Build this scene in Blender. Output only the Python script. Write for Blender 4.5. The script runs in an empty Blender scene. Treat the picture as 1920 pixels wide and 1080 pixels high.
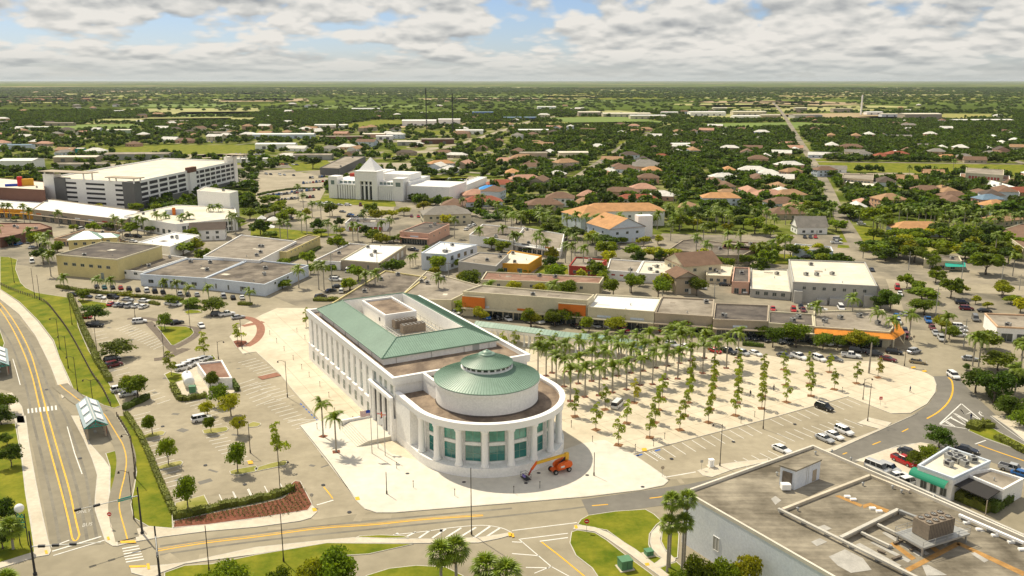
import bpy, bmesh, math, random
import numpy as np
from mathutils import Vector, Matrix
random.seed(7); np.random.seed(7)
R = math.radians
S = bpy.context.scene
COL = S.collection

# ------------------------------------------------------------------ camera, light, exposure
CAM_H = 80.0; FPX = 1620.0; PITCH = math.atan(390.0 / FPX)
cam_d = bpy.data.cameras.new('camera'); cam = bpy.data.objects.new('camera', cam_d); COL.objects.link(cam)
cam.location = (0, 0, CAM_H); cam.rotation_euler = (math.pi / 2 - PITCH, 0, 0)
cam_d.sensor_width = 36; cam_d.lens = 36 * FPX / 1920; cam_d.clip_start = 1; cam_d.clip_end = 300000
S.camera = cam
SUN_AZ, SUN_EL = 130.0, 53.0       # direction towards the sun, degrees from +X
sun_d = bpy.data.lights.new('sun', 'SUN'); sun = bpy.data.objects.new('sun', sun_d); COL.objects.link(sun)
sun_d.energy = 5.0; sun_d.angle = R(0.53); sun_d.color = (1.0, 0.90, 0.70)
sv = Vector((math.cos(R(SUN_AZ)) * math.cos(R(SUN_EL)), math.sin(R(SUN_AZ)) * math.cos(R(SUN_EL)), math.sin(R(SUN_EL))))
sun.rotation_euler = sv.to_track_quat('Z', 'Y').to_euler()
S.view_settings.view_transform = 'Standard'; S.view_settings.look = 'None'
S.view_settings.gamma = 1; S.view_settings.exposure = 0.0; S.view_settings.use_curve_mapping = False
S.render.engine = 'CYCLES'
S.cycles.volume_bounces = 0; S.cycles.max_bounces = 5; S.cycles.diffuse_bounces = 3; S.cycles.glossy_bounces = 2
S.cycles.transparent_max_bounces = 6; S.cycles.transmission_bounces = 2

CLOUD_OFF = (3.1, 7.7, 0.4)
def setup_world():
    w = bpy.data.worlds.new('World'); S.world = w; w.use_nodes = True
    nt = w.node_tree; N = nt.nodes; Lk = nt.links; N.clear()
    def n(t, **k):
        o = N.new(t)
        for a, b in k.items(): setattr(o, a, b)
        return o
    def m(op, a, b=None, clamp=False):
        o = n('ShaderNodeMath', operation=op, use_clamp=clamp)
        for i, v in enumerate((a, b)):
            if v is None: continue
            if isinstance(v, (int, float)): o.inputs[i].default_value = v
            else: Lk.new(v, o.inputs[i])
        return o.outputs[0]
    out = n('ShaderNodeOutputWorld')
    sky = n('ShaderNodeTexSky', sky_type='NISHITA'); sky.sun_disc = False
    sky.sun_elevation = R(SUN_EL); sky.sun_rotation = R(90 - SUN_AZ); sky.air_density = 1.0; sky.dust_density = 0.4; sky.ozone_density = 2.0; sky.altitude = 80
    bg1 = n('ShaderNodeBackground'); bg1.inputs[1].default_value = 0.085; bt = n('ShaderNodeMix', data_type='RGBA', blend_type='MULTIPLY'); bt.inputs[0].default_value = 1; Lk.new(sky.outputs[0], bt.inputs[6]); bt.inputs[7].default_value = (0.90, 0.98, 1.25, 1); Lk.new(bt.outputs[2], bg1.inputs[0])
    tc = n('ShaderNodeTexCoord'); sep = n('ShaderNodeSeparateXYZ'); Lk.new(tc.outputs['Generated'], sep.inputs[0])
    z = m('MAXIMUM', sep.outputs[2], 0.0)
    hor = m('SQRT', m('SUBTRACT', 1.0001, m('MULTIPLY', z, z)))
    lz = m('LOGARITHM', m('ADD', z, 0.035), math.e)
    cmb = n('ShaderNodeCombineXYZ'); Lk.new(m('DIVIDE', sep.outputs[0], hor), cmb.inputs[0]); Lk.new(m('DIVIDE', sep.outputs[1], hor), cmb.inputs[1]); Lk.new(lz, cmb.inputs[2])
    # cloud field in direction and log height: heaps shrink and crowd together towards the horizon
    def noise(sc, detail, rough, off, dist=0.0):
        mp = n('ShaderNodeMapping'); mp.inputs['Location'].default_value = off; mp.inputs['Scale'].default_value = sc
        Lk.new(cmb.outputs[0], mp.inputs[0])
        t = n('ShaderNodeTexNoise'); t.inputs['Scale'].default_value = 1.0; t.inputs['Detail'].default_value = detail
        t.inputs['Roughness'].default_value = rough; t.inputs['Distortion'].default_value = dist
        Lk.new(mp.outputs[0], t.inputs[0]); return t.outputs[0]
    big = noise((5, 5, 1.4), 3, 0.5, CLOUD_OFF)
    def puff(off):
        a = noise((10, 10, 2.3), 7, 0.55, off, 0.35)
        mp = n('ShaderNodeMapping'); mp.inputs['Location'].default_value = off; mp.inputs['Scale'].default_value = (21, 21, 5.0); Lk.new(cmb.outputs[0], mp.inputs[0])
        v = n('ShaderNodeTexVoronoi'); v.inputs['Scale'].default_value = 1.0; v.inputs['Detail'].default_value = 2; v.inputs['Roughness'].default_value = .5; Lk.new(mp.outputs[0], v.inputs['Vector'])
        return m('ADD', m('MULTIPLY', a, 0.72), m('MULTIPLY', m('SUBTRACT', 0.95, v.outputs['Distance']), 0.30))
    mid = puff((1.3, 2.2, 0)); up_ = puff((1.3, 2.2, 0.34))
    dens = m('ADD', m('MULTIPLY', big, 0.75), m('MULTIPLY', mid, 0.6))
    cr = n('ShaderNodeValToRGB'); cr.color_ramp.elements[0].position = 0.50; cr.color_ramp.elements[1].position = 0.575
    Lk.new(dens, cr.inputs[0])
    mask = m('MULTIPLY', cr.outputs[0], 0.97, True)
    # under-sides: where more cloud lies above, the base is grey; free tops are white
    thick = n('ShaderNodeMapRange'); thick.inputs[1].default_value = 0.65; thick.inputs[2].default_value = 0.82; Lk.new(dens, thick.inputs[0])
    hi_ = n('ShaderNodeMapRange'); hi_.inputs[1].default_value = 0.045; hi_.inputs[2].default_value = 0.08; hi_.inputs[3].default_value = 0.1; hi_.inputs[4].default_value = 0.95; Lk.new(z, hi_.inputs[0])
    sh = m('SUBTRACT', m('ADD', 0.86, m('MULTIPLY', m('SUBTRACT', mid, up_), 2.3)), m('MULTIPLY', thick.outputs[0], hi_.outputs[0]), True)
    cc = n('ShaderNodeValToRGB'); e = cc.color_ramp.elements
    e[0].position = 0.0; e[0].color = (0.27, 0.295, 0.32, 1); e[1].position = 1.0; e[1].color = (0.98, 0.94, 0.87, 1)
    q = e.new(0.45); q.color = (0.50, 0.51, 0.51, 1); q = e.new(0.75); q.color = (0.76, 0.75, 0.71, 1)
    Lk.new(sh, cc.inputs[0])
    # towards the horizon the heaps merge into pale haze
    hz = n('ShaderNodeMapRange'); hz.inputs[1].default_value = 0.0; hz.inputs[2].default_value = 0.032; hz.inputs[3].default_value = 0.85; hz.inputs[4].default_value = 0.0
    Lk.new(z, hz.inputs[0])
    mx = n('ShaderNodeMix', data_type='RGBA'); Lk.new(hz.outputs[0], mx.inputs[0]); Lk.new(cc.outputs[0], mx.inputs[6]); mx.inputs[7].default_value = (0.64, 0.675, 0.65, 1)
    bg2 = n('ShaderNodeBackground'); bg2.inputs[1].default_value = 0.86; Lk.new(mx.outputs[2], bg2.inputs[0])
    mask2 = m('MAXIMUM', mask, hz.outputs[0])
    mix = n('ShaderNodeMixShader'); Lk.new(mask2, mix.inputs[0]); Lk.new(bg1.outputs[0], mix.inputs[1]); Lk.new(bg2.outputs[0], mix.inputs[2])
    Lk.new(mix.outputs[0], out.inputs[0])
setup_world()

# ------------------------------------------------------------------ survey: a pixel of the photograph to a point of the place
cP, sP = math.cos(PITCH), math.sin(PITCH)
def G(x, y, z=0.0):
    dx = (x - 960) / FPX; dy = -(y - 540) / FPX
    t = (z - CAM_H) / (-sP + dy * cP)
    return (dx * t, (cP + dy * sP) * t)
def P(X, Y, Z=0.0):
    z = Z - CAM_H; F = Y * cP - z * sP; U = Y * sP + z * cP
    return (960 + FPX * X / F, 540 - FPX * U / F)
def hgt(bx, by, ty):
    X, Y = G(bx, by); lo, hi = -2, 300
    for _ in range(50):
        m = (lo + hi) / 2
        if P(X, Y, m)[1] > ty: lo = m
        else: hi = m
    return lo
REG = dict(A1=(0, 480), A2=(0, 780), A5=(480, 780), A6=(960, 780), A7=(1440, 780), A8=(1440, 500),
           R1=(960, 560), R2=(0, 240), R3=(480, 240), R4=(960, 300), R5=(1440, 240), F=None)
def px(reg, x, y):
    o = REG[reg]
    return (x, y) if o is None else (o[0] + x / 3.6, o[1] + y / 3.6)
def pts(reg, s): # 'x y, x y' -> pixel list
    return [px(reg, *map(float, a.split())) for a in s.split(',')]
def gp(pl, z=0.0): return [G(x, y, z) for x, y in pl]

# ------------------------------------------------------------------ materials
MATS = {}
def mat(name, col, rough=0.8, var=0.0, scale=1.0, col2=None, spec=0.3, metal=0.0, bump=0.0, isl=0.0, rand=0.0, transl=0.0, stretch=None, lo=0.35, hi=0.65, world=True, detail=6, emis=None):
    if name in MATS: return MATS[name]
    m = bpy.data.materials.new(name); m.use_nodes = True
    nt = m.node_tree; N = nt.nodes; Lk = nt.links
    b = N['Principled BSDF']; b.inputs['Roughness'].default_value = rough; b.inputs['Metallic'].default_value = metal
    b.inputs['Specular IOR Level'].default_value = spec
    c = tuple(col) + (1,)
    b.inputs['Base Color'].default_value = c
    m.diffuse_color = c
    cur = None
    if var or col2:
        tc = N.new('ShaderNodeTexCoord')
        src = tc.outputs['Object']
        if world:
            ge = N.new('ShaderNodeNewGeometry'); src = ge.outputs['Position']
        mp = N.new('ShaderNodeMapping'); Lk.new(src, mp.inputs[0])
        if stretch: mp.inputs['Scale'].default_value = stretch
        no = N.new('ShaderNodeTexNoise'); no.inputs['Scale'].default_value = scale; no.inputs['Detail'].default_value = detail; no.inputs['Roughness'].default_value = 0.65
        Lk.new(mp.outputs[0], no.inputs[0])
        rp = N.new('ShaderNodeValToRGB'); Lk.new(no.outputs[0], rp.inputs[0])
        rp.color_ramp.elements[0].position = lo; rp.color_ramp.elements[1].position = hi
        if col2: c1, c2 = col, col2
        else: c1, c2 = [v * (1 - var) for v in col], [v * (1 + var) for v in col]
        rp.color_ramp.elements[0].color = (*c1, 1); rp.color_ramp.elements[1].color = (*c2, 1)
        cur = rp.outputs[0]
        # a second, finer layer
        n2 = N.new('ShaderNodeTexNoise'); n2.inputs['Scale'].default_value = scale * 9; n2.inputs['Detail'].default_value = 3; Lk.new(mp.outputs[0], n2.inputs[0])
        mr = N.new('ShaderNodeMapRange'); mr.inputs[3].default_value = 0.82; mr.inputs[4].default_value = 1.18; Lk.new(n2.outputs[0], mr.inputs[0])
        hs = N.new('ShaderNodeHueSaturation'); Lk.new(cur, hs.inputs['Color']); Lk.new(mr.outputs[0], hs.inputs['Value']); cur = hs.outputs[0]
        if bump:
            bp = N.new('ShaderNodeBump'); bp.inputs['Strength'].default_value = bump; bp.inputs['Distance'].default_value = 0.1
            Lk.new(n2.outputs[0], bp.inputs['Height']); Lk.new(bp.outputs[0], b.inputs['Normal'])
    if isl or rand:
        hs = N.new('ShaderNodeHueSaturation')
        if cur is not None: Lk.new(cur, hs.inputs['Color'])
        else: hs.inputs['Color'].default_value = c
        val = None
        if isl:
            ge = N.new('ShaderNodeNewGeometry'); mr = N.new('ShaderNodeMapRange'); mr.inputs[3].default_value = 1 - isl; mr.inputs[4].default_value = 1 + isl
            Lk.new(ge.outputs['Random Per Island'], mr.inputs[0]); val = mr.outputs[0]
        if rand:
            oi = N.new('ShaderNodeObjectInfo'); mr = N.new('ShaderNodeMapRange'); mr.inputs[3].default_value = 1 - rand; mr.inputs[4].default_value = 1 + rand
            Lk.new(oi.outputs['Random'], mr.inputs[0])
            if val is not None:
                mm = N.new('ShaderNodeMath'); mm.operation = 'MULTIPLY'; Lk.new(val, mm.inputs[0]); Lk.new(mr.outputs[0], mm.inputs[1]); val = mm.outputs[0]
            else: val = mr.outputs[0]
            m2 = N.new('ShaderNodeMath'); m2.operation = 'MULTIPLY'; m2.inputs[1].default_value = 7.31; Lk.new(oi.outputs['Random'], m2.inputs[0])
            fr = N.new('ShaderNodeMath'); fr.operation = 'FRACT'; Lk.new(m2.outputs[0], fr.inputs[0])
            mh = N.new('ShaderNodeMapRange'); mh.inputs[3].default_value = 0.5 - rand * 0.02; mh.inputs[4].default_value = 0.5 + rand * 0.04
            Lk.new(fr.outputs[0], mh.inputs[0]); Lk.new(mh.outputs[0], hs.inputs['Hue'])
        Lk.new(val, hs.inputs['Value']); cur = hs.outputs[0]
    if cur is not None: Lk.new(cur, b.inputs['Base Color'])
    if transl:
        tr = N.new('ShaderNodeBsdfTranslucent'); mx = N.new('ShaderNodeMixShader'); mx.inputs[0].default_value = transl
        g2 = N.new('ShaderNodeHueSaturation'); g2.inputs['Value'].default_value = 1.5; g2.inputs['Hue'].default_value = 0.485
        if cur is not None: Lk.new(cur, g2.inputs['Color'])
        else: g2.inputs['Color'].default_value = c
        Lk.new(g2.outputs[0], tr.inputs[0])
        Lk.new(b.outputs[0], mx.inputs[1]); Lk.new(tr.outputs[0], mx.inputs[2]); Lk.new(mx.outputs[0], N['Material Output'].inputs[0])
    MATS[name] = m; return m
M = lambda n: MATS[n]

mat('concrete_plaza', (0.50, 0.43, 0.31), 0.9, scale=0.05, col2=(0.72, 0.635, 0.485), lo=0.3, hi=0.7, bump=0.1)
mat('concrete_new', (0.60, 0.555, 0.46), 0.9, scale=0.06, col2=(0.74, 0.685, 0.58), lo=0.3, hi=0.7)
mat('sidewalk', (0.52, 0.46, 0.35), 0.9, scale=0.12, col2=(0.66, 0.58, 0.46))
mat('kerb', (0.55, 0.52, 0.45), 0.9, var=0.1, scale=0.5)
mat('asphalt_old', (0.25, 0.218, 0.148), 0.92, scale=0.045, col2=(0.365, 0.318, 0.228), lo=0.3, hi=0.7, bump=0.15)
mat('asphalt_lot', (0.27, 0.232, 0.16), 0.92, scale=0.06, col2=(0.42, 0.365, 0.262), lo=0.3, hi=0.7, bump=0.15)
mat('asphalt_mid', (0.205, 0.18, 0.128), 0.92, scale=0.06, col2=(0.295, 0.262, 0.19), lo=0.3, hi=0.7, bump=0.15)
mat('asphalt_dark', (0.15, 0.14, 0.12), 0.9, scale=0.06, col2=(0.215, 0.20, 0.17), lo=0.3, hi=0.7, bump=0.15)
mat('town_ground', (0.13, 0.118, 0.088), 0.92, scale=0.035, col2=(0.36, 0.31, 0.225), lo=0.35, hi=0.65)
mat('grass', (0.08, 0.125, 0.006), 0.95, scale=0.16, col2=(0.27, 0.25, 0.025), lo=0.32, hi=0.72, bump=0.3, spec=0.1)
mat('grass_dry', (0.20, 0.21, 0.035), 0.95, scale=0.12, col2=(0.42, 0.37, 0.15), lo=0.35, hi=0.7, spec=0.1)
mat('mulch', (0.19, 0.068, 0.038), 0.95, var=0.3, scale=1.5)
mat('mulch_bed', (0.22, 0.11, 0.05), 0.95, var=0.3, scale=1.5)
mat('brick_pave', (0.30, 0.14, 0.09), 0.9, var=0.2, scale=1.0)
mat('paver_grey', (0.155, 0.125, 0.095), 0.9, var=0.2, scale=1.0)
mat('white_paint', (0.72, 0.70, 0.64), 0.7, var=0.12, scale=0.8)
mat('yellow_paint', (0.78, 0.43, 0.03), 0.7, var=0.12, scale=0.8)
mat('blue_paint', (0.03, 0.12, 0.42), 0.7)
mat('white_wall', (0.88, 0.865, 0.83), 0.75, var=0.025, scale=0.25, lo=0.3, hi=0.7)
mat('white_trim', (0.90, 0.89, 0.865), 0.7)
mat('roof_brown', (0.15, 0.11, 0.08), 0.9, scale=0.22, col2=(0.38, 0.29, 0.205), lo=0.38, hi=0.72, stretch=(1, 0.6, 1))
mat('shade_dark', (0.075, 0.062, 0.055), 0.9, scale=0.2, col2=(0.15, 0.125, 0.105))
mat('green_metal', (0.235, 0.355, 0.275), 0.42, var=0.09, scale=0.12, spec=0.5)
mat('green_metal_dark', (0.16, 0.27, 0.19), 0.45, spec=0.5)
mat('teal_glass', (0.012, 0.17, 0.15), 0.08, spec=0.9, var=0.25, scale=0.4)
mat('teal_light', (0.07, 0.30, 0.23), 0.1, spec=0.9, var=0.3, scale=0.5)
mat('window_glass', (0.03, 0.045, 0.05), 0.12, spec=0.8)
mat('pale_glass', (0.16, 0.22, 0.21), 0.12, spec=0.8)
mat('frame_metal', (0.45, 0.47, 0.45), 0.5)
mat('dark_metal', (0.035, 0.035, 0.04), 0.5)
mat('pole_bronze', (0.055, 0.045, 0.035), 0.5)
mat('galv', (0.42, 0.42, 0.40), 0.45, metal=0.4)
mat('chiller_tan', (0.25, 0.20, 0.15), 0.7, var=0.15, scale=2)

# ------------------------------------------------------------------ mesh helpers
class MB:
    def __init__(s): s.v = []; s.f = []; s.m = []; s.mats = []; s.cur = 0
    def use(s, m):
        m = M(m) if isinstance(m, str) else m
        if m not in s.mats: s.mats.append(m)
        s.cur = s.mats.index(m); return s
    def add(s, vs, fs):
        o = len(s.v); s.v.extend(vs); s.f.extend([tuple(i + o for i in f) for f in fs]); s.m.extend([s.cur] * len(fs)); return s
    def box(s, c, d, rz=0.0, bottom=True):
        cx, cy, cz = c; x, y, z = d[0] / 2, d[1] / 2, d[2] / 2; ca, sa = math.cos(rz), math.sin(rz)
        vs = [(cx + a * x * ca - b * y * sa, cy + a * x * sa + b * y * ca, cz + e * z) for e in (-1, 1) for a, b in ((-1, -1), (1, -1), (1, 1), (-1, 1))]
        fs = [(4, 5, 6, 7), (0, 1, 5, 4), (1, 2, 6, 5), (2, 3, 7, 6), (3, 0, 4, 7)] + ([(3, 2, 1, 0)] if bottom else [])
        return s.add(vs, fs)
    def b2(s, x0, y0, z0, x1, y1, z1): return s.box(((x0 + x1) / 2, (y0 + y1) / 2, (z0 + z1) / 2), (x1 - x0, y1 - y0, z1 - z0))
    def prism(s, pl, z0, z1, bottom=False, sides=True, top=True):
        pl = ccw(pl); n = len(pl)
        if top: s.add([(x, y, z1) for x, y in pl], [tuple(range(n))])
        if sides: s.add([(x, y, z0) for x, y in pl] + [(x, y, z1) for x, y in pl], [(i, (i + 1) % n, n + (i + 1) % n, n + i) for i in range(n)])
        if bottom: s.add([(x, y, z0) for x, y in pl], [tuple(reversed(range(n)))])
        return s
    def lathe(s, prof, n=48, c=(0, 0), a0=0.0, a1=2 * math.pi):
        full = abs(a1 - a0 - 2 * math.pi) < 1e-6; k = n if full else n + 1
        vs = [(c[0] + r * math.cos(a0 + (a1 - a0) * i / n), c[1] + r * math.sin(a0 + (a1 - a0) * i / n), z) for r, z in prof for i in range(k)]
        fs = []
        for j in range(len(prof) - 1):
            for i in range(n):
                i2 = (i + 1) % k if full else i + 1
                fs.append((j * k + i, j * k + i2, (j + 1) * k + i2, (j + 1) * k + i))
        return s.add(vs, fs)
    def tube(s, a, b, r0, r1=None, n=6, cap=True):
        r1 = r0 if r1 is None else r1; a = Vector(a); b = Vector(b); d = (b - a).normalized()
        u = d.orthogonal().normalized(); w = d.cross(u); vs = []
        for p, r in ((a, r0), (b, r1)):
            for i in range(n):
                t = 2 * math.pi * i / n; vs.append(tuple(p + u * (r * math.cos(t)) + w * (r * math.sin(t))))
        fs = [(i, (i + 1) % n, n + (i + 1) % n, n + i) for i in range(n)]
        if cap: fs += [tuple(range(n, 2 * n)), tuple(reversed(range(n)))]
        return s.add(vs, fs)
    def path(s, pl, rad, n=6):
        for i in range(len(pl) - 1):
            s.tube(pl[i], pl[i + 1], rad[i] if isinstance(rad, list) else rad, rad[i + 1] if isinstance(rad, list) else rad, n)
        return s
    def mesh(s, name, smooth=False):
        me = bpy.data.meshes.new(name); me.from_pydata(s.v, [], s.f)
        for m in s.mats: me.materials.append(m)
        if len(s.mats) > 1: me.polygons.foreach_set('material_index', s.m)
        if smooth: me.polygons.foreach_set('use_smooth', [True] * len(me.polygons))
        me.update(); return me
    def build(s, name, parent=None, smooth=False, loc=None, kind=None, label=None):
        return obj(name, s.mesh(name, smooth), parent, loc, kind=kind, label=label)
def ccw(pl):
    a = sum(pl[i][0] * pl[(i + 1) % len(pl)][1] - pl[(i + 1) % len(pl)][0] * pl[i][1] for i in range(len(pl)))
    return list(pl) if a > 0 else list(reversed(pl))
def obj(name, me, parent=None, loc=None, rz=0.0, kind=None, label=None, cat=None, group=None, scale=None):
    o = bpy.data.objects.new(name, me); COL.objects.link(o)
    if parent is not None: o.parent = parent
    if loc is not None: o.location = loc
    if rz: o.rotation_euler = (0, 0, rz)
    if scale is not None: o.scale = scale
    if kind: o['kind'] = kind
    if label: o['label'] = label
    if cat: o['category'] = cat
    if group: o['group'] = group
    return o
def thing(name, label, cat, loc=(0, 0, 0), rz=0.0, group=None):
    return obj(name, None, None, loc, rz, label=label, cat=cat, group=group)
def tri_fill(pl):
    from mathutils.geometry import tessellate_polygon
    return tessellate_polygon([[Vector((x, y, 0)) for x, y in pl]])
def sheet(name, pl, z, m, slab=0.0, kind='structure', parent=None, kerb='kerb', kw=0.15):
    """flat sheet, or a slab standing proud of the ground with a kerb round it"""
    pl = ccw(pl); mb = MB(); mb.use(m)
    fs = [tuple(f) for f in tri_fill(pl)]
    mb.add([(x, y, z) for x, y in pl], fs)
    if slab:
        n = len(pl); mb.use(kerb)
        mb.add([(x, y, z - slab) for x, y in pl] + [(x, y, z) for x, y in pl], [(i, (i + 1) % n, n + (i + 1) % n, n + i) for i in range(n)])
        # kerb top
        inn = offset(pl, -kw)
        mb.add([(x, y, z + 0.006) for x, y in pl] + [(x, y, z + 0.006) for x, y in inn], [(i, (i + 1) % n, n + (i + 1) % n, n + i) for i in range(n)])
    me = mb.mesh(name)
    bm = bmesh.new(); bm.from_mesh(me)
    for f in bm.faces:
        if abs(f.normal.z) > 0.5 and f.normal.z < 0: f.normal_flip()
    bm.to_mesh(me); bm.free()
    return obj(name, me, parent, kind=kind)
def offset(pl, d):
    n = len(pl); out = []
    for i in range(n):
        p0, p1, p2 = Vector(pl[i - 1]), Vector(pl[i]), Vector(pl[(i + 1) % n])
        a = (p1 - p0).normalized(); b = (p2 - p1).normalized()
        na = Vector((a.y, -a.x)); nb = Vector((b.y, -b.x)); nn = na + nb
        if nn.length < 1e-3: nn = na
        nn.normalize(); k = max(0.4, nn.dot(na)); q = p1 + nn * (d / k); out.append((q.x, q.y))
    return out
def smooth_line(pl, k=6, closed=False):
    n = len(pl); out = []
    rng = range(n if closed else n - 1)
    for i in rng:
        g = lambda j: pl[j % n] if closed else pl[max(0, min(n - 1, j))]
        p0, p1, p2, p3 = g(i - 1), g(i), g(i + 1), g(i + 2)
        for t in range(k):
            u = t / k
            out.append(tuple(0.5 * (2 * b + (c - a) * u + (2 * a - 5 * b + 4 * c - d) * u * u + (3 * b - a - 3 * c + d) * u ** 3) for a, b, c, d in zip(p0, p1, p2, p3)))
    if not closed: out.append(tuple(pl[-1]))
    return out
def ribbon(mb, pl, w, z, w2=None, dash=None):
    """strip of width w along a polyline; dash=(on, off) in metres"""
    segs = []
    if dash:
        acc = 0.0; cur = []; on = True; left = dash[0]
        q = [Vector(pl[0])]
        for i in range(len(pl) - 1):
            a = Vector(pl[i]); b = Vector(pl[i + 1]); L = (b - a).length
            if L < 1e-6: continue
            t = 0.0
            while L - t > left:
                t += left; p = a + (b - a) * (t / L)
                if on: q.append(p); segs.append(q)
                on = not on; left = dash[0] if on else dash[1]; q = [p]
            left -= L - t
            if on: q.append(b)
        if on and len(q) > 1: segs.append(q)
    else: segs = [[Vector(p) for p in pl]]
    for q in segs:
        n = len(q)
        if n < 2: continue
        vs = []
        for i, p in enumerate(q):
            d = (q[min(i + 1, n - 1)] - q[max(i - 1, 0)])
            if d.length < 1e-9: d = Vector((1, 0))
            d.normalize(); nn = Vector((-d.y, d.x)); ww = w
            vs += [(p.x + nn.x * ww / 2, p.y + nn.y * ww / 2, z), (p.x - nn.x * ww / 2, p.y - nn.y * ww / 2, z)]
        mb.add(vs, [(2 * i + 1, 2 * i + 3, 2 * i + 2, 2 * i) for i in range(n - 1)])
    return mb
def copy_tree(o, parent=None, label=None):
    c = o.copy(); COL.objects.link(c); c.parent = parent
    for ch in KIDS.get(o.name, ()): copy_tree(ch, c)
    return c
KIDS = {}
def children_of(o): return [c for c in bpy.data.objects if c.parent is o]
def freeze(o):
    ks = children_of(o); KIDS[o.name] = ks
    for k in ks: freeze(k)
    return o
mat('worn_paint', (.50, .48, .42), .8, var=.25, scale=1.2)
mat('tyre_wear', (.205, .187, .147), .9, var=.2, scale=.15)
mat('paver_joint', (.36, .30, .21), .9, var=.3, scale=.2)
# ------------------------------------------------------------------ terrain: one sheet out to the horizon
def terrain():
    m = bpy.data.materials.new('terrain'); m.use_nodes = True; nt = m.node_tree; N = nt.nodes; Lk = nt.links
    b = N['Principled BSDF']; b.inputs['Roughness'].default_value = 1; b.inputs['Specular IOR Level'].default_value = 0.0
    ge = N.new('ShaderNodeNewGeometry')
    def mapped(sc, rot=0.0):
        mp = N.new('ShaderNodeMapping'); mp.inputs['Scale'].default_value = sc; mp.inputs['Rotation'].default_value = (0, 0, rot); Lk.new(ge.outputs['Position'], mp.inputs[0]); return mp.outputs[0]
    # fields: blocky cells, each with a colour of its own
    vo = N.new('ShaderNodeTexVoronoi'); vo.distance = 'CHEBYCHEV'; vo.inputs['Scale'].default_value = 1; vo.inputs['Randomness'].default_value = 0.75
    Lk.new(mapped((1 / 900, 1 / 900, 0), R(14)), vo.inputs[0])
    sp = N.new('ShaderNodeSeparateColor'); Lk.new(vo.outputs['Color'], sp.inputs[0])
    rp = N.new('ShaderNodeValToRGB'); rp.color_ramp.interpolation = 'CONSTANT'; e = rp.color_ramp.elements
    cols = [(0.0, (0.10, 0.14, 0.03)), (0.30, (0.14, 0.18, 0.035)), (0.5, (0.19, 0.21, 0.05)), (0.62, (0.07, 0.09, 0.02)), (0.74, (0.32, 0.26, 0.13)), (0.82, (0.08, 0.11, 0.022)), (0.93, (0.24, 0.24, 0.07))]
    e[0].position = 0; e[0].color = (*cols[0][1], 1); e[1].position = cols[1][0]; e[1].color = (*cols[1][1], 1)
    for p_, c_ in cols[2:]:
        q = e.new(p_); q.color = (*c_, 1)
    Lk.new(sp.outputs[0], rp.inputs[0])
    # town and near country: mottled green and pale ground
    no = N.new('ShaderNodeTexNoise'); no.inputs['Scale'].default_value = 1 / 45; no.inputs['Detail'].default_value = 8; no.inputs['Roughness'].default_value = 0.7; Lk.new(ge.outputs['Position'], no.inputs[0])
    r2 = N.new('ShaderNodeValToRGB'); e = r2.color_ramp.elements
    e[0].position = 0.36; e[0].color = (0.06, 0.085, 0.015, 1); e[1].position = 0.68; e[1].color = (0.36, 0.32, 0.22, 1)
    q = e.new(0.50); q.color = (0.13, 0.155, 0.03, 1); q = e.new(0.56); q.color = (0.20, 0.205, 0.07, 1)
    Lk.new(no.outputs[0], r2.inputs[0])
    # broken dark woodland over the far fields
    n3 = N.new('ShaderNodeTexNoise'); n3.inputs['Scale'].default_value = 1; n3.inputs['Detail'].default_value = 7; n3.inputs['Roughness'].default_value = 0.65; Lk.new(mapped((1 / 900, 1 / 350, 0)), n3.inputs[0])
    r3 = N.new('ShaderNodeValToRGB'); r3.color_ramp.elements[0].position = 0.44; r3.color_ramp.elements[1].position = 0.5; Lk.new(n3.outputs[0], r3.inputs[0])
    mxw = N.new('ShaderNodeMix'); mxw.data_type = 'RGBA'; mxw.inputs[6].default_value = (0.08, 0.11, 0.025, 1); Lk.new(r3.outputs[0], mxw.inputs[0]); Lk.new(rp.outputs[0], mxw.inputs[7])
    ln = N.new('ShaderNodeVectorMath'); ln.operation = 'LENGTH'; Lk.new(ge.outputs['Position'], ln.inputs[0])
    mr = N.new('ShaderNodeMapRange'); mr.inputs[1].default_value = 1900; mr.inputs[2].default_value = 2600; Lk.new(ln.outputs['Value'], mr.inputs[0])
    mx = N.new('ShaderNodeMix'); mx.data_type = 'RGBA'; Lk.new(mr.outputs[0], mx.inputs[0]); Lk.new(r2.outputs[0], mx.inputs[6]); Lk.new(mxw.outputs[2], mx.inputs[7])
    Lk.new(mx.outputs[2], b.inputs['Base Color'])
    xs = [-90000, -40000, -16000, -8000, -4000, -2000] + list(range(-1500, 1501, 300)) + [2000, 4000, 8000, 16000, 40000, 90000]
    ys = [-20000, -3000, -600, -200] + list(range(0, 2401, 300)) + [3000, 4000, 5500, 8000, 12000, 20000, 40000, 90000]
    mb = MB().use(m)
    mb.add([(x, y, -0.06) for y in ys for x in xs], [(j * len(xs) + i, j * len(xs) + i + 1, (j + 1) * len(xs) + i + 1, (j + 1) * len(xs) + i) for j in range(len(ys) - 1) for i in range(len(xs) - 1)])
    mb.build('terrain', kind='structure')
terrain()

Z0 = 0.0
def gpoly(name, reg, s, z, m, slab=0.0, smooth=0, **k):
    pl = gp(pts(reg, s), 0.0)
    if smooth: pl = smooth_line(pl, smooth, closed=True)
    return sheet(name, pl, z, m, slab, **k)

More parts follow.
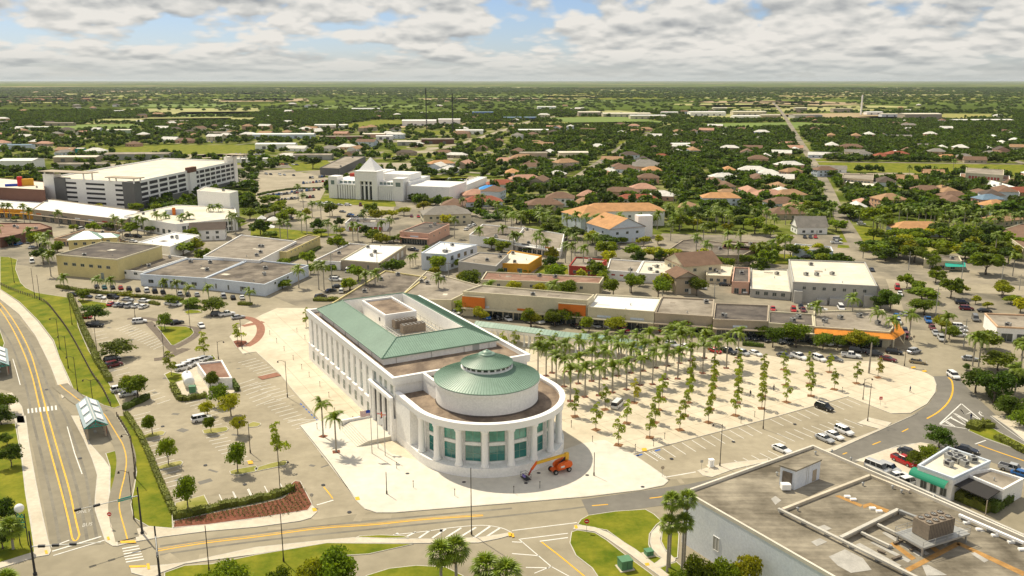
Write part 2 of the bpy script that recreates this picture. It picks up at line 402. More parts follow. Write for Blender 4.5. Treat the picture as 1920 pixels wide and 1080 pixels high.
# the paved town centre and the streets round the plaza
gpoly('street_asphalt', 'F', '-150 1130, -60 560, 60 470, 300 440, 620 470, 900 560, 1440 600, 2050 640, 2050 1130', 0.0, 'asphalt_old')
gpoly('town_pavement', 'F', '-80 480, -60 385, 330 398, 420 440, 560 372, 900 372, 960 400, 1000 440, 1560 440, 2000 470, 2050 640, 1440 600, 900 620, 620 600, 300 470, 60 500', 0.012, 'town_ground')
gpoly('parking_lot_surface', 'F', '148 560, 300 556, 440 568, 520 590, 590 660, 700 960, 590 975, 460 925, 320 935, 300 900, 215 770, 190 660', 0.02, 'asphalt_lot')
gpoly('parking_lot_surface', 'F', '1187 852, 1402 796, 1590 744, 1671 776, 1712 778, 1560 850, 1380 890, 1249 900, 1244 890', 0.02, 'asphalt_lot')
# darker newer asphalt of the curving street
def street(name, pl_px, w, z, m, k=6):
    pl = smooth_line(gp(pl_px), k); mb = MB().use(m); ribbon(mb, pl, w, z); return mb.build(name, kind='structure')
gpoly('street_asphalt', 'F', '1743 706, 1755 716, 1757 733, 1741 758, 1709 780, 1565 843, 1440 876, 1290 908, 1090 937, 1104 966, 1250 947, 1450 915, 1604 868, 1662 845, 1726 832, 1790 840, 1884 876, 1990 916, 1990 860, 1890 800, 1837 750, 1809 722, 1790 704', 0.03, 'asphalt_dark')
gpoly('road_surface', 'F', '-20 590, 36 598, 69 636, 90 680, 103 716, 112 750, 150 796, 176 868, 181 900, 178 952, 196 1020, 96 1030, 84 960, 68 870, 48 780, 24 735, -20 725', 0.03, 'asphalt_mid')

# plaza
gpoly('plaza', 'F', '430 632, 452 612, 492 590, 520 578, 575 578, 780 600, 960 640, 1190 652, 1329 663, 1440 667, 1507 678, 1573 678, 1623 678, 1670 680, 1701 690, 1735 699, 1751 708, 1756 722, 1754 736, 1738 758, 1707 775, 1671 776, 1640 764, 1590 744, 1440 786, 1402 796, 1187 852, 1249 894, 1253 903, 1244 911, 1200 920, 1100 932, 960 944, 800 957, 740 962, 706 962, 684 955, 668 940, 620 872, 561 798, 599 788, 552 736, 524 701, 480 660, 455 664', 0.13, 'concrete_plaza', slab=0.13)
gpoly('plaza_apron', 'F', '561 799, 600 789, 640 770, 735 852, 900 895, 1000 880, 1060 826, 1135 826, 1186 853, 1247 893, 1251 903, 1243 910, 1200 919, 1100 931, 960 943, 800 956, 740 961, 706 961, 685 954, 669 939', 0.136, 'concrete_new')
gpoly('paving_band', 'F', '1094 789, 1000 800, 1040 850, 1092 832, 1148 822', 0.139, 'concrete_plaza')

# pavements, kerbed islands and lawns: name, region, outline, material, height
SL = [
 ('lawn', 'A1', '0 5,60 8,118 25,112 50,106 90,140 180,175 215,240 247,330 262,470 282,500 330,530 480,600 640,680 760,760 900,815 1012,770 1030,700 1010,600 960,500 915,460 820,400 690,360 570,260 440,130 310,0 225', 'grass', .10),
 ('lawn', 'A2', '770 0,875 0,960 180,1050 370,1165 640,1168 762,1000 748,900 690,880 600,905 480,920 380,905 270,860 130,790 10', 'grass', .10),
 ('lawn', 'A2', '712 255,795 232,803 350,770 470,748 590,738 590,742 350', 'grass', .12),
 ('lawn', 'A2', '-30 60,105 50,150 300,175 520,215 760,240 925,0 1005,-60 1020', 'grass', .10),
 ('lawn', 'A1', '-60 480,0 500,32 590,10 660,-60 680', 'grass', .13),
 ('lawn', 'A5', '-620 1060,-480 1010,-300 1000,0 938,480 858,1065 866,760 935,590 945,600 1000,640 1100,-620 1110', 'grass', .10),
 ('lawn', 'A5', '675 822,700 812,840 805,1000 812,1035 826,860 830', 'grass', .13),
 ('lawn', 'A5', '740 1080,900 1030,1080 1010,1280 1020,1400 1080,1420 1130,740 1130', 'grass', .10),
 ('lawn', 'A6', '515 672,700 645,900 632,960 665,1010 712,975 740,930 800,925 870,950 940,1022 965,960 1003,938 990,800 890,640 775,480 745,440 735,465 700', 'grass', .12),
 ('lawn', 'A6', '400 785,440 772,560 790,640 840,780 950,930 1060,1000 1120,600 1120,540 1030,430 945,388 860', 'grass', .12),
 ('lawn', 'A6', '1040 745,1110 760,1130 800,1120 960,1090 965,1030 900,1005 850,1010 790', 'grass', .12),
 ('lawn', 'A6', '985 1030,1110 985,1150 1020,1160 1100,1050 1100', 'grass', .12),
 ('lawn', 'A1', '1055 475,1260 478,1300 495,1310 520,1285 545,1175 605,1155 603', 'grass', .14),
 ('lawn', 'A1', '520 290,720 320,740 345,700 360,560 350', 'grass', .12),
 ('pavement', 'A1', '0 228,125 315,255 445,355 575,398 690,455 820,490 905,420 965,400 900,340 740,240 540,130 395,0 292', 'sidewalk', .12),
 ('pavement', 'A2', '105 0,175 0,200 200,245 450,295 700,345 915,330 940,240 955,0 1030,-60 1040,-60 1010,230 920,215 760,175 520,150 300', 'sidewalk', .12),
 ('pavement', 'A1', '0 935,80 925,150 1020,175 1130,105 1130,60 1000,0 950', 'sidewalk', .12),
 ('pavement', 'A2', '480 0,540 0,560 70,610 190,700 290,742 350,738 590,770 740,800 880,760 880,710 850,680 760,640 640,640 560,655 400,620 290,565 160', 'sidewalk', .12),
 ('pavement', 'A2', '800 878,920 850,1100 818,1400 780,1728 752,2025 712,2100 690,2140 650,2128 622,2100 590,1900 600,1700 650,1690 660,1700 700,1165 762,1000 748,905 770,920 840,800 870', 'sidewalk', .12),
 ('pavement', 'A5', '-700 1100,-840 1062,-850 1025,-800 1020,-600 1005,-480 990,0 888,480 838,660 822,860 830,1240 832,1500 822,1650 800,1728 786,1728 805,1640 830,1500 858,1240 862,480 860,0 936,-480 1000,-640 1060', 'sidewalk', .12),
 ('pavement', 'A6', '425 740,480 742,560 755,650 790,830 900,950 990,1100 1110,1030 1110,900 1015,800 940,640 830,560 785,480 772,412 770', 'sidewalk', .14),
 ('pavement', 'A6', '1060 722,1130 722,1130 760,1070 752,1020 775,1000 830,1005 860,1040 920,1105 968,1100 985,985 1030,950 1012,1010 960,990 950,945 900,930 850,940 790,990 740', 'sidewalk', .15),
 ('pavement', 'A6', '1250 370,1400 330,1500 315,1728 290,1728 310,1500 360,1350 415,1290 405', 'sidewalk', .12),
 ('pavement', 'A7', '600 50,680 12,835 48,800 75,970 0,1010 -15,450 235,380 250,330 250,430 215,750 90', 'sidewalk', .12),
 ('planting_strip', 'A7', '1350 100,1370 75,1480 60,1560 110,1728 195,1900 290,1900 330,1728 245,1460 150', 'grass', .13),
 ('pavement', 'A7', '1590 0,1700 20,1728 90,1760 180,1728 165,1640 90,1510 0', 'sidewalk', .12),
 ('parking_island', 'A1', '1105 800,1150 780,1240 790,1340 740,1500 700,1560 830,1600 900,1575 925,1400 955,1225 975,1175 890', 'sidewalk', .12),
 ('pavement', 'A7', '590 300,800 225,1030 178,1200 205,1050 290,990 330,960 480,830 470,780 380,670 320', 'sidewalk', .05),
]
for nm, reg, s, mt, h in SL:
    gpoly(nm, reg, s, h, mt, slab=h)
# the lane of dark asphalt with a yellow centre line, east of the road
pathc = smooth_line(gp([(112, 722), (122, 731), (133, 739), (147, 750), (168, 762), (184, 770), (196, 778), (208, 797), (222, 820), (231, 836), (237, 862), (234, 892), (226, 925), (223.6, 947), (226, 965), (233, 990), (239, 1012)]), 6)
mb = MB().use('asphalt_dark'); mb.use('asphalt_mid'); ribbon(mb, pathc, 3.9, 0.135); mb.build('cycle_path', kind='structure')
MK = MB().use('yellow_paint'); WP = MB().use('white_paint')
ribbon(MK, pathc, 0.22, 0.145)
def yl(s, w=0.22, reg='F', z=0.042, dash=None, k=6): ribbon(MK, smooth_line(gp(pts(reg, s)), k), w, z, dash=dash)
def wl(s, w=0.16, reg='F', z=0.042, dash=None, k=1):
    pl = gp(pts(reg, s)); ribbon(WP, smooth_line(pl, k) if k > 1 else pl, w, z, dash=dash)
# boulevard centre lines
yl('-20 560, 0 580, 22 614, 44 660, 60 705, 71 751, 80 790, 97 855, 116 925, 129 978, 135 1008', .3)
yl('-20 553, 0 568, 28 605, 54 654, 69 700, 80 742, 92 787, 110 850, 129 915, 142 975, 149 1003', .3)
yl('135 1008, 139 1014, 145 1012, 149 1003', .3)
wl('24 673, 31 696, 38 722', .2); wl('126 800, 140 850, 154 889', .2); 
wl('96 1026, 130 1013', .3); wl('98 1034, 190 1006', .4); wl('100 1042, 200 1012, 245 1003', .3)
for i in range(8):
    x = 51 + i * 7.4; WP.add([(*G(x, 767 - i * .9), .043), (*G(x + 3.2, 766.5 - i * .9), .043), (*G(x + 4.2, 775 - i * .9), .043), (*G(x + 1, 775.5 - i * .9), .043)], [(0, 3, 2, 1)])
for i in range(6):
    wl('%f %f, %f %f' % (229 + i * 1.4, 1029 + i * 5, 260 + i * 2, 1023.5 + i * 5), .35, z=.02)
# word markings on the bus lane, laid as flat paint
def ground_text(txt, p, size, ang, z=.045, mt='white_paint'):
    cu = bpy.data.curves.new('road_lettering', 'FONT'); cu.body = txt; cu.size = size; cu.align_x = 'CENTER'; cu.materials.append(M(mt)); cu.resolution_u = 2
    o = obj('road_lettering', cu, None, (*G(*p), z), R(ang), kind='structure'); o.scale = (0.8, 1.6, 1); return o
ground_text('BUS', (163, 987), 1.25, 19, mt='worn_paint'); ground_text('ONLY', (156, 962), 1.15, 19, mt='worn_paint')
# worn wheel tracks
TW = MB().use('tyre_wear')
for s in ('12 596, 38 634, 57 680, 66 712, 78 760, 95 830, 110 890, 122 950, 134 1010', '40 640, 64 690, 78 724, 96 770, 118 832, 140 900, 152 950, 164 1014', '-10 600, 20 644, 38 690, 50 730, 62 790, 84 880, 102 960, 112 1022', '52 634, 78 690, 92 730, 120 776, 140 830, 160 890, 170 950, 182 1012'):
    ribbon(TW, smooth_line(gp(pts('F', s)), 5), .55, .0355 + .0012 * len(TW.f) / 60)
for s in ('300 1040, 480 1015, 700 992, 960 966, 1100 950, 1250 930', '300 1024, 480 1000, 700 976, 960 953'): ribbon(TW, smooth_line(gp(pts('F', s)), 5), .6, .008 if '960' in s else .028)
TW.build('tyre_wear', kind='structure')
rp9 = random.Random(4); PA = MB().use('asphalt_dark'); PB = MB().use('asphalt_lot')
for i in range(46):
    x, y = rp9.uniform(200, 660), rp9.uniform(600, 930); c = G(x, y); w, h_ = rp9.uniform(.6, 3.2), rp9.uniform(.5, 2); (PA if i % 3 else PB).box((c[0], c[1], .022 + i * .0001), (w, h_, .01), rp9.uniform(0, 3))
for i in range(26):
    x, y = rp9.uniform(300, 1500), rp9.uniform(860, 1060); c = G(x, y); PB.box((c[0], c[1], .004 + i * .0001), (rp9.uniform(1, 6), rp9.uniform(.4, 2), .01), rp9.uniform(0, 3))
PA.build('asphalt_repair', kind='structure'); PB.build('asphalt_repair', kind='structure')
MH = MB().use('dark_metal')
for x, y in ((305, 800), (459, 909), (655, 961), (764, 889), (986, 907), (1101, 892), (1205, 914), (1259, 861), (1375, 829), (1490, 796), (385, 873), (606, 910), (87, 731), (150, 860), (1010, 888), (870, 905)): c = G(x, y); MH.lathe([(.42, .0), (0, .001)], 12, c)
o = MH.build('manhole_cover', kind='structure', loc=(0, 0, .15))
# foreground street
yl('296 1033, 380 1019, 480 1007, 600 991, 700 984, 800 974, 906 967', .32, z=.02)
yl('296 1029.5, 380 1015.5, 480 1004, 600 988, 700 981.5, 800 971.5, 906 964.5', .14, z=.02)
yl('1110 948.5, 1140 946', .3); yl('1218 934.5, 1243 931.5', .3)
yl('1580 852, 1588 849', .3); yl('1636 834, 1651 828', .3); yl('1691 810, 1703 804', .3); yl('1738 785, 1760 772, 1778 754, 1786 735, 1785 716, 1778 708', .4)
yl('1834 834, 1870 847, 1925 866, 1990 890', .4); yl('1015 1016, 1050 1043, 1098 1082, 1130 1105', .3, z=.02)
wl('960 995, 1082 980', .25, z=.02); wl('975 1011, 1065 1000', .25, z=.02); wl('1012 1015, 1065 1008', .3, z=.02)
wl('973 1011, 1033 1062, 1075 1085', .2, z=.02); wl('960 1016, 980 1017', .25, z=.02); wl('960 1038, 1010 1042', .25, z=.02); wl('986 1064, 1030 1065', .25, z=.02); wl('1002 1075, 1034 1062', .2, z=.02)
wl('594 947, 625 938', .35, z=.03); yl('607 913, 616 924, 624 935', .25, z=.03); wl('598 787, 540 788', .2, z=.03)
# hatching on the foreground street
wl('737 1003, 800 996, 850 989, 905 985, 940 990, 958 998', .2, z=.02, k=4)
for a, b, c, d in ((937, 806, 958, 790), (1020, 812, 1080, 782), (1100, 824, 1175, 772), (1190, 824, 1282, 762), (1280, 822, 1385, 755), (1370, 822, 1485, 752), (1470, 822, 1580, 745), (1560, 812, 1645, 757)):
    wl('%d %d, %d %d' % (a, b, c, d), .42, 'A5', z=.02)
# chevrons by the curve
for s in ('1305 925,1160 1060', '1305 925,1430 1030', '1300 965,1328 1000,1366 985', '1262 992,1350 1040', '1232 1022,1320 1068', '1196 1048,1250 1080', '1328 1000,1300 965'):
    wl(s, .3, 'A8')
for s in ('1160 58,1240 5', '1160 58,1350 88', '1200 32,1262 72', '1235 10,1335 65', '1280 0,1355 40', '1380 0,1425 25', '1398 190,1470 165'):
    wl(s, .3, 'A7')
wl('1250 -20,1460 150,1728 245', .15, 'A7'); wl('1500 0,1600 80,1728 170', .15, 'A7'); wl('1020 182,880 200,590 300', .12, 'A7')
wl('1045 412,1240 378', .3, 'A6', z=.03)
wl('1420 985,1440 1005,1455 1010', .3, 'A8'); wl('1427 990,1428 975,1445 990', .2, 'A8')
# rows of parking bays
def bays(reg, a, b, n, dx, dy, w=.17, z=.032, base=False):
    (ax, ay), (bx, by) = px(reg, *a), px(reg, *b)
    for i in range(n + 1):
        t = i / n
        # equal spacing on the ground
        A = Vector(G(ax, ay)); B = Vector(G(bx, by)); p = A.lerp(B, t)
        e0 = Vector(G(ax, ay)); e1 = Vector(G(*[u + v / 3.6 for u, v in zip((ax, ay), (dx, dy))])); d = e1 - e0
        ribbon(WP, [tuple(p), tuple(p + d)], w, z)
    if base:
        ribbon(WP, [G(ax, ay), G(bx, by)], w, z)
bays('A6', (945, 235), (1590, 65), 10, 90, 62)
bays('A6', (1500, 300), (1728, 235), 4, 90, 48)
bays('A8', (15, 1030), (530, 895), 9, 90, 45)
bays('A7', (120, 185), (640, 70), 9, -120, -55)
bays('A2', (1480, 530), (1670, 495), 2, 30, 68)
bays('A2', (1570, 510), (1890, 455), 3, 30, 68)
for (x0, y0, x1, y1, n) in ((900, 0, 955, 115, 5), (970, 155, 1055, 325, 6), (1080, 370, 1180, 570, 7)):
    bays('A2', (x0, y0), (x1, y1), n, 115, -28)
bays('A2', (1390, 150), (1560, 325), 8, 125, -25)
bays('A2', (1290, 0), (1390, 100), 5, 125, -25)
bays('A1', (1130, 590), (880, 460), 12, -95, 40); bays('A1', (1060, 1000), (960, 930), 3, 90, -30)
bays('A1', (1250, 1000), (1420, 1075), 5, 120, -30); bays('A1', (1600, 870), (1728, 1010), 6, 120, -40)
for (x0, y0, x1, y1, n) in ((480, 672, 530, 700, 7), (500, 716, 552, 741, 6), (528, 750, 590, 795, 8)):
    bays('F', (x0, y0), (x1, y1), n, -120, 30)
bays('A1', (820, 870), (620, 520), 13, 100, -25)
bays('A1', (980, 300), (700, 280), 8, -25, 60)
MK.build('yellow_road_marking', kind='structure'); WP.build('white_road_marking', kind='structure')
# blue squares and access aisle of the accessible bays, yellow ramps
AP = MB().use('blue_paint')
for s in ((858, 262), (980, 230), (835, 268)):
    x, y = px('A6', *s); AP.add([(*G(x - 5, y + 1), .038), (*G(x + 5, y - 2), .038), (*G(x + 7, y), .038), (*G(x - 3, y + 3), .038)], [(0, 3, 2, 1)])
for i in range(7):
    x, y = 562 + i * 5, 757 + i * 5; AP.add([(*G(x, y), .038), (*G(x + 3, y + 3), .038), (*G(x + 5, y + 2), .038), (*G(x + 2, y - 1), .038)], [(0, 3, 2, 1)])
AP.build('blue_road_marking', kind='structure')
A9 = MB().use('white_paint')
for i in range(6): ribbon(A9, [G(*px('A6', 930 + i * 14, 245 + i * 9)), G(*px('A6', 962 + i * 12, 250 + i * 9))], .15, .036)
ribbon(A9, [G(*px('A6', 890, 245)), G(*px('A6', 985, 305))], .2, .036); ribbon(A9, [G(*px('A6', 925, 238)), G(*px('A6', 1020, 298))], .2, .036)
A9.build('white_road_marking', kind='structure')
TP = MB().use('yellow_paint')
for reg, x, y, w, h in (('A5', 685, 563, 36, 22), ('A5', 395, 638, 34, 22), ('A6', 893, 232, 40, 20), ('A2', 865, 856, 110, 16), ('A2', 732, 832, 24, 22), ('A2', 313, 925, 26, 24), ('A6', 432, 755, 26, 22), ('A6', 912, 1008, 36, 18), ('A2', 930, 1022, 120, 14), ('A2', 1002, 1022, 26, 40), ('A8', 1055, 710, 36, 10), ('A8', 980, 685, 36, 10), ('A5', 1715, 805, 30, 24), ('A6', 5, 812, 24, 24), ('A2', 1690, 318, 40, 22), ('A3', 130, 458, 24, 10)):
    if reg == 'A3': continue
    (x0, y0), (x1, y1) = px(reg, x - w / 2, y - h / 2), px(reg, x + w / 2, y + h / 2)
    TP.add([(*G(x0, y0), .165), (*G(x0 + 2, y1), .165), (*G(x1, y1 - 1), .165), (*G(x1 - 2, y0 - 1), .165)], [(0, 1, 2, 3)])
TP.build('tactile_paving', kind='structure')
# brick bands and grey paver bands
def band(name, reg, s, w, z, m, k=6, closed=False):
    pl = smooth_line(gp(pts(reg, s)), k) if k > 1 else gp(pts(reg, s)); mb = MB().use(m); ribbon(mb, pl, w, z); return mb.build(name, kind='structure')
band('brick_band', 'F', '440 598, 462 596, 478 602, 488 612, 488 626, 478 640, 462 650', 2.6, .142, 'brick_pave')
band('brick_band', 'F', '455 612, 470 609, 494 604', 2.6, .146, 'brick_pave', 1)
band('brick_band', 'F', '487 710, 505 706, 523 702', 3.2, .142, 'brick_pave', 1)
band('paver_band', 'A1', '860 425,960 420,1040 430,1130 455,1240 475,1320 490,1328 520,1290 560,1180 620', 2.4, .05, 'paver_grey')
band('paver_band', 'A1', '1000 445,1080 530,1145 610,1170 640,1270 632', 2.6, .055, 'paver_grey', 1)
band('paver_band', 'A1', '1040 700,1110 690,1180 660,1260 625', 3.2, .05, 'paver_grey')
# mulch beds
gpoly('flower_bed', 'A2', '1168 758,1172 712,1480 648,1728 600,1900 560,1945 530,1955 470,1990 440,2030 445,2110 600,2080 640,1900 668,1700 698,1400 738', .15, 'mulch', slab=.15)
for reg, s in (('A2', '955 140,1000 120,1090 100,1120 110,1105 130,1060 140,965 160'), ('A2', '1062 345,1130 320,1220 303,1238 315,1225 335,1170 350,1075 365'), ('A2', '1365 100,1420 85,1530 75,1545 90,1530 105,1430 125,1375 122'), ('A2', '1548 375,1600 360,1728 338,1745 355,1728 378,1600 402,1556 396'), ('A2', '1180 590,1380 535,1415 605,1180 660'), ('A5', '-60 60,-20 40,30 50,35 60,10 75,-50 80'), ('A5', '-10 355,100 320,200 300,214 315,200 335,60 365,-5 378')):
    gpoly('parking_island', reg, s, .14, 'grass_dry', slab=.14)
for reg, s in (('A1', '1110 805,1150 785,1230 800,1240 840,1150 870'), ('A1', '1370 680,1440 672,1460 700,1400 712,1370 700'), ('A1', '1240 380,1280 365,1340 370,1370 385,1260 395')):
    gpoly('parking_island', reg, s, .2, 'grass', slab=.2)
gpoly('mulch_ring', 'A1', '1570 580,1600 570,1665 575,1672 590,1640 612,1600 625', .17, 'mulch', slab=.04)

PJ = MB().use('paver_joint'); pz = gp(pts('F', '492 592, 575 580, 780 602, 960 642, 1190 654, 1440 669, 1670 682, 1735 701, 1752 722, 1736 757, 1671 774, 1590 742, 1402 794, 1187 850, 1090 830, 800 860, 640 770, 600 787, 552 734'))
def clip_line(o, d, pl):
    ts = []
    for i in range(len(pl)):
        a, b = Vector(pl[i]), Vector(pl[(i + 1) % len(pl)]); e = b - a; den = d.x * e.y - d.y * e.x
        if abs(den) < 1e-9: continue
        w = a - o; t = (w.x * e.y - w.y * e.x) / den; u = (w.x * d.y - w.y * d.x) / den
        if 0 <= u <= 1: ts.append(t)
    ts.sort(); return list(zip(ts[::2], ts[1::2]))
for a_, st in ((29.1, 6.0), (119.1, 6.0)):
    d = Vector((math.cos(R(a_)), math.sin(R(a_)))); nn = Vector((-d.y, d.x))
    for k in range(-60, 61):
        o_ = Vector((0, 230)) + nn * (k * st)
        for t0, t1 in clip_line(o_, d, pz): ribbon(PJ, [tuple(o_ + d * t0), tuple(o_ + d * t1)], .10, .1345)
PJ.build('paving_joint', kind='structure')
# ------------------------------------------------------------------ the civic building
def arc(c, r, a0, a1, n): return [(c[0] + r * math.cos(a0 + (a1 - a0) * i / n), c[1] + r * math.sin(a0 + (a1 - a0) * i / n)) for i in range(n + 1)]
MX, MY, BA = -11.2, 191.6, R(29.1)
def civic():
    t = thing('civic_building', 'large white civic hall with green metal roofs and a round columned front', 'building', (MX, MY, .13), BA)
    W = 17.7; L = 67.7
    # --- main block: walls with real openings built as piers and spandrels
    w = MB().use('white_wall')
    # ground floor runs proud as a base, upper wall set back a little
    w.b2(-W, .0, 0, W, L, 5.3)
    w.b2(-W + .55, .3, 5.3, W - .55, L - .3, 13.3)
    w.b2(-W - .05, -.05, 13.3, W + .05, L + .05, 14.0)
    w.build('wall', t)
    p = MB().use('white_trim')
    ring = lambda x0, y0, x1, y1, th, z0, z1: (p.b2(x0, y0, z0, x1, y0 + th, z1), p.b2(x0, y1 - th, z0, x1, y1, z1), p.b2(x0, y0 + th, z0, x0 + th, y1 - th, z1), p.b2(x1 - th, y0 + th, z0, x1, y1 - th, z1))
    ring(-W - .12, -.12, W + .12, L + .12, .75, 14.0, 15.0); ring(-W - .22, -.22, W + .22, L + .22, .9, 15.0, 15.15)
    p.build('parapet', t)
    MB().use('roof_brown').b2(-W + .6, .6, 14.0, W - .6, L - .6, 14.05).build('roof', t)
    # long side: pilasters between bays, sill ledge, windows in each bay (both sides)
    pil = MB().use('white_wall').b2(-.0, -1.38, 0, .5, 1.38, 8.0).mesh('pilaster')
    led = MB().use('white_trim').b2(0, -1.35, 0, .75, 1.35, .28).mesh('sill')
    def winm(name, w_, h_, cols, rows, gm, fr='frame_metal'):
        g = MB().use(gm).b2(-.06, -w_ / 2, 0, 0, w_ / 2, h_)
        f = MB().use(fr)
        for i in range(cols + 1):
            y = -w_ / 2 + w_ * i / cols; f.b2(-.1, y - .04, 0, .04, y + .04, h_)
        for i in range(rows + 1):
            z = h_ * i / rows; f.b2(-.1, -w_ / 2, z - .04, .035, w_ / 2, z + .04)
        return g.mesh('window'), f.mesh('window_frame')
    tallw = winm('w', 1.7, 3.9, 2, 3, 'teal_glass'); smallw = winm('w', 1.7, 2.0, 2, 1, 'pale_glass'); groundw = winm('w', 1.6, 2.4, 2, 2, 'pale_glass')
    def win(pair, loc, rz, parent=t):
        a = obj('window', pair[0], parent, loc, rz); obj('window_frame', pair[1], a); return a
    ys = [17.2 + 4.56 * i for i in range(11)]
    for sx in (-1, 1):
        rz = math.pi if sx < 0 else 0.0
        for i in range(12):
            y = 17.2 + 4.56 * (i - .5)
            obj('pilaster', pil, t, (sx * (W - .55), y, 5.3), rz)
        for y in ys:
            win(tallw, (sx * (W - .545 + .0), y, 5.7), rz); win(smallw, (sx * (W - .545), y, 10.4), rz); win(groundw, (sx * (W + .005), y, 1.3), rz)
            obj('sill', led, t, (sx * (W - .3), y, 5.3), rz)
        # tall portico of the entrance bay: flat dark panel painting in the recess shade, columns, steps
        MB().use('dark_metal').b2(-.01, -6.0, 0.9, .02, 6.0, 9.6).build('recess_shade', t, loc=(sx * (W + .02), 7.6, 0))
        for yy in (2.6, 5.9, 9.3, 12.6):
            q = MB().use('white_wall'); q.lathe([(.72, .9), (.62, 1.4), (.55, 9.2), (.72, 9.6)], 16, (sx * (W + .02), yy)); q.build('column', t, smooth=True)
        q = MB().use('white_trim'); q.b2(min(sx * (W + .0), sx * (W + .7)), .2, 9.6, max(sx * W, sx * (W + .7)), 15.0, 10.4); q.build('cornice', t)
        q = MB().use('white_wall'); q.b2(min(sx * W, sx * (W + .5)), .2, 0, max(sx * W, sx * (W + .5)), 1.5, 9.6); q.build('portico_pier', t); q = MB().use('white_wall'); q.b2(min(sx * W, sx * (W + .5)), 13.8, 0, max(sx * W, sx * (W + .5)), 15.0, 9.6); q.build('portico_pier', t)
        st = MB().use('concrete_new')
        for k in range(6): st.b2(min(sx * (W), sx * (W + 8.6 - k * .5)), 1.0, .15 * k, max(sx * W, sx * (W + 8.6 - k * .5)), 13.8, .15 * (k + 1))
        st.build('steps', t)
        for yy in (2.2, 6.0, 9.2, 13.0): win(winm('w', 1.5, 2.2, 2, 1, 'pale_glass'), (sx * (W - .54), yy, 10.7), rz)
        q = MB().use('white_wall'); q.b2(min(sx * W, sx * (W + 8.0)), 14.0, 0, max(sx * W, sx * (W + 8.0)), 14.6, 1.5); q.build('stair_wall', t)
    # back wall windows
    for x in [-13.5 + 4.5 * i for i in range(7)]:
        for z, pr in ((1.3, groundw), (5.7, tallw), (10.4, smallw)): win(pr, (x, L - (.0 if z < 2 else .3) + .005, z), R(90))
    # --- attic storey with the hipped ring roof round an open well
    a = MB().use('white_wall'); x0, x1, y0, y1 = -15.2, 15.2, 12.4, 63.4
    th = .3
    for q in ((x0, y0, x1, y0 + th), (x0, y1 - th, x1, y1), (x0, y0 + th, x0 + th, y1 - th), (x1 - th, y0 + th, x1, y1 - th)): a.b2(q[0], q[1], 14.05, q[2], q[3], 16.0)
    ix0, ix1, iy0, iy1 = -9.3, 9.3, 18.6, 60.4
    for q in ((ix0, iy0, ix1, iy0 + th), (ix0, iy1 - th, ix1, iy1), (ix0, iy0 + th, ix0 + th, iy1 - th), (ix1 - th, iy0 + th, ix1, iy1 - th)): a.b2(q[0], q[1], 14.05, q[2], q[3], 18.35)
    a.build('attic_wall', t)
    for x in (-12, -2.8, 6.0, 13): MB().use('galv').b2(x, y0 - .12, 14.1, x + .1, y0 - .02, 15.9).build('downpipe', t)
    for y in (20, 30, 40, 50, 60): MB().use('galv').b2(x0 - .12, y, 14.1, x0 - .02, y + .1, 15.9).build('downpipe', t)
    MB().use('frame_metal').b2(8.4, y0 - .05, 14.1, 10.3, y0 - .01, 15.8).build('door', t)
    E = .55; O = [(x0 - E, y0 - E), (x1 + E, y0 - E), (x1 + E, y1 + E), (x0 - E, y1 + E)]; I = [(ix0, iy0), (ix1, iy0), (ix1, iy1), (ix0, iy1)]
    zo, zi = 15.95, 18.45
    rf = MB().use('green_metal'); seams = MB().use('green_metal_dark')
    for i in range(4):
        j = (i + 1) % 4
        rf.add([(*O[i], zo), (*O[j], zo), (*I[j], zi), (*I[i], zi)], [(0, 1, 2, 3)])
        rf.add([(*O[i], zo - .25), (*O[j], zo - .25), (*O[j], zo), (*O[i], zo)], [(0, 1, 2, 3)])
        o0, o1, i0, i1 = Vector((*O[i], zo)), Vector((*O[j], zo)), Vector((*I[i], zi)), Vector((*I[j], zi))
        n = int((o1 - o0).length / .6); d = (o1 - o0).normalized(); Lt = (o1 - o0).length
        for k in range(1, n):
            s = Lt * k / n; a_ = o0 + d * s
            # seam runs up slope; it stops at the hips
            s0 = (i0 - o0).dot(d); s1 = Lt - (i1 - o0).dot(d); f = min(1.0, s / s0, (Lt - s) / s1)
            up = (i0 - o0) - d * s0; b_ = a_ + up * f; hw = d * .035; h = Vector((0, 0, .07))
            seams.add([tuple(a_ - hw), tuple(a_ + hw), tuple(b_ + hw), tuple(b_ - hw), tuple(a_ - hw + h), tuple(a_ + hw + h), tuple(b_ + hw + h), tuple(b_ - hw + h)], [(4, 5, 6, 7), (0, 4, 7, 3), (1, 2, 6, 5)])
        seams.tube(tuple(o0 + Vector((0, 0, .05))), tuple(i0 + Vector((0, 0, .05))), .13, n=5)
        seams.tube(tuple(i0 + Vector((0, 0, .05))), tuple(i1 + Vector((0, 0, .05))), .13, n=5)
        seams.tube(tuple(o0), tuple(o1), .12, n=5)
    r_ = rf.build('hipped_roof', t); s_ = seams.build('roof_seams', r_, kind='stuff')
    # floor of the well
    MB().use('concrete_new').b2(ix0 + th, iy0 + th, 14.05, ix1 - th, iy1 - th, 14.1).build('well_floor', t)
    ph = MB().use('white_wall'); ph.b2(-4.0, 40.2, 14.1, 5.1, 58.4, 17.7); ph.build('penthouse', t)
    pp = MB().use('white_trim')
    for q in ((-4.1, 40.1, 5.2, 40.6), (-4.1, 58.0, 5.2, 58.5), (-4.1, 40.6, -3.6, 58.0), (4.7, 40.6, 5.2, 58.0)): pp.b2(q[0], q[1], 17.7, q[2], q[3], 18.3)
    pp.build('penthouse_parapet', t); MB().use('roof_brown').b2(-3.6, 40.6, 17.7, 4.7, 58.0, 17.74).build('penthouse_roof', t)
    MB().use('dark_metal').b2(-4.05, 44, 15.6, -4.0, 44.9, 16.6).build('vent', t)
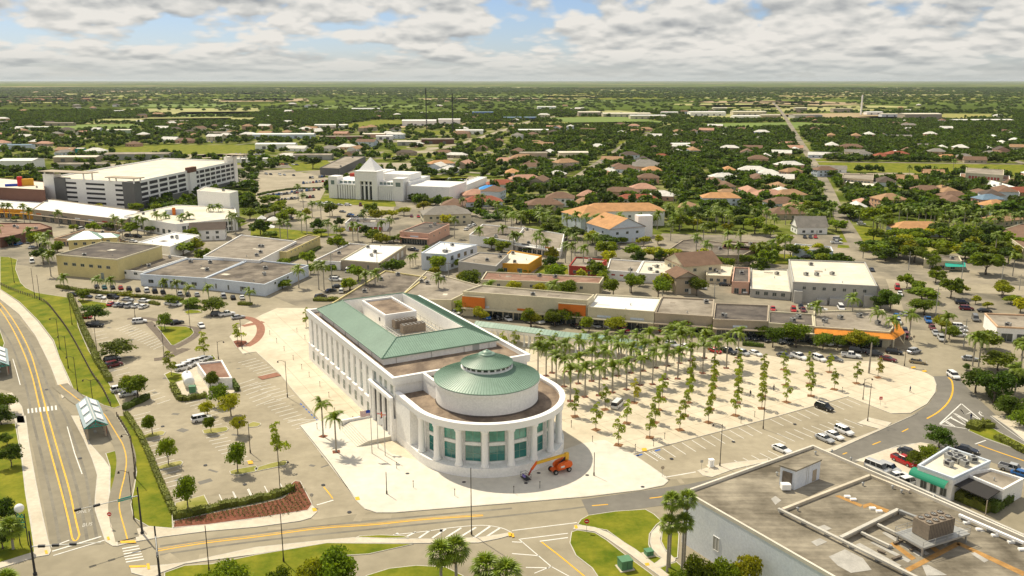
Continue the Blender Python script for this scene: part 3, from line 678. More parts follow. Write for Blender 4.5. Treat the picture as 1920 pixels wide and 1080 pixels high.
    # --- neck towards the drum
    nk = MB().use('white_wall'); nk.b2(-10.4, -8.5, 0, 10.4, -.05, 14.0); nk.build('neck_wall', t)
    for q in ((-10.5, -6.6, -9.8, -.13), (9.8, -6.6, 10.5, -.13)): MB().use('white_trim').b2(q[0], q[1], 14.0, q[2], q[3], 15.1).build('neck_parapet', t)
    MB().use('roof_brown').b2(-9.8, -8.5, 14.0, 9.8, .6, 14.055).build('neck_roof', t)
    # --- round front: centre of the drum
    c = (0.0, -11.6)
    al = R(0)
    def capsule(r, y=0.0, n=72): # straight sides from the main block, half circle in front
        return [(r, y)] + arc(c, r, 0, -math.pi, n) + [(-r, y)]
    pl = MB().use('white_wall'); pl.prism(capsule(17.25, -.06), 0, 2.0); pl.build('plinth', t)
    iw = MB().use('white_wall'); iw.prism(capsule(14.7, -.06), 2.0, 10.2, top=False)
    iw.b2(-17.2, -8.2, 2.0, -13.9, -.06, 10.2); iw.b2(13.9, -8.2, 2.0, 17.2, -.06, 10.2); iw.build('inner_wall', t)
    # entablature, parapet and lower roof deck
    def ringwall(mb, ro, ri, z0, z1, y=-.06):
        A = capsule(ro, y); B = capsule(ri, y); n = len(A)
        vs = [(*q, z0) for q in A] + [(*q, z1) for q in A] + [(*q, z1) for q in B] + [(*q, z0) for q in B]
        fs = []
        for i in range(n - 1):
            fs += [(i + 1, i, n + i, n + i + 1), (n + i + 1, n + i, 2 * n + i, 2 * n + i + 1), (2 * n + i + 1, 2 * n + i, 3 * n + i, 3 * n + i + 1), (3 * n + i + 1, 3 * n + i, i, i + 1)]
        mb.add(vs, fs)
    en = MB().use('white_trim'); ringwall(en, 17.1, 13.9, 10.2, 10.9); ringwall(en, 17.2, 16.3, 10.9, 11.5); ringwall(en, 17.4, 16.15, 11.5, 11.8); en.build('entablature', t)
    MB().use('roof_brown').prism(capsule(16.35, -.06), 10.8, 10.95).build('lower_roof', t)
    # columns
    out = -math.pi / 2
    col = MB().use('white_trim').lathe([(.0, 2.0), (.92, 2.0), (.92, 2.35), (.78, 2.6), (.70, 3.0), (.62, 9.3), (.72, 9.5), (.88, 9.75), (.88, 10.2)], 20).mesh('column', True)
    step = R(19.5); angs = [out + step * (k + .5) for k in range(-5, 5)]
    for a_ in angs: obj('column', col, t, (c[0] + 16.25 * math.cos(a_), c[1] + 16.25 * math.sin(a_), 0))
    # windows between the columns, two storeys, curved bay by bay
    up = winm('w', 3.2, 2.9, 2, 1, 'teal_light', 'green_metal'); lo = winm('w', 3.2, 3.3, 2, 2, 'teal_glass', 'green_metal')
    sd = winm('w', 1.1, 2.9, 1, 2, 'teal_glass', 'white_trim')
    for k in range(-4, 5):
        a_ = out + step * k
        loc = lambda r, z: (c[0] + r * math.cos(a_), c[1] + r * math.sin(a_), z)
        win(up, loc(14.73, 6.9), a_); win(lo, loc(14.73, 2.6), a_)
        b = MB().use('white_wall'); b.b2(-.12, -1.75, 6.05, .16, 1.75, 6.75); o = b.build('spandrel', t, loc=loc(14.7, 0)); o.rotation_euler = (0, 0, a_)
    for a_ in angs:
        b = MB().use('white_wall'); b.b2(-.3, -.45, 2.0, .3, .45, 10.2); o = b.build('pier', t, loc=(c[0] + 14.8 * math.cos(a_), c[1] + 14.8 * math.sin(a_), 0)); o.rotation_euler = (0, 0, a_)
    # drum, its cornice and cone roof
    d = MB().use('white_wall').lathe([(11.35, 10.9), (11.35, 15.2), (11.7, 15.35), (11.75, 15.9), (11.0, 15.9)], 96, c); d.build('drum', t, smooth=False)
    MB().use('shade_dark').lathe([(11.55, 10.96), (11.45, 11.25), (11.35, 11.25)], 96, c).build('shade_band', t)  # dark band painting in the shadow at the foot of the drum
    dm = MB().use('green_metal').lathe([(11.75, 15.95), (11.75, 16.15), (5.2, 18.65)], 96, c); do = dm.build('drum_roof', t)
    def cone_seams(r0, z0, r1, z1, n, parent):
        s = MB().use('green_metal_dark')
        for i in range(n):
            a_ = 2 * math.pi * i / n; ca, sa = math.cos(a_), math.sin(a_); q = Vector((-sa, ca, 0)) * .035; h = Vector((0, 0, .08))
            A = Vector((c[0] + r0 * ca, c[1] + r0 * sa, z0)); B = Vector((c[0] + r1 * ca, c[1] + r1 * sa, z1))
            s.add([tuple(A - q), tuple(A + q), tuple(B + q), tuple(B - q), tuple(A - q + h), tuple(A + q + h), tuple(B + q + h), tuple(B - q + h)], [(4, 5, 6, 7), (0, 4, 7, 3), (1, 2, 6, 5), (0, 1, 5, 4)])
        return s.build('roof_seams', parent, kind='stuff')
    cone_seams(11.75, 16.15, 5.2, 18.65, 110, do)
    ln = MB().use('white_trim').lathe([(5.35, 18.3), (5.35, 19.45)], 64, c); lo_ = ln.build('lantern_wall', t)
    sh = MB().use('white_trim').lathe([(5.75, 18.45), (5.75, 18.7), (5.35, 18.7)], 64, c); sh.build('lantern_sill', t)
    lw = MB().use('window_glass').b2(-.02, -.45, 0, .06, .45, .5).mesh('lantern_window')
    for k in range(24):
        a_ = 2 * math.pi * k / 24; o = obj('lantern_window', lw, t, (c[0] + 5.36 * math.cos(a_), c[1] + 5.36 * math.sin(a_), 18.82), a_)
    cr = MB().use('green_metal').lathe([(5.75, 19.4), (5.8, 19.55), (1.75, 21.2)], 64, c); co = cr.build('lantern_roof', t); cone_seams(5.8, 19.55, 1.8, 21.2, 64, co)
    MB().use('green_metal').lathe([(1.8, 21.15), (1.85, 21.4), (1.3, 21.45), (1.2, 21.6), (1.0, 21.85), (.6, 22.05), (.25, 22.12), (.22, 22.3), (0, 22.35)], 32, c).build('finial', t, smooth=True)
    return t
civ = civic()
civM = Matrix.Translation((MX, MY, .13)) @ Matrix.Rotation(BA, 4, 'Z')
def civp(x, y, z=0): v = civM @ Vector((x, y, z)); return (v.x, v.y, v.z)

def chiller(label, nfan, L_, W_, H_, leg, loc, rz, group):
    t = thing('chiller', label, 'chiller', loc, rz, group)
    b = MB().use('chiller_tan'); b.b2(-L_ / 2, -W_ / 2, leg, L_ / 2, W_ / 2, leg + H_); b.build('housing', t)
    s = MB().use('dark_metal')
    for i in range(int(L_ / .35)):
        x = -L_ / 2 + .18 + i * .35
        for sy in (-1, 1): s.b2(x, sy * W_ / 2 - .02, leg + .15, x + .05, sy * W_ / 2 + .02, leg + H_ - .1)
    s.build('grille', t, kind='stuff')
    cols, rows = nfan
    fm = MB().use('chiller_tan').lathe([(.52, 0), (.52, .22), (.46, .22), (.46, .02)], 16); fm.use('dark_metal').lathe([(.46, .05), (0.02, .05)], 16)
    for k in range(4): fm.use('galv').box((0, 0, .14), (.85, .12, .03), k * math.pi / 4)
    fm = fm.mesh('fan')
    for i in range(cols):
        for j in range(rows): obj('fan', fm, t, (-L_ / 2 + L_ * (i + .5) / cols, -W_ / 2 + W_ * (j + .5) / rows, leg + H_), scale=(min(1, L_ / cols / 1.1),) * 2 + (1,))
    if leg > .3:
        for sx in (-1, 1):
            for sy in (-1, 1): MB().use('galv').b2(sx * L_ * .45 - .08, sy * W_ * .42 - .08, 0, sx * L_ * .45 + .08, sy * W_ * .42 + .08, leg).build('leg', t)
    return t
chiller('rear of the two tan chillers in the roof well of the civic hall', (6, 2), 6.4, 2.4, 2.1, 1.0, civp(.4, 37.2, 14.1), BA, 'chillers in the roof well of the civic hall')
chiller('front of the two tan chillers in the roof well of the civic hall', (6, 2), 6.4, 2.4, 2.1, 1.0, civp(.6, 32.0, 14.1), BA, 'chillers in the roof well of the civic hall')
pr = MB().use('galv')
for k in range(9):
    pr.tube(civp(-4.5, 27 + k * 1.25, 15), civp(6.5, 27 + k * 1.25, 15), .14); 
    for x in (-4, 0, 4): pr.tube(civp(x, 27 + k * 1.25, 14.1), civp(x, 27 + k * 1.25, 15), .07)
for x in (-5, -4.2, 5.4, 6.6): pr.tube(civp(x, 26.5, 15.4), civp(x, 40, 15.4), .13)
for k in range(10): pr.tube(civp(8.2, 24 + k * 2.6, 14.1), civp(8.2, 24 + k * 2.6, 15.4), .06)
pr.tube(civp(8.2, 24, 15.4), civp(8.2, 48, 15.4), .09); pr.tube(civp(7.6, 24, 15.0), civp(7.6, 48, 15.0), .09)
o = pr.build('pipe_rack'); o['label'] = 'grid of pale pipes round the chillers on the civic hall roof'; o['category'] = 'pipework'
# ------------------------------------------------------------------ other buildings
for nm, c in (('cream', (.62, .56, .40)), ('yellow_wall', (.66, .56, .26)), ('pink', (.62, .38, .28)), ('tan', (.42, .35, .26)), ('blue_white', (.62, .68, .76)), ('grey_wall', (.42, .41, .38)),
              ('orange_wall', (.70, .36, .04)), ('red_wall', (.42, .06, .04)), ('brown_wall', (.17, .085, .06)), ('rust_panel', (.62, .17, .025)), ('grey_dark', (.16, .16, .155)), ('peach', (.62, .42, .26)), ('pale_green', (.45, .55, .42))):
    mat(nm, c, .85, var=.06, scale=.3)
mat('roof_gravel', (.20, .17, .13), .95, scale=.10, col2=(.40, .35, .28), lo=.35, hi=.68)
mat('roof_stain', (.085, .07, .055), .95, scale=.10, col2=(.30, .255, .20), lo=.38, hi=.68)
mat('roof_char', (.07, .06, .055), .95, scale=.15, col2=(.17, .145, .12))
mat('roof_white', (.74, .73, .70), .8, var=.06, scale=.1)
mat('roof_cream', (.60, .55, .43), .85, scale=.12, col2=(.75, .70, .58))
mat('roof_red', (.20, .10, .065), .95, scale=.2, col2=(.33, .21, .15))
mat('tile_orange', (.66, .24, .03), .8, var=.15, scale=.8)
for nm, c in (('shingle_brown', (.19, .115, .075)), ('shingle_tan', (.36, .22, .12)), ('shingle_orange', (.50, .27, .12)), ('shingle_grey', (.24, .22, .19)), ('shingle_pink', (.46, .26, .18)), ('shingle_white', (.66, .64, .58)), ('shingle_dark', (.10, .075, .06)), ('shingle_red', (.30, .09, .05)), ('shingle_blue', (.16, .24, .32))):
    mat(nm, c, .9, var=.14, scale=.35)
mat('awning_green', (.02, .25, .15), .7); mat('awning_teal', (.02, .36, .28), .6); mat('door_white', (.66, .64, .58), .6); mat('tarp_blue', (.03, .30, .75), .5)
mat('bright_red', (.62, .02, .02), .5); mat('bright_blue', (.02, .06, .40), .5)
OCC = []      # occupied ground, for the scatter
def occ(pl, pad=0.0): OCC.append(([min(p[0] for p in pl) - pad, min(p[1] for p in pl) - pad, max(p[0] for p in pl) + pad, max(p[1] for p in pl) + pad], ccw(pl)))
def inside(p, pl):
    x, y = p; r = False; n = len(pl); j = n - 1
    for i in range(n):
        if (pl[i][1] > y) != (pl[j][1] > y) and x < (pl[j][0] - pl[i][0]) * (y - pl[i][1]) / (pl[j][1] - pl[i][1]) + pl[i][0]: r = not r
        j = i
    return r
WINS = {}
def winmesh(w, h, gm='window_glass', fm='frame_metal', depth=.05):
    k = (round(w, 1), round(h, 1), gm, fm)
    if k not in WINS:
        g = MB().use(gm).b2(-w / 2, -.02, 0, w / 2, depth, h).mesh('window')
        f = MB().use(fm); t = .07
        f.b2(-w / 2 - t, -.02, -t, w / 2 + t, depth + .05, 0); f.b2(-w / 2 - t, -.02, h, w / 2 + t, depth + .05, h + t); f.b2(-w / 2 - t, -.02, 0, -w / 2, depth + .05, h); f.b2(w / 2, -.02, 0, w / 2 + t, depth + .05, h)
        f.b2(-.03, depth, 0, .03, depth + .03, h)
        WINS[k] = (g, f.mesh('window_frame'))
    return WINS[k]
def put_windows(t, a, b, z, n, w, h, gm='window_glass', fm='frame_metal', name='window', frame=True, m0=.08, m1=.08, out=0.0):
    """n windows along the wall from a to b (ccw outline: outside lies on the right)"""
    A = Vector(a); B = Vector(b); d = B - A; L = d.length; d.normalize(); nn = Vector((d.y, -d.x)); ang = math.atan2(-d.y, -d.x)
    g, f = winmesh(w, h, gm, fm)
    for i in range(n):
        s = L * (m0 + (1 - m0 - m1) * (i + .5) / n); p = A + d * s + nn * out
        o = obj(name, g, t, (p.x, p.y, z), ang)
        if frame: obj('window_frame', f, o)
ACM = None
def roof_units(t, pl, z, n, rnd):
    global ACM
    if ACM is None:
        a = MB().use('galv').b2(-.8, -.6, .25, .8, .6, 1.25); a.use('dark_metal').b2(-.5, -.62, .5, .5, -.6, 1.1); a.lathe([(.42, 1.26), (.42, 1.33), (.0, 1.33)], 10)
        a.use('galv').b2(-.7, -.5, 0, .7, .5, .25); ACM = a.mesh('rooftop_unit')
    xs = [p[0] for p in pl]; ys = [p[1] for p in pl]; inn = offset(ccw(pl), -2.2)
    for _ in range(n * 12):
        if n <= 0: break
        p = (rnd.uniform(min(xs), max(xs)), rnd.uniform(min(ys), max(ys)))
        if inside(p, inn): obj('rooftop_unit', ACM, t, (*p, z), rnd.choice((0, .5, R(29), R(-60)))); n -= 1
def fb(label, reg, roof, base=None, h=None, wall='cream', rm='roof_gravel', par=.5, units=2, wins=(), cat='building', name='flat_roofed_building', trim=None, seed=1):
    rp_ = pts(reg, roof)
    if h is None:
        bx, by = px(reg, *base); h = max(2.8, hgt(bx, by, rp_[0][1]))
    W_ = gp(rp_, h); cx = sum(p[0] for p in W_) / len(W_); cy = sum(p[1] for p in W_) / len(W_)
    pl = [(x - cx, y - cy) for x, y in W_]; rev = ccw(pl) != pl
    pl2 = ccw(pl); occ(W_, 3.0)
    t = thing(name, label, cat, (cx, cy, 0))
    MB().use(wall).prism(pl2, 0, h - par, top=False).build('wall', t)
    MB().use(rm).prism(offset(pl2, -.2), h - par - .2, h - par).build('roof', t)
    n = len(pl2); inn = offset(pl2, -.35); ou = offset(pl2, .08); p = MB().use(trim or wall)
    zz = h - par
    for A, B, za, zb in ((ou, ou, zz, h), (ou, inn, h, h), (inn, inn, h, zz)):
        p.add([(*q, za) for q in A] + [(*q, zb) for q in B], [(i, (i + 1) % n, n + (i + 1) % n, n + i) for i in range(n)])
    p.add([(*q, zz) for q in ou] + [(*q, zz) for q in pl2], [((i + 1) % n, i, n + i, n + (i + 1) % n) for i in range(n)])
    p.build('parapet', t)
    for w in wins:
        # edge index in the order the corners were given, z, count, width, height, ...
        e = w[0]; a, b = pl[e], pl[(e + 1) % len(pl)]
        if rev: a, b = b, a
        put_windows(t, a, b, *w[1:5], **(w[5] if len(w) > 5 else {}))
    roof_units(t, pl, zz, units, random.Random(seed + int(cx)))
    r3 = random.Random(int(cx * 7)); inn = offset(pl2, -2.5); ex = [p_[0] for p_ in pl2]; ey = [p_[1] for p_ in pl2]; PV = WINS.setdefault('pv', MB().use('galv').lathe([(.14, 0), (.12, .5), (.24, .55), (.08, .75)], 6).mesh('roof_vent')); A0 = Vector(pl[0]); A1 = Vector(pl[1]); an = math.atan2(A1.y - A0.y, A1.x - A0.x)
    for k in range(6 if cx * cx + cy * cy < 2.5e5 else 0):
        q = (r3.uniform(min(ex), max(ex)), r3.uniform(min(ey), max(ey)))
        if inside(q, inn):
            if k % 2: obj('roof_vent', PV, t, (*q, zz))
            else: MB().use(r3.choice(('roof_gravel', 'roof_char', 'roof_cream', 'roof_stain'))).box((q[0], q[1], zz + .01), (r3.uniform(1.5, 5), r3.uniform(1, 3), .02), an).build('roof_patch', t)
    if wins and len(wins[0]) > 5 and wins[0][5] is SHOP and h > 3.6:
        d = (A1 - A0).normalized(); nn = Vector((d.y, -d.x)); nn = nn if nn.dot(A0 + A1) > 0 else -nn
        MB().use(trim or wall).prism([tuple(A0 + nn * .1), tuple(A1 + nn * .1), tuple(A1 + nn * 1.9), tuple(A0 + nn * 1.9)], 3.0, 3.35, bottom=True).build('shop_canopy', t)
        L_ = (A1 - A0).length; ns = max(1, int(L_ / 11))
        for k in range(ns): c_ = A0 + d * (L_ * (k + .5) / ns) + nn * .08; MB().use(r3.choice(('white_trim', 'red_wall', 'blue_white', 'grey_dark', 'rust_panel'))).box((c_.x, c_.y, 3.85), (min(4.5, L_ / ns * .6), .1, .7), an).build('sign_board', t)
    return t, pl, h, rev
D = dict
DOOR = D(gm='grey_dark', name='door', frame=False); SHOP = D(gm='window_glass', fm='door_white', name='shop_window')
# -- left centre: warehouses
fb('pale yellow two storey warehouse with six high windows by the street bend', 'R2', '377 852,788 886,1090 792,690 765', (385, 992), wall='yellow_wall', rm='roof_char', wins=((0, 4.6, 6, 1.9, 1.1), (0, 0, 1, 1.4, 2.6, D(gm='pale_glass', m0=.68, m1=.2)),), units=1, trim='cream')
fb('low white annex with a dark flat roof joined to the yellow warehouse', 'R2', '790 955,965 968,1262 872,1092 853', (790, 1012), wall='white_wall', rm='roof_stain', wins=((0, 2, 2, 1.6, .9),))
fb('long white warehouse front with a stained grey roof, left half beside the parked cars', 'A1', '945 122,1380 148,1668 25,1262 15', (945, 200), wall='blue_white', rm='roof_stain', wins=((0, 1.4, 5, 2.2, 1.3), (0, 0, 1, 2.4, 2.6, D(m0=.3, m1=.55))), units=3)
fb('long white warehouse front with a brown stained roof, right half ending at the palm', 'F', '384 521,496 533,578 497,470 486', (384, 543), wall='blue_white', rm='roof_stain', wins=((0, 1.0, 4, .6, 1.8), (0, 1.6, 1, 2.6, 1.2, D(m0=.55, m1=.25)), (1, 3.0, 3, 1.2, .8)), units=2)
fb('wide grey roofed building behind the long white warehouse', 'F', '381 480,486 488,556 452,452 440', h=5.5, wall='white_wall', rm='roof_gravel', units=4)
fb('narrow pale yellow building with a row of tiny windows and hedge below its side wall', 'R3', '85 826,205 836,432 730,352 718', (90, 897), wall='yellow_wall', rm='roof_stain', wins=((1, 3.6, 8, .7, .5), (0, 0, 1, 1.6, 2.4, DOOR)), units=0)
fb('brown roofed workshop with white front wall beside the white roofed garage row', 'R3', '390 892,568 902,755 786,632 776', (390, 948), wall='white_wall', rm='roof_stain', wins=((0, 0, 1, 2.6, 2.4, D(gm='grey_dark', name='door', m0=.5, m1=.1)),), units=1)
fb('tan workshop with white roof and five roller doors along its side', 'R3', '572 888,832 908,1012 792,762 780', (574, 955), wall='tan', rm='roof_white', trim='cream', wins=((1, 0, 5, 3.4, 3.0, D(gm='door_white', name='roller_door')), (0, 1.2, 2, .7, 1.6)), units=3)
fb('pink walled store with a dark roof and pale sign board behind the palms', 'R3', '970 698,1168 712,1306 647,1140 634', (975, 775), wall='pink', rm='roof_char', wins=((0, 0, 5, 3.0, 2.4, SHOP), (1, 3.2, 3, 1.0, .8)), units=2, trim='pink')
fb('blue white two storey office with dark awnings and roof gables by the junction', 'R3', '1115 842,1282 852,1492 787,1242 766', (1120, 956), wall='blue_white', rm='roof_white', wins=((0, 4.4, 2, 1.8, 1.6), (0, 1.2, 1, 1.2, 1.2), (1, 4.2, 4, 2.0, 1.8), (1, 1, 4, 1.8, 1.4)), units=3)
fb('grey low building with stained roof right of the blue white office', 'R3', '1365 898,1620 932,1705 850,1502 838', (1365, 990), wall='grey_wall', rm='roof_gravel', wins=((0, 1.5, 2, 1.2, 1.2),), units=2)
fb('orange yellow shop with a white flat roof beside a small green lawn', 'F', '930 493,991 495,1016 479,958 469', (930, 512), wall='orange_wall', rm='roof_cream', wins=((0, 1, 2, 1.4, 1.3), (0, 0, 1, 1.3, 2.2, D(gm='awning_green', name='door', m0=.6, m1=.1))), units=2)
fb('long cream building with small square windows behind the plaza street shops', 'F', '902 524,1124 531,1132 519,912 509', (902, 550), wall='cream', rm='roof_red', wins=((0, 3, 6, 1.1, 1.0),), units=2)
fb('grey roofed cream hall with tall windows left of the orange panelled shops', 'F', '745 560,846 562,900 535,800 508', h=5.0, wall='cream', rm='roof_gravel', units=3, par=.4)
fb('stained dark roofed store with yellow parapet behind the far end of the civic hall', 'F', '622 568,742 562,800 519,722 507', h=5.0, wall='yellow_wall', rm='roof_stain', units=4, par=.5)
fb('cream shop row with two rust orange wall panels facing the plaza street', 'F', '868 546,1101 563,1114 552,903 534', (868, 592), wall='cream', rm='roof_gravel', wins=((0, 0, 10, 3.2, 2.6, SHOP),), units=1)
_p = BP = None
def rust(x0, x1, y0, y1, yb, lab):
    a = Vector(G(x0, yb + 10)); b = Vector(G(x1, yb + 14)); t = thing('rust_wall_panel', lab, 'wall panel', (*a, 0)); d = b - a; L_ = d.length; h1 = 7.2; o_ = Vector(G(x0, yb)); n_ = Vector((d.y, -d.x)).normalized() * 2.0; a0 = Vector((0, 0)) + n_ * .12; b0 = d + n_ * .12
    MB().use('rust_panel').prism([tuple(a0), tuple(b0), tuple(b0 + n_ * .15), tuple(a0 + n_ * .15)], 3.1, h1, bottom=True).build('panel', t); MB().use('cream').prism([tuple(a0), tuple(b0), tuple(b0 + n_ * .2), tuple(a0 + n_ * .2)], h1, h1 + .3, bottom=True).build('cap', t)
rust(868, 910, 0, 0, 582, 'left rust orange wall panel on the cream shop row'); rust(1047, 1098, 0, 0, 597, 'right rust orange wall panel on the cream shop row')
fb('cream store with a bright white roof in the row facing the plaza', 'F', '1102 575,1227 584,1240 558,1118 551', (1102, 612), wall='cream', rm='roof_white', wins=((0, 0, 5, 3.4, 2.8, SHOP),), units=0)
fb('store with weathered grey roof right of the bright white roof', 'F', '1228 586,1336 593,1339 561,1241 556', (1228, 622), wall='tan', rm='roof_gravel', wins=((0, 0, 5, 3.2, 2.6, SHOP),), units=1)
fb('store with charcoal roof between the grey roofed store and the orange tiled store', 'F', '1337 598,1440 602,1442 572,1341 568', (1337, 632), wall='tan', rm='roof_char', wins=((0, 0, 5, 3.0, 2.6, SHOP),), units=1)
fb('narrow dark roofed store left of the orange tiled canopy', 'F', '1441 605,1526 611,1524 588,1442 583', (1441, 636), wall='cream', rm='roof_char', wins=((0, 0, 4, 3.0, 2.4, SHOP),), units=2)
t, pl, h, rv = fb('corner store with a curved orange tiled canopy at the plaza junction', 'F', '1527 612,1668 622,1676 612,1656 580,1526 583', (1527, 642), wall='cream', rm='roof_gravel', wins=((0, 0, 7, 2.6, 2.4, SHOP),), units=4)
# its canopy
e0, e1, e2 = Vector(pl[0]), Vector(pl[1]), Vector(pl[2])
outl = [tuple(e0)] + [tuple(e1)] + [tuple(e2)]; d1 = (e1 - e0).normalized(); n1 = Vector((d1.y, -d1.x)); n1 = n1 if n1.y < 0 else -n1
line = [e0 + n1 * .1, e1 + n1 * .1, e2 + Vector((.5, 0)), Vector(pl[3]).lerp(e2, .5) + Vector((.6, 0))]
lo = [e0 + n1 * 2.8, e1 + n1 * 2.8 + d1 * 1.0, e2 + n1 * 1 + d1 * 3.2, Vector(pl[3]).lerp(e2, .5) + Vector((3.4, 0))]
cm = MB().use('tile_orange'); cm.add([(p.x, p.y, h - .5) for p in line] + [(p.x, p.y, h - 1.6) for p in lo], [(i, 4 + i, 5 + i, 1 + i) for i in range(3)]); cm.build('tiled_canopy', t)
for p in lo:
    MB().use('cream').tube((p.x, p.y, 0), (p.x, p.y, h - 1.6), .2, n=6).build('post', t)
fb('low shop with a red stripe wall beside the small lawn', 'F', '1067 498,1116 501,1138 487,1080 481', (1067, 516), wall='red_wall', rm='roof_gravel', wins=((0, 1, 3, 1.2, 1.2),), units=1)
fb('weathered white store with two small red signs facing the rear lot', 'R4', '640 742,842 757,885 682,662 666', (640, 808), wall='white_wall', rm='roof_gravel', wins=((0, 2.0, 3, 1.5, .6, D(gm='red_wall', name='sign_board', frame=False)),), units=1)
fb('white store with a green door hood right of the one with red signs', 'R4', '845 762,1086 772,1116 692,888 680', (845, 826), wall='white_wall', rm='roof_cream', wins=((0, 2.0, 1, 1.8, .7, D(gm='awning_teal', name='sign_board', frame=False, m0=.5, m1=.05)), (0, 0, 1, 1.2, 2.0, D(gm='grey_dark', name='door', frame=False, m0=.5, m1=.1))), units=4)
fb('cream shop with a patched white roof right of the brown gabled hall', 'R4', '1312 776,1476 783,1490 712,1316 700', (1312, 832), wall='cream', rm='roof_cream', wins=((0, 1, 3, 1.2, 1.1),), units=4)
fb('narrow pink shop with charcoal roof and orange forecourt', 'R4', '1485 818,1602 824,1602 726,1500 722', (1485, 900), wall='pink', rm='roof_char', wins=((0, .2, 2, 1.6, 1.9),), units=1)
fb('low cream roofed wing on the left of the big white roofed store', 'F', '1407 541,1483 547,1477 505,1408 502', (1407, 557), wall='grey_wall', rm='roof_cream', wins=((0, 1.2, 4, 1.4, 1.3),), units=1)
t, pl, h, rv = fb('big pale store with a broad cream roof and seven small upper windows', 'F', '1487 528,1645 536,1622 491,1479 486', (1487, 566), wall='grey_wall', rm='roof_cream', wins=((0, h * .0 + 5.0, 7, 1.1, 1.1),), units=4)
q = MB().use('grey_wall'); a, b = Vector(pl[0]), Vector(pl[1]); d1 = (b - a).normalized(); nn = Vector((d1.y, -d1.x)); nn = nn if nn.y < 0 else -nn
for s0, s1, hh_, dd in ((.45, .8, 2.6, 2.2), (.02, .12, 4.6, 2.0), (.85, .97, 4.2, 1.8), (.3, .42, 2.0, 2)):
    P0 = a + (b - a) * s0; P1 = a + (b - a) * s1; q = MB().use('grey_wall').prism([tuple(P0 + nn * .02), tuple(P1 + nn * .02), tuple(P1 + nn * dd), tuple(P0 + nn * dd)], 0, hh_); q.build('loading_bay', t)
fb('white row of shops with dark awnings behind the tall palms', 'R4', '15 555,330 600,352 500,70 452', (15, 612), wall='white_wall', rm='roof_gravel', wins=((0, .1, 8, 2.2, 2.0, SHOP),), units=3)
fb('long low grey roofed row behind the palms left of the orange roofed hotel', 'F', '880 440,962 452,982 428,905 420', h=5, wall='white_wall', rm='roof_stain', units=2)
fb('flat tan building under trees right of the palm car park', 'R4', '1060 600,1400 640,1560 640,1660 590,1230 530,1150 540', h=4, wall='tan', rm='roof_stain', units=2)
fb('long low brown building beyond the gabled halls', 'R4', '1420 590,1728 610,1728 560,1440 548', h=4.0, wall='brown_wall', rm='roof_gravel', wins=((0, .2, 8, 2, 1.6),), units=2)
fb('small low shop with a teal awning by the wide cross street', 'R5', '1053 885,1310 900,1290 862,1060 848', (1053, 945), wall='cream', rm='roof_stain', wins=((0, .4, 3, 1.6, 1.3),), units=1)
ta = MB().use('awning_teal'); g0 = [G(*px('R5', x, y), z) for x, y, z in ((1197, 906, 3.0), (1332, 908, 3.0), (1335, 938, 2.2), (1195, 936, 2.2))]
ta.add([(*p, z) for p, z in zip(g0, (3.0, 3.0, 2.2, 2.2))], [(0, 1, 2, 3), (3, 2, 1, 0)])
o = ta.build('shop_awning'); o['label'] = 'teal awning standing over the small shop by the cross street'; o['category'] = 'awning'
fb('white commercial building with orange parapet strips and a dark entrance at the right edge', 'A8', '1548 402,1800 415,1820 325,1463 312', (1548, 500), wall='white_wall', rm='roof_gravel', wins=((0, .1, 2, 3.2, 2.4),), units=1, trim='peach')
fb('low brown brick row with many roof fans at the left edge', 'R2', '0 742,350 668,270 640,-200 640', h=5, wall='brown_wall', rm='roof_red', wins=((0, .2, 5, 2.4, 2.2),), units=6)
fb('peach store with a dark roof beside the green roofed pavilion', 'R2', '365 745,612 755,808 702,560 688', (365, 792), wall='peach', rm='roof_stain', wins=((0, .3, 7, 1.6, 1.6),), units=2)
fb('white roofed gallery with vents behind the green slide', 'R2', '930 770,1145 800,1345 722,1170 700', h=6, wall='white_wall', rm='roof_white', units=3)
fb('dark blue roof warehouse behind the white porticoed building', 'R3', '430 268,560 273,740 190,600 190', h=6, wall='bright_blue' if False else 'grey_dark', rm='roof_gravel', units=2)
fb('narrow white roofed hall right of the white porticoed building', 'R3', '1365 375,1425 382,1558 330,1500 325', h=5, wall='white_wall', rm='roof_white', units=0)
fb('grey roofed shops with red fronts behind the double row of palms', 'R3', '600 640,880 640,900 612,640 606', h=4.5, wall='white_wall', rm='roof_char', wins=((0, .2, 7, 2, 2, D(gm='red_wall', name='shop_window')),), units=2)
fb('white gym building at the far edge of the long green field', 'R5', '1335 300,1590 318,1592 282,1338 266', h=8.5, wall='cream', rm='roof_gravel', wins=((0, 4.0, 10, 1.6, 2.2, D(gm='red_wall')),), units=0)
fb('low red roofed wing round the white gym building', 'R5', '1295 335,1632 350,1630 322,1300 305', h=4.0, wall='white_wall', rm='roof_red', wins=((0, .5, 9, 2.4, 1.6),), units=0)
fb('sprawling white roofed school right of the white gym', 'R5', '1470 405,1700 440,1680 400,1500 350', h=4, wall='white_wall', rm='roof_white', units=3)
fb('two storey pale motel with dark balconies among trees', 'R5', '500 335,710 350,715 312,510 308', h=6.5, wall='tan', rm='roof_gravel', wins=((0, .5, 8, 1.8, 1.4), (0, 3.6, 8, 1.8, 1.4)), units=0)
fb('white shop with turquoise stripe in front of the pale motel', 'R5', '520 385,730 392,735 365,530 352', h=4.2, wall='awning_teal' if False else 'white_wall', rm='roof_cream', wins=((0, .8, 5, 2.6, 1.4, D(gm='teal_glass')),), units=0)
fb('long shed with a blue white roof by the car park trees', 'R5', '165 815,440 830,425 800,185 780', h=3.8, wall='blue_white', rm='roof_gravel', wins=(), units=0)
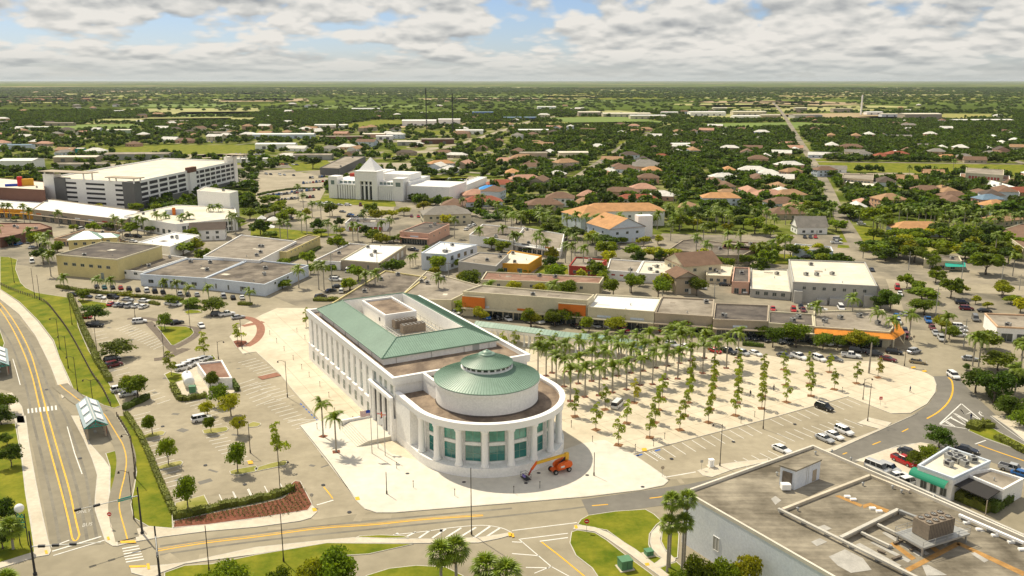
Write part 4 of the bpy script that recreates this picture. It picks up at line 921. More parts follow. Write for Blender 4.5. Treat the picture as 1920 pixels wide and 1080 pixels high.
fb('cream apartment block with a brown roof at the right edge by the road', 'R5', '1560 690,1728 810,1900 790,1728 640', h=5.5, wall='cream', rm='shingle_brown', wins=((0, 3.2, 6, 1.0, 1.2), (0, .8, 6, 1.0, 1.2)), units=0, par=.2)

# gabled and hipped buildings
def house(label, x, y, w, d, h, rz, roof='shingle_brown', wall='cream', kind='hip', pitch=.42, reg='F', wins=3, eave=.6, name='house', cat='house', group=None, at=None, low=False):
    X, Y = at if at else G(*px(reg, x, y)); a = R(rz)
    c, s = math.cos(a), math.sin(a); occ([(X + c * i * w / 2 - s * j * d / 2, Y + s * i * w / 2 + c * j * d / 2) for i, j in ((-1, -1), (1, -1), (1, 1), (-1, 1))], 2.0)
    t = thing(name, label, cat, (X, Y, 0), a, group)
    MB().use(wall).b2(-w / 2, -d / 2, 0, w / 2, d / 2, h).build('wall', t)
    m = MB().use(roof); W2, D2 = w / 2 + eave, d / 2 + eave; rise = min(W2, D2) * pitch * 2 * .5 + .3
    if kind == 'hip':
        if w >= d: rd = [(-(W2 - D2), 0), (W2 - D2, 0)]
        else: rd = [(0, -(D2 - W2)), (0, D2 - W2)]
        vs = [(-W2, -D2, h), (W2, -D2, h), (W2, D2, h), (-W2, D2, h), (*rd[0], h + rise), (*rd[1], h + rise)]
        fs = [(0, 1, 5, 4), (1, 2, 5), (2, 3, 4, 5), (3, 0, 4)] if w >= d else [(0, 1, 4), (1, 2, 5, 4), (2, 3, 5), (3, 0, 4, 5)]
        m.add(vs, fs + [(3, 2, 1, 0)])
    else:
        if w >= d: vs = [(-W2, -D2, h), (W2, -D2, h), (W2, D2, h), (-W2, D2, h), (-W2, 0, h + rise), (W2, 0, h + rise)]; fs = [(0, 1, 5, 4), (2, 3, 4, 5), (3, 2, 1, 0)]
        else: vs = [(-W2, -D2, h), (W2, -D2, h), (W2, D2, h), (-W2, D2, h), (0, -D2, h + rise), (0, D2, h + rise)]; fs = [(1, 2, 5, 4), (3, 0, 4, 5), (3, 2, 1, 0)]
        m.add(vs, fs)
        g = MB().use(wall); r2 = rise - .25
        if w >= d: g.add([(-w / 2, -d / 2, h), (-w / 2, d / 2, h), (-w / 2, 0, h + r2)], [(0, 2, 1)]); g.build('gable', t); g = MB().use(wall); g.add([(w / 2, -d / 2, h), (w / 2, d / 2, h), (w / 2, 0, h + r2)], [(0, 1, 2)])
        else: g.add([(-w / 2, -d / 2, h), (w / 2, -d / 2, h), (0, -d / 2, h + r2)], [(0, 1, 2)]); g.build('gable', t); g = MB().use(wall); g.add([(-w / 2, d / 2, h), (w / 2, d / 2, h), (0, d / 2, h + r2)], [(0, 2, 1)])
        g.build('gable', t)
    m.build('roof', t)
    if wins:
        for z in ([.9] if h < 5 else [.9, h * .5 + .7]):
            put_windows(t, (-w / 2, -d / 2), (w / 2, -d / 2), z, wins, 1.4, 1.2, frame=not low)
            if not low: put_windows(t, (w / 2, -d / 2), (w / 2, d / 2), z, max(1, wins - 1), 1.2, 1.2); put_windows(t, (-w / 2, d / 2), (-w / 2, -d / 2), z, max(1, wins - 1), 1.2, 1.2)
        if not low: put_windows(t, (-w / 2, -d / 2), (w / 2, -d / 2), 0, 1, 1.0, 2.1, gm='door_white', name='door', frame=False, m0=.42, m1=.1)
    return t
house('cream apartment house with a grey hipped roof behind the pink store', 836, 418, 27, 16, 6.2, 12, 'shingle_grey', 'cream', wins=6, cat='apartment house')
house('orange roofed white hotel wing with a gable end facing the palms', 1154, 448, 21, 22, 7.5, 25, 'shingle_orange', 'blue_white', 'gable', wins=3, cat='hotel')
house('orange roofed white hotel wing left behind the gabled wing', 1100, 425, 20, 22, 7.5, 25, 'shingle_orange', 'blue_white', 'hip', wins=3, cat='hotel')
house('long orange roofed hotel wing at the back with a white stair tower', 1165, 420, 46, 15, 8.5, 3, 'shingle_orange', 'white_wall', 'hip', wins=6, cat='hotel')
MB().use('white_wall').b2(-4, -3, 0, 4, 3, 11).build('stair_tower', thing('stair_tower', 'plain white stair tower at the right end of the orange roofed hotel', 'tower', (*G(1206, 442), 0), R(10)))
house('brown gabled hall with cream front behind the small gabled house', 1297, 516, 17, 17, 6.0, 18, 'shingle_brown', 'cream', 'gable', wins=2, cat='hall')
house('small cream gabled house with a brown roof and green base in the rear lot', 1277, 545, 8.5, 11, 6.5, 10, 'shingle_brown', 'tan', 'gable', wins=1)
house('long orange hipped roof house with white walls beyond the diagonal street', 1718, 440, 27, 13, 4.0, -3, 'shingle_orange', 'blue_white', wins=6)
house('white painted church with steep dark gables', 1516, 436, 16, 11, 3.8, 0, 'shingle_grey', 'white_wall', 'gable', pitch=.8, wins=3, cat='church')
house('brown gabled house behind the white gallery by the green slide', 392, 447, 17, 12, 5.5, 14, 'shingle_dark', 'white_wall', 'gable')
house('small pavilion with a pale green metal roof beside the yellow warehouse', 166, 470, 14, 12, 6.6, 14, 'green_metal', 'yellow_wall', 'hip', cat='pavilion')
house('long pavilion with a pale green metal roof, the right one by the yellow warehouse', 186, 468, 18, 6, 6.2, 14, 'green_metal', 'yellow_wall', 'hip', cat='pavilion')
ROOFS = [
 (1060, 315, 'shingle_tan'), (1000, 318, 'shingle_brown'), (1160, 318, 'shingle_brown'), (1215, 345, 'shingle_brown'), (1205, 360, 'shingle_pink'), (1222, 325, 'shingle_orange'), (1195, 380, 'shingle_red'),
 (1050, 385, 'shingle_brown'), (985, 342, 'shingle_pink'), (1130, 333, 'shingle_pink'), (1180, 300, 'shingle_dark'), (980, 300, 'shingle_tan'), (1360, 355, 'shingle_brown'), (1362, 370, 'shingle_tan'),
 (1365, 325, 'shingle_orange'), (1350, 385, 'shingle_orange'), (1340, 347, 'shingle_brown'), (1460, 358, 'shingle_tan'), (1478, 372, 'shingle_tan'), (1465, 388, 'shingle_brown'), (1470, 408, 'shingle_brown'),
 (1355, 338, 'shingle_white'), (1478, 320, 'shingle_white'), (1482, 333, 'shingle_tan'), (1650, 298, 'shingle_red'), (1680, 298, 'shingle_red'), (1615, 298, 'shingle_grey'), (1565, 297, 'shingle_grey'), (1775, 300, 'shingle_orange'),
 (1805, 300, 'shingle_grey'), (1770, 365, 'shingle_tan'), (1785, 375, 'shingle_brown'), (1840, 372, 'shingle_brown'), (1860, 400, 'shingle_orange'), (1880, 420, 'shingle_tan'), (1850, 388, 'shingle_blue'), (1665, 388, 'shingle_tan'),
 (1640, 377, 'shingle_brown'), (1870, 292, 'shingle_brown'), (1905, 367, 'shingle_red'), (940, 352, 'shingle_red'), (905, 385, 'shingle_red'), (890, 372, 'shingle_pink'), (960, 335, 'shingle_orange'), (850, 400, 'shingle_brown'),
 (1020, 398, 'shingle_brown'), (1300, 290, 'shingle_tan'), (1275, 283, 'shingle_white'), (1210, 312, 'shingle_grey'), (1405, 365, 'shingle_pink'), (1420, 340, 'shingle_brown'), (1440, 372, 'shingle_pink'), (1240, 300, 'shingle_red'), (827, 312, 'shingle_orange'), (1545, 330, 'shingle_brown')]
WALLS = ('cream', 'white_wall', 'peach', 'pink', 'blue_white', 'tan')
RN = dict(shingle_brown='brown', shingle_tan='tan', shingle_orange='orange', shingle_grey='grey', shingle_pink='pale pink', shingle_white='white', shingle_dark='dark brown', shingle_red='red', shingle_blue='blue grey')
PENDING = []   # (object, description, pixel) labelled at the end
rr = random.Random(5)
for x, y, rf in ROOFS:
    t = house('', x, y, rr.uniform(15, 26), rr.uniform(10, 14), rr.choice((3.2, 3.2, 5.6)), rr.choice((3, -4, 8, 88, 25)), rf, rr.choice(WALLS), wins=4)
    PENDING.append((t, RN[rf] + ' hip roofed house', (x, y), 'houses of the near neighbourhood'))
# blue tarpaulin roof
house('low house with a bright blue tarpaulin over its roof', 919, 362, 15, 9, 3.4, 4, 'tarp_blue', 'white_wall', 'hip')

# -- parking garage
def garage():
    H = 18.6; q = gp([(84, 333), (249, 341), (443, 301)], H); A, B, C = [Vector(p) for p in q]; Dv = A + (C - B)
    t = thing('parking_garage', 'huge white multi storey car park with dark openings and corner towers', 'car park', (B.x, B.y, 0))
    occ([tuple(A), tuple(B), tuple(C), tuple(Dv)], 6)
    rel = lambda v: (v.x - B.x, v.y - B.y)
    u = (B - A); Lu = u.length; u.normalize(); v = (C - B); Lv = v.length; v.normalize(); nf = Vector((u.y, -u.x)); nr = Vector((v.y, -v.x))
    MB().use('white_wall').prism([rel(A), rel(B), rel(C), rel(Dv)], 0, H - 1, top=False).build('wall', t)
    MB().use('roof_cream').prism(offset(ccw([rel(A), rel(B), rel(C), rel(Dv)]), -.3), H - 1.4, H - 1).build('roof', t)
    pl = ccw([rel(A), rel(B), rel(C), rel(Dv)]); inn = offset(pl, -.4); pm = MB().use('white_trim')
    pm.add([(*p, H - 1) for p in pl] + [(*p, H) for p in pl] + [(*p, H) for p in inn] + [(*p, H - 1) for p in inn], [(a * 4 + i, a * 4 + (i + 1) % 4, a * 4 + 4 + (i + 1) % 4, a * 4 + 4 + i) for a in range(3) for i in range(4)]); pm.build('parapet', t)
    def face(P0, d, n, s0, s1, z0, z1, m, nm, dep=.12):
        a = P0 + d * s0; b = P0 + d * s1; pl = [rel(a), rel(b), rel(b + n * dep), rel(a + n * dep)]
        return MB().use(m).prism(pl, z0, z1, bottom=True).build(nm, t)
    # front: three blocks of dark strips, painted shade for open decks; side likewise
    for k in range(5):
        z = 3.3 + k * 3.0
        for a, b in ((.24, .36), (.47, .68), (.80, .97)): face(A, u, nf, Lu * a, Lu * b, z, z + 1.25, 'dark_metal', 'opening_shade')
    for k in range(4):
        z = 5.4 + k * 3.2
        for i in range(5): s = Lv * (.045 + i * .083); face(B, v, nr, s, s + Lv * .066, z, z + 1.9, 'dark_metal', 'opening_shade')
        for i in range(8): s = Lv * (.53 + i * .057); face(B, v, nr, s, s + Lv * .045, z, z + 1.9, 'dark_metal', 'opening_shade')
    face(B, v, nr, 0, Lv * .46, 0, 5.0, 'grey_dark', 'base_cladding', .3)
    face(B, v, nr, Lv * .53, Lv, 0, 3.6, 'grey_dark', 'base_cladding', .3)
    def tower(P0, w, d, h, m): 
        a = P0; pl = [rel(a), rel(a + u * w), rel(a + u * w - nf * d), rel(a - nf * d)]
        MB().use(m).prism(pl, 0, h).build('corner_tower', t)
    tower(A - u * 1 + nf * .6, 9, 6, H + 2.4, 'white_wall'); tower(A + u * 8.2 + nf * .7, 9, 5, H + .2, 'grey_dark'); tower(B - u * 8 + nf * .6, 9, 6, H - .3, 'grey_dark')
    a = C - v * 6 + nr * .6; MB().use('white_wall').prism([rel(a), rel(a + v * 6), rel(a + v * 6 - nr * 8), rel(a - nr * 8)], 0, H + 3.2).build('corner_tower', t)
    a = B + v * (Lv * .47) + nr * 1.6; MB().use('white_wall').prism([rel(a), rel(a + v * 9), rel(a + v * 9 - nr * 3), rel(a - nr * 3)], 3, H + .5).build('stair_tower', t); 
    a = a - v * .8 + nr * .1; MB().use('brown_wall').prism([rel(a), rel(a + v * 10.5), rel(a + v * 10.5 - nr * 3), rel(a - nr * 3)], H - 1.5, H + 2).build('stair_tower_top', t)
    for P0, w, d, z in ((A - u * 3 + nf * 2, 40, 10, H + 3.8), (B - u * 20 + nf * 2, 24, 8, H + 2.0), (C - v * 9 - nr * 6, 16, 10, H + 5)):
        pl = [rel(P0), rel(P0 + u * w), rel(P0 + u * w - nf * d), rel(P0 - nf * d)]; MB().use('tan').prism(pl, z, z + .5, bottom=True).build('canopy_slab', t)
        for i in (.1, .9):
            for j in (.15, .85): p = P0 + u * (w * i) - nf * (d * j); MB().use('white_wall').tube((*rel(p), H - 1), (*rel(p), z), .5).build('post', t)
garage()
fb('ground floor shops with a white roof slab under construction in front of the car park', 'F', '60 392,236 412,262 395,90 372', (60, 412), wall='tan', rm='roof_white', wins=((0, .2, 9, 3.4, 3.4, SHOP),), units=0)
fb('ochre fronted shops left of the shops under construction', 'F', '-40 388,60 394,100 374,-20 366', (-40, 405), wall='orange_wall', rm='roof_white', wins=((0, .2, 6, 3.0, 3.0, SHOP),), units=0)
fb('brown cinema block with a pale roof at the left edge', 'F', '-60 348,84 356,82 340,-60 328', h=13, wall='brown_wall', rm='roof_cream', units=4)
tt = thing('cinema_sign', 'orange and red sign tower with a blue panel on the brown cinema', 'sign tower', (*G(44, 384), 0), R(20))
MB().use('orange_wall').b2(1, -1.5, 0, 7.5, 1.5, 17).build('orange_panel', tt); MB().use('bright_blue').b2(-9, -1.2, 3, -1.6, 1.2, 14).build('blue_panel', tt); MB().use('bright_red').b2(-1.6, -1.8, 1, 1, 1.8, 18.5).build('red_fin', tt)
t = fb('low white theatre foyer with a blue tinted corner and palms along its front', 'F', '232 404,330 420,445 408,440 388,330 384', h=7, wall='white_wall', rm='roof_cream', wins=((0, 1, 8, 2.2, 2.2), (1, 3.6, 10, 2.0, 1.8), (1, .6, 10, 2.0, 1.8)), units=3)
fb('tall blank white theatre stage house', 'F', '369 357,430 362,446 358,384 350', h=15.5, wall='white_wall', rm='roof_cream', units=1)
tt = thing('theatre_sign', 'tall vertical rust and white sign fin on the theatre', 'sign', (*G(329, 424), 0), R(10)); MB().use('blue_white').b2(-5, 0, 0, 5, 1, 9.5).build('panel', tt); MB().use('rust_panel').b2(-.8, -1.2, 2.5, .8, -.05, 10.5).build('fin', tt)
# -- white courthouse with the pyramid roof
def court():
    A = Vector(G(617.5, 371)); B = Vector(G(757, 377)); u = (B - A); L = u.length; u.normalize(); a = math.atan2(u.y, u.x)
    t = thing('white_public_building', 'white public building with tall fins, recessed porch and a pyramid tower behind a lawn', 'building', (A.x, A.y, 0), a)
    occ([tuple(A), tuple(B), tuple(B + Vector((-u.y, u.x)) * 55), tuple(A + Vector((-u.y, u.x)) * 55)], 10)
    H = 14.5
    w = MB().use('white_wall'); w.b2(0, 2.2, 0, L, 48, 12.2); w.build('wall', t)
    for x0, x1 in ((0, 6.5), (L - 7.5, L)):
        MB().use('white_wall').b2(x0, -.2, 0, x1, 9, H + .6).build('corner_pavilion', t); MB().use('pale_glass').b2(x0 + 2, -.3, 9.6, x1 - 2, -.2, 12.4).build('window', t)
    MB().use('white_trim').b2(6.5, .0, 9.3, L - 7.5, 2.2, 10.2).build('terrace_slab', t)
    for x0, x1, n in ((6.9, L * .42, 9), (L * .62, L - 7.6, 9)):
        for i in range(n):
            x = x0 + (x1 - x0) * (i + .5) / n; MB().use('white_trim').b2(x - .6, .1, 0, x + .6, 2.2, 9.3).build('fin', t)
        MB().use('window_glass').b2(x0, 2.12, .3, x1, 2.19, 9.2).build('glazing', t)
        for i in range(5):
            x = x0 + (x1 - x0) * (i + .5) / 5; g, f = winmesh(2.2, 1.8, 'pale_glass', 'white_trim'); o = obj('window', g, t, (x, 2.2, 10.3), math.pi); obj('window_frame', f, o)
    # centre tower
    cx = L * .52; hw = 8.3
    for x0, x1 in ((cx - hw, cx - 4.4), (cx + 4.4, cx + hw)): MB().use('white_wall').b2(x0, -1.6, 0, x1, 9, 12.6).build('tower_pier', t)
    MB().use('white_wall').b2(cx - hw, -1.6, 12.6, cx + hw, 9, 19.0).build('tower', t)
    for x in (-1.6, 1.6): MB().use('white_trim').b2(cx + x - .55, -1.0, 0, cx + x + .55, .2, 12.6).build('column', t)
    MB().use('window_glass').b2(cx - 4.4, 1.0, 0, cx + 4.4, 1.1, 12.6).build('glazing', t)
    MB().use('white_trim').b2(cx - hw - .3, -1.9, 19.0, cx + hw + .3, 14, 19.6).build('cornice', t)
    p = MB().use('white_wall'); p.add([(cx - 6.5, .5, 19.6), (cx + 6.5, .5, 19.6), (cx + 6.5, 13.5, 19.6), (cx - 6.5, 13.5, 19.6), (cx, 7, 28.5)], [(0, 1, 4), (1, 2, 4), (2, 3, 4), (3, 0, 4)]); p.build('pyramid_roof', t)
    MB().use('roof_white').b2(.5, 3, 12.2, L - .5, 47, 12.3).build('roof', t)
    MB().use('white_wall').b2(cx + 6, 14, 12.3, cx + 26, 34, 16.5).build('roof_block', t)
    MB().use('white_wall').b2(cx - 10, 20, 12.3, cx + 3, 40, 17.0).build('roof_block', t)
    MB().use('red_wall').b2(3, 26, 12.3, 20, 38, 14.5).build('roof_block', t)
    MB().use('white_wall').b2(L + .01, 6, 0, L + 31, 40, 9.8).build('side_wing', t); MB().use('roof_white').b2(L + .6, 6.6, 9.8, L + 30.4, 39.4, 9.85).build('wing_roof', t)
    for x in (12, 20): MB().use('tan').b2(L + x, 5.93, 0, L + x + 3.5, 5.99, 3.2).build('door', t)
court()

# -- the curved colonnade with a green roof
def colonnade():
    cen = smooth_line(gp([(893, 606), (960, 614), (1060, 627), (1130, 633), (1180, 640), (1215, 650)], 5.0), 8)
    t = thing('colonnade', 'long curved white colonnade with a green metal roof behind the palms', 'colonnade', (0, 0, .13))
    L = [Vector(p) for p in cen]; n = len(L); N_ = []
    for i in range(n):
        d = (L[min(i + 1, n - 1)] - L[max(0, i - 1)]).normalized(); N_.append(Vector((-d.y, d.x)))
    prof = [(-2.6, 4.6), (-2.6, 4.75), (0, 5.7), (2.6, 4.75), (2.6, 4.6)]
    m = MB().use('green_metal'); vs = [(*(L[i] + N_[i] * o_), z) for i in range(n) for o_, z in prof]; k = len(prof)
    m.add(vs, [(i * k + j, i * k + j + 1, (i + 1) * k + j + 1, (i + 1) * k + j) for i in range(n - 1) for j in range(k - 1)])
    rf = m.build('roof', t); s = MB().use('green_metal_dark')
    acc = 0
    for i in range(n - 1):
        seg = (L[i + 1] - L[i]).length; m_ = max(1, int(seg / .9))
        for q in range(m_):
            f = q / m_; c = L[i].lerp(L[i + 1], f); nn = N_[i].lerp(N_[i + 1], f).normalized(); d = Vector((nn.y, -nn.x)) * .05
            for sg in (-1, 1):
                A = c + nn * (2.6 * sg); s.add([(*(A - d), 4.83), (*(A + d), 4.83), (*(c + d), 5.78), (*(c - d), 5.78)], [(0, 1, 2, 3)])
    s.build('roof_seams', rf, kind='stuff')
    b = MB().use('white_trim'); 
    for sg in (-1, 1):
        vs = [(*(L[i] + N_[i] * (sg * o_)), z) for i in range(n) for o_, z in ((1.9, 3.7), (1.9, 4.6), (2.4, 4.6), (2.4, 3.7))]
        b.add(vs, [(i * 4 + j, i * 4 + (j + 1) % 4, (i + 1) * 4 + (j + 1) % 4, (i + 1) * 4 + j) for i in range(n - 1) for j in range(4)])
    b.build('beam', t)
    cm = MB().use('white_trim').lathe([(.45, 0), (.45, .3), (.32, .45), (.28, 3.4), (.42, 3.55), (.42, 3.7)], 10).mesh('column', True)
    tot = sum((L[i + 1] - L[i]).length for i in range(n - 1)); pos = 0; nxt = 1.0; k2 = 0
    for i in range(n - 1):
        seg = (L[i + 1] - L[i]).length
        while nxt < pos + seg:
            f = (nxt - pos) / seg; c = L[i].lerp(L[i + 1], f)
            for sg in (-1, 1): p = c + N_[i] * (2.15 * sg); obj('column', cm, t, (p.x, p.y, 0))
            nxt += 1.6 if k2 % 2 == 0 else 3.9; k2 += 1
        pos += seg
colonnade()
# ------------------------------------------------------------------ lawns, roads and fields of the wider town
REG['Z8'] = (560, 520)
for s, m_ in (('1530 304, 1925 309, 1960 332, 1760 326, 1540 319', 'grass'), ('170 279, 300 272, 480 272, 482 287, 330 290, 220 290', 'grass'), ('587 379, 620 365, 740 377, 743 387, 735 388, 660 384, 590 382', 'grass'),
              ('1001 513, 1066 514, 1064 498, 1018 496', 'grass'), ('1018 177, 1130 176, 1145 183, 1030 186', 'grass_dry'), ('620 238, 700 225, 762 225, 760 236, 680 240', 'grass'),
              ('440 246, 560 244, 560 249, 440 250', 'grass'), ('-40 181, 165 182, 175 190, -40 193', 'mulch_bed'), ('300 172, 420 170, 430 173, 300 176', 'mulch_bed'), ('1765 213, 1860 214, 1850 222, 1765 221', 'grass_dry'),
              ('1620 470, 1650 470, 1665 445, 1640 425, 1600 425', 'grass'), ('1720 462, 1800 458, 1800 475, 1730 478', 'grass_dry'), ('1570 465, 1610 465, 1590 425, 1578 425', 'grass'), ('-40 305, 60 303, 85 330, -40 335', 'grass'),
              ('-20 252, 60 250, 60 256, -20 257', 'grass'), ('1100 182, 1300 180, 1320 183, 1120 187', 'grass'), ('540 308, 610 300, 640 315, 560 325', 'grass'), ('470 422,490 425,640 440,560 450,470 445', 'grass'), ('1440 475,1530 480,1540 500,1450 495', 'grass')):
    pl = gp(pts('F', s)); sheet('field' if 'mulch' in m_ or 'dry' in m_ else 'lawn', pl, .03, m_, kind='structure')
FIELDS = [gp(pts('F', s)) for s in ('1530 304, 1925 309, 1960 332, 1760 326, 1540 319', '170 279, 300 272, 480 272, 482 287, 330 290, 220 290', '587 379, 620 365, 740 377, 743 387, 735 388, 660 384, 590 382', '1018 177, 1130 176, 1145 183, 1030 186',
          '620 238, 700 225, 762 225, 760 236, 680 240', '-40 181, 165 182, 175 190, -40 193', '1765 213, 1860 214, 1850 222, 1765 221', '1720 462, 1800 458, 1800 475, 1730 478', '480 330, 600 300, 620 330, 600 400, 480 390',
          '820 385, 880 330, 940 340, 900 380, 850 395')]
rf_ = random.Random(31)
mat('field_pale', (.34, .33, .12), .95, var=.15, scale=.01); mat('field_tan', (.36, .27, .15), .95, var=.15, scale=.01); mat('field_green', (.15, .21, .035), .95, var=.15, scale=.01)
for k in range(60):
    D_ = 1500 * math.exp(rf_.uniform(0, 1.9)); X = rf_.uniform(-.62, .62) * D_; w = rf_.uniform(60, 230) * D_ / 2500; d = rf_.uniform(50, 160) * D_ / 2000; a = R(14); ca, sa = math.cos(a), math.sin(a)
    pl = [(X + ca * i * w - sa * j * d, D_ + sa * i * w + ca * j * d) for i, j in ((-1, -1), (1, -1), (1, 1), (-1, 1))]; FIELDS.append(pl); sheet('field', pl, .03, rf_.choice(('field_pale', 'field_green', 'field_tan', 'field_pale')), kind='structure')
for k in range(46):
    x, y = rf_.uniform(0, 1900), rf_.uniform(232, 345)
    if x > 900 and k % 3: x *= .45
    c = G(x, y); w, d = rf_.uniform(12, 45), rf_.uniform(9, 30); pl = [(c[0] + i * w, c[1] + j * d + i * 3) for i, j in ((-1, -1), (1, -1), (1, 1), (-1, 1))]; FIELDS.append(pl); sheet('yard', pl, .015, rf_.choice(('town_ground', 'asphalt_lot', 'grass', 'asphalt_lot')), kind='structure')
sheet('car_park', gp(pts('F', '480 330, 560 322, 622 335, 600 375, 480 392')), .034, 'asphalt_lot', kind='structure')
sheet('car_park', gp(pts('F', '560 400, 740 382, 735 412, 690 425, 560 420')), .024, 'asphalt_lot', kind='structure')
sheet('car_park', gp(pts('F', '820 385, 880 330, 940 340, 900 380, 850 395')), .02, 'asphalt_lot', kind='structure')
sheet('car_park', gp(pts('F', '445 320, 560 318, 560 345, 450 350')), .02, 'town_ground', kind='structure')
RO = [('1655 600, 1650 560, 1640 520, 1612 470, 1596 440, 1570 395, 1540 330, 1500 265, 1467 212, 1450 192', 8, .06), ('800 282, 868 268, 900 258, 958 240, 1000 226, 1060 215', 11, .05), ('1060 345, 1085 330, 1130 300, 1180 265', 8, .055),
      ('897 418, 850 447, 770 480, 700 520, 620 560', 10, .05), ('1520 303, 1925 308', 8, .05), ('1630 530, 1780 538, 1980 548', 17, .04), ('1240 440, 1400 447, 1600 458, 1720 466', 8, .045), ('480 330, 560 322, 700 318, 860 322, 960 330', 9, .045),
      ('1300 470, 1560 476', 7, .05), ('-40 340, 60 350, 90 388', 9, .05), ('1900 300, 1960 320', 7, .05), ('1690 690, 1675 640, 1665 600, 1655 570, 1650 540', 13, .055), ('0 460, 60 450, 160 430, 300 442, 420 420, 560 402', 11, .05), ('1200 262, 1230 245, 1290 225, 1320 212', 8, .05), ('600 560, 760 470, 1020 462, 1320 480', 9, .048), ('1640 570, 1300 470', .1, .05)]
ROADS = []
for s, w, z in RO:
    pl = smooth_line(gp(pts('F', s)), 5); ROADS.append((pl, w / 2 + 1.5)); mb = MB().use('town_ground' if w < 11 else 'asphalt_lot'); ribbon(mb, pl, w, z); mb.build('road', kind='structure')
# a faint grid of side streets through the houses
ang = math.atan2(*(lambda a, b: (b[1] - a[1], b[0] - a[0]))(G(1540, 330), G(1467, 212)))
ux, uy = math.cos(ang), math.sin(ang)
for k in (-7, -3, 3, 6):
    o_ = (G(1540, 330)[0] - uy * k * 115, G(1540, 330)[1] + ux * k * 115)
    if k == 0: continue
    pl = [(o_[0] + ux * s_, o_[1] + uy * s_) for s_ in range(-120, 1900, 120) if (o_[1] + uy * s_) > 560 and abs(o_[0] + ux * s_) < .66 * (o_[1] + uy * s_)]
    if len(pl) > 2: ROADS.append((pl, 3)); mb = MB().use('asphalt_mid'); ribbon(mb, pl, 5, .02); mb.build('side_street', kind='structure')
for k in range(0, 9, 2):
    o_ = (G(1540, 330)[0] + ux * (60 + k * 190), G(1540, 330)[1] + uy * (60 + k * 190))
    pl = [(o_[0] - uy * s_, o_[1] + ux * s_) for s_ in range(-1500, 1500, 120)]; pl = [p for p in pl if abs(p[0]) < .66 * p[1]]
    if len(pl) > 2: ROADS.append((pl, 3)); mb = MB().use('asphalt_mid'); ribbon(mb, pl, 5.5, .025); mb.build('side_street', kind='structure')
TOWN = gp(pts('F', '-80 480, -60 385, 330 398, 440 440, 560 372, 760 380, 860 420, 960 440, 1180 470, 1200 440, 1560 440, 1640 525, 2000 545, 2050 640, 1440 600, 900 620, 620 600, 300 470, 60 500'))
NEAR = gp(pts('F', '-150 1130, -60 470, 300 450, 620 480, 900 560, 1440 600, 1640 560, 2050 600, 2050 1130'))
def dist_line(p, pl):
    best = 1e9; x, y = p
    for i in range(len(pl) - 1):
        ax, ay = pl[i]; bx, by = pl[i + 1]; dx, dy = bx - ax, by - ay; L = dx * dx + dy * dy
        t = 0 if L == 0 else max(0, min(1, ((x - ax) * dx + (y - ay) * dy) / L)); d = math.hypot(x - ax - dx * t, y - ay - dy * t)
        if d < best: best = d
    return best
ROADBB = [(min(p[0] for p in pl) - w, min(p[1] for p in pl) - w, max(p[0] for p in pl) + w, max(p[1] for p in pl) + w, pl, w) for pl, w in ROADS]
def free(p, pad=0.0, roads=True, town=True):
    x, y = p
    if town and (inside(p, TOWN) or inside(p, NEAR)): return False
    for bb, pl in OCC:
        if bb[0] < x < bb[2] and bb[1] < y < bb[3] and inside(p, pl if not pad else offset(pl, pad)): return False
    if roads:
        for x0, y0, x1, y1, pl, w in ROADBB:
            if x0 < x < x1 and y0 < y < y1 and dist_line(p, pl) < w + pad * .5: return False
    for f in FIELDS:
        if inside(p, f): return False
    return True

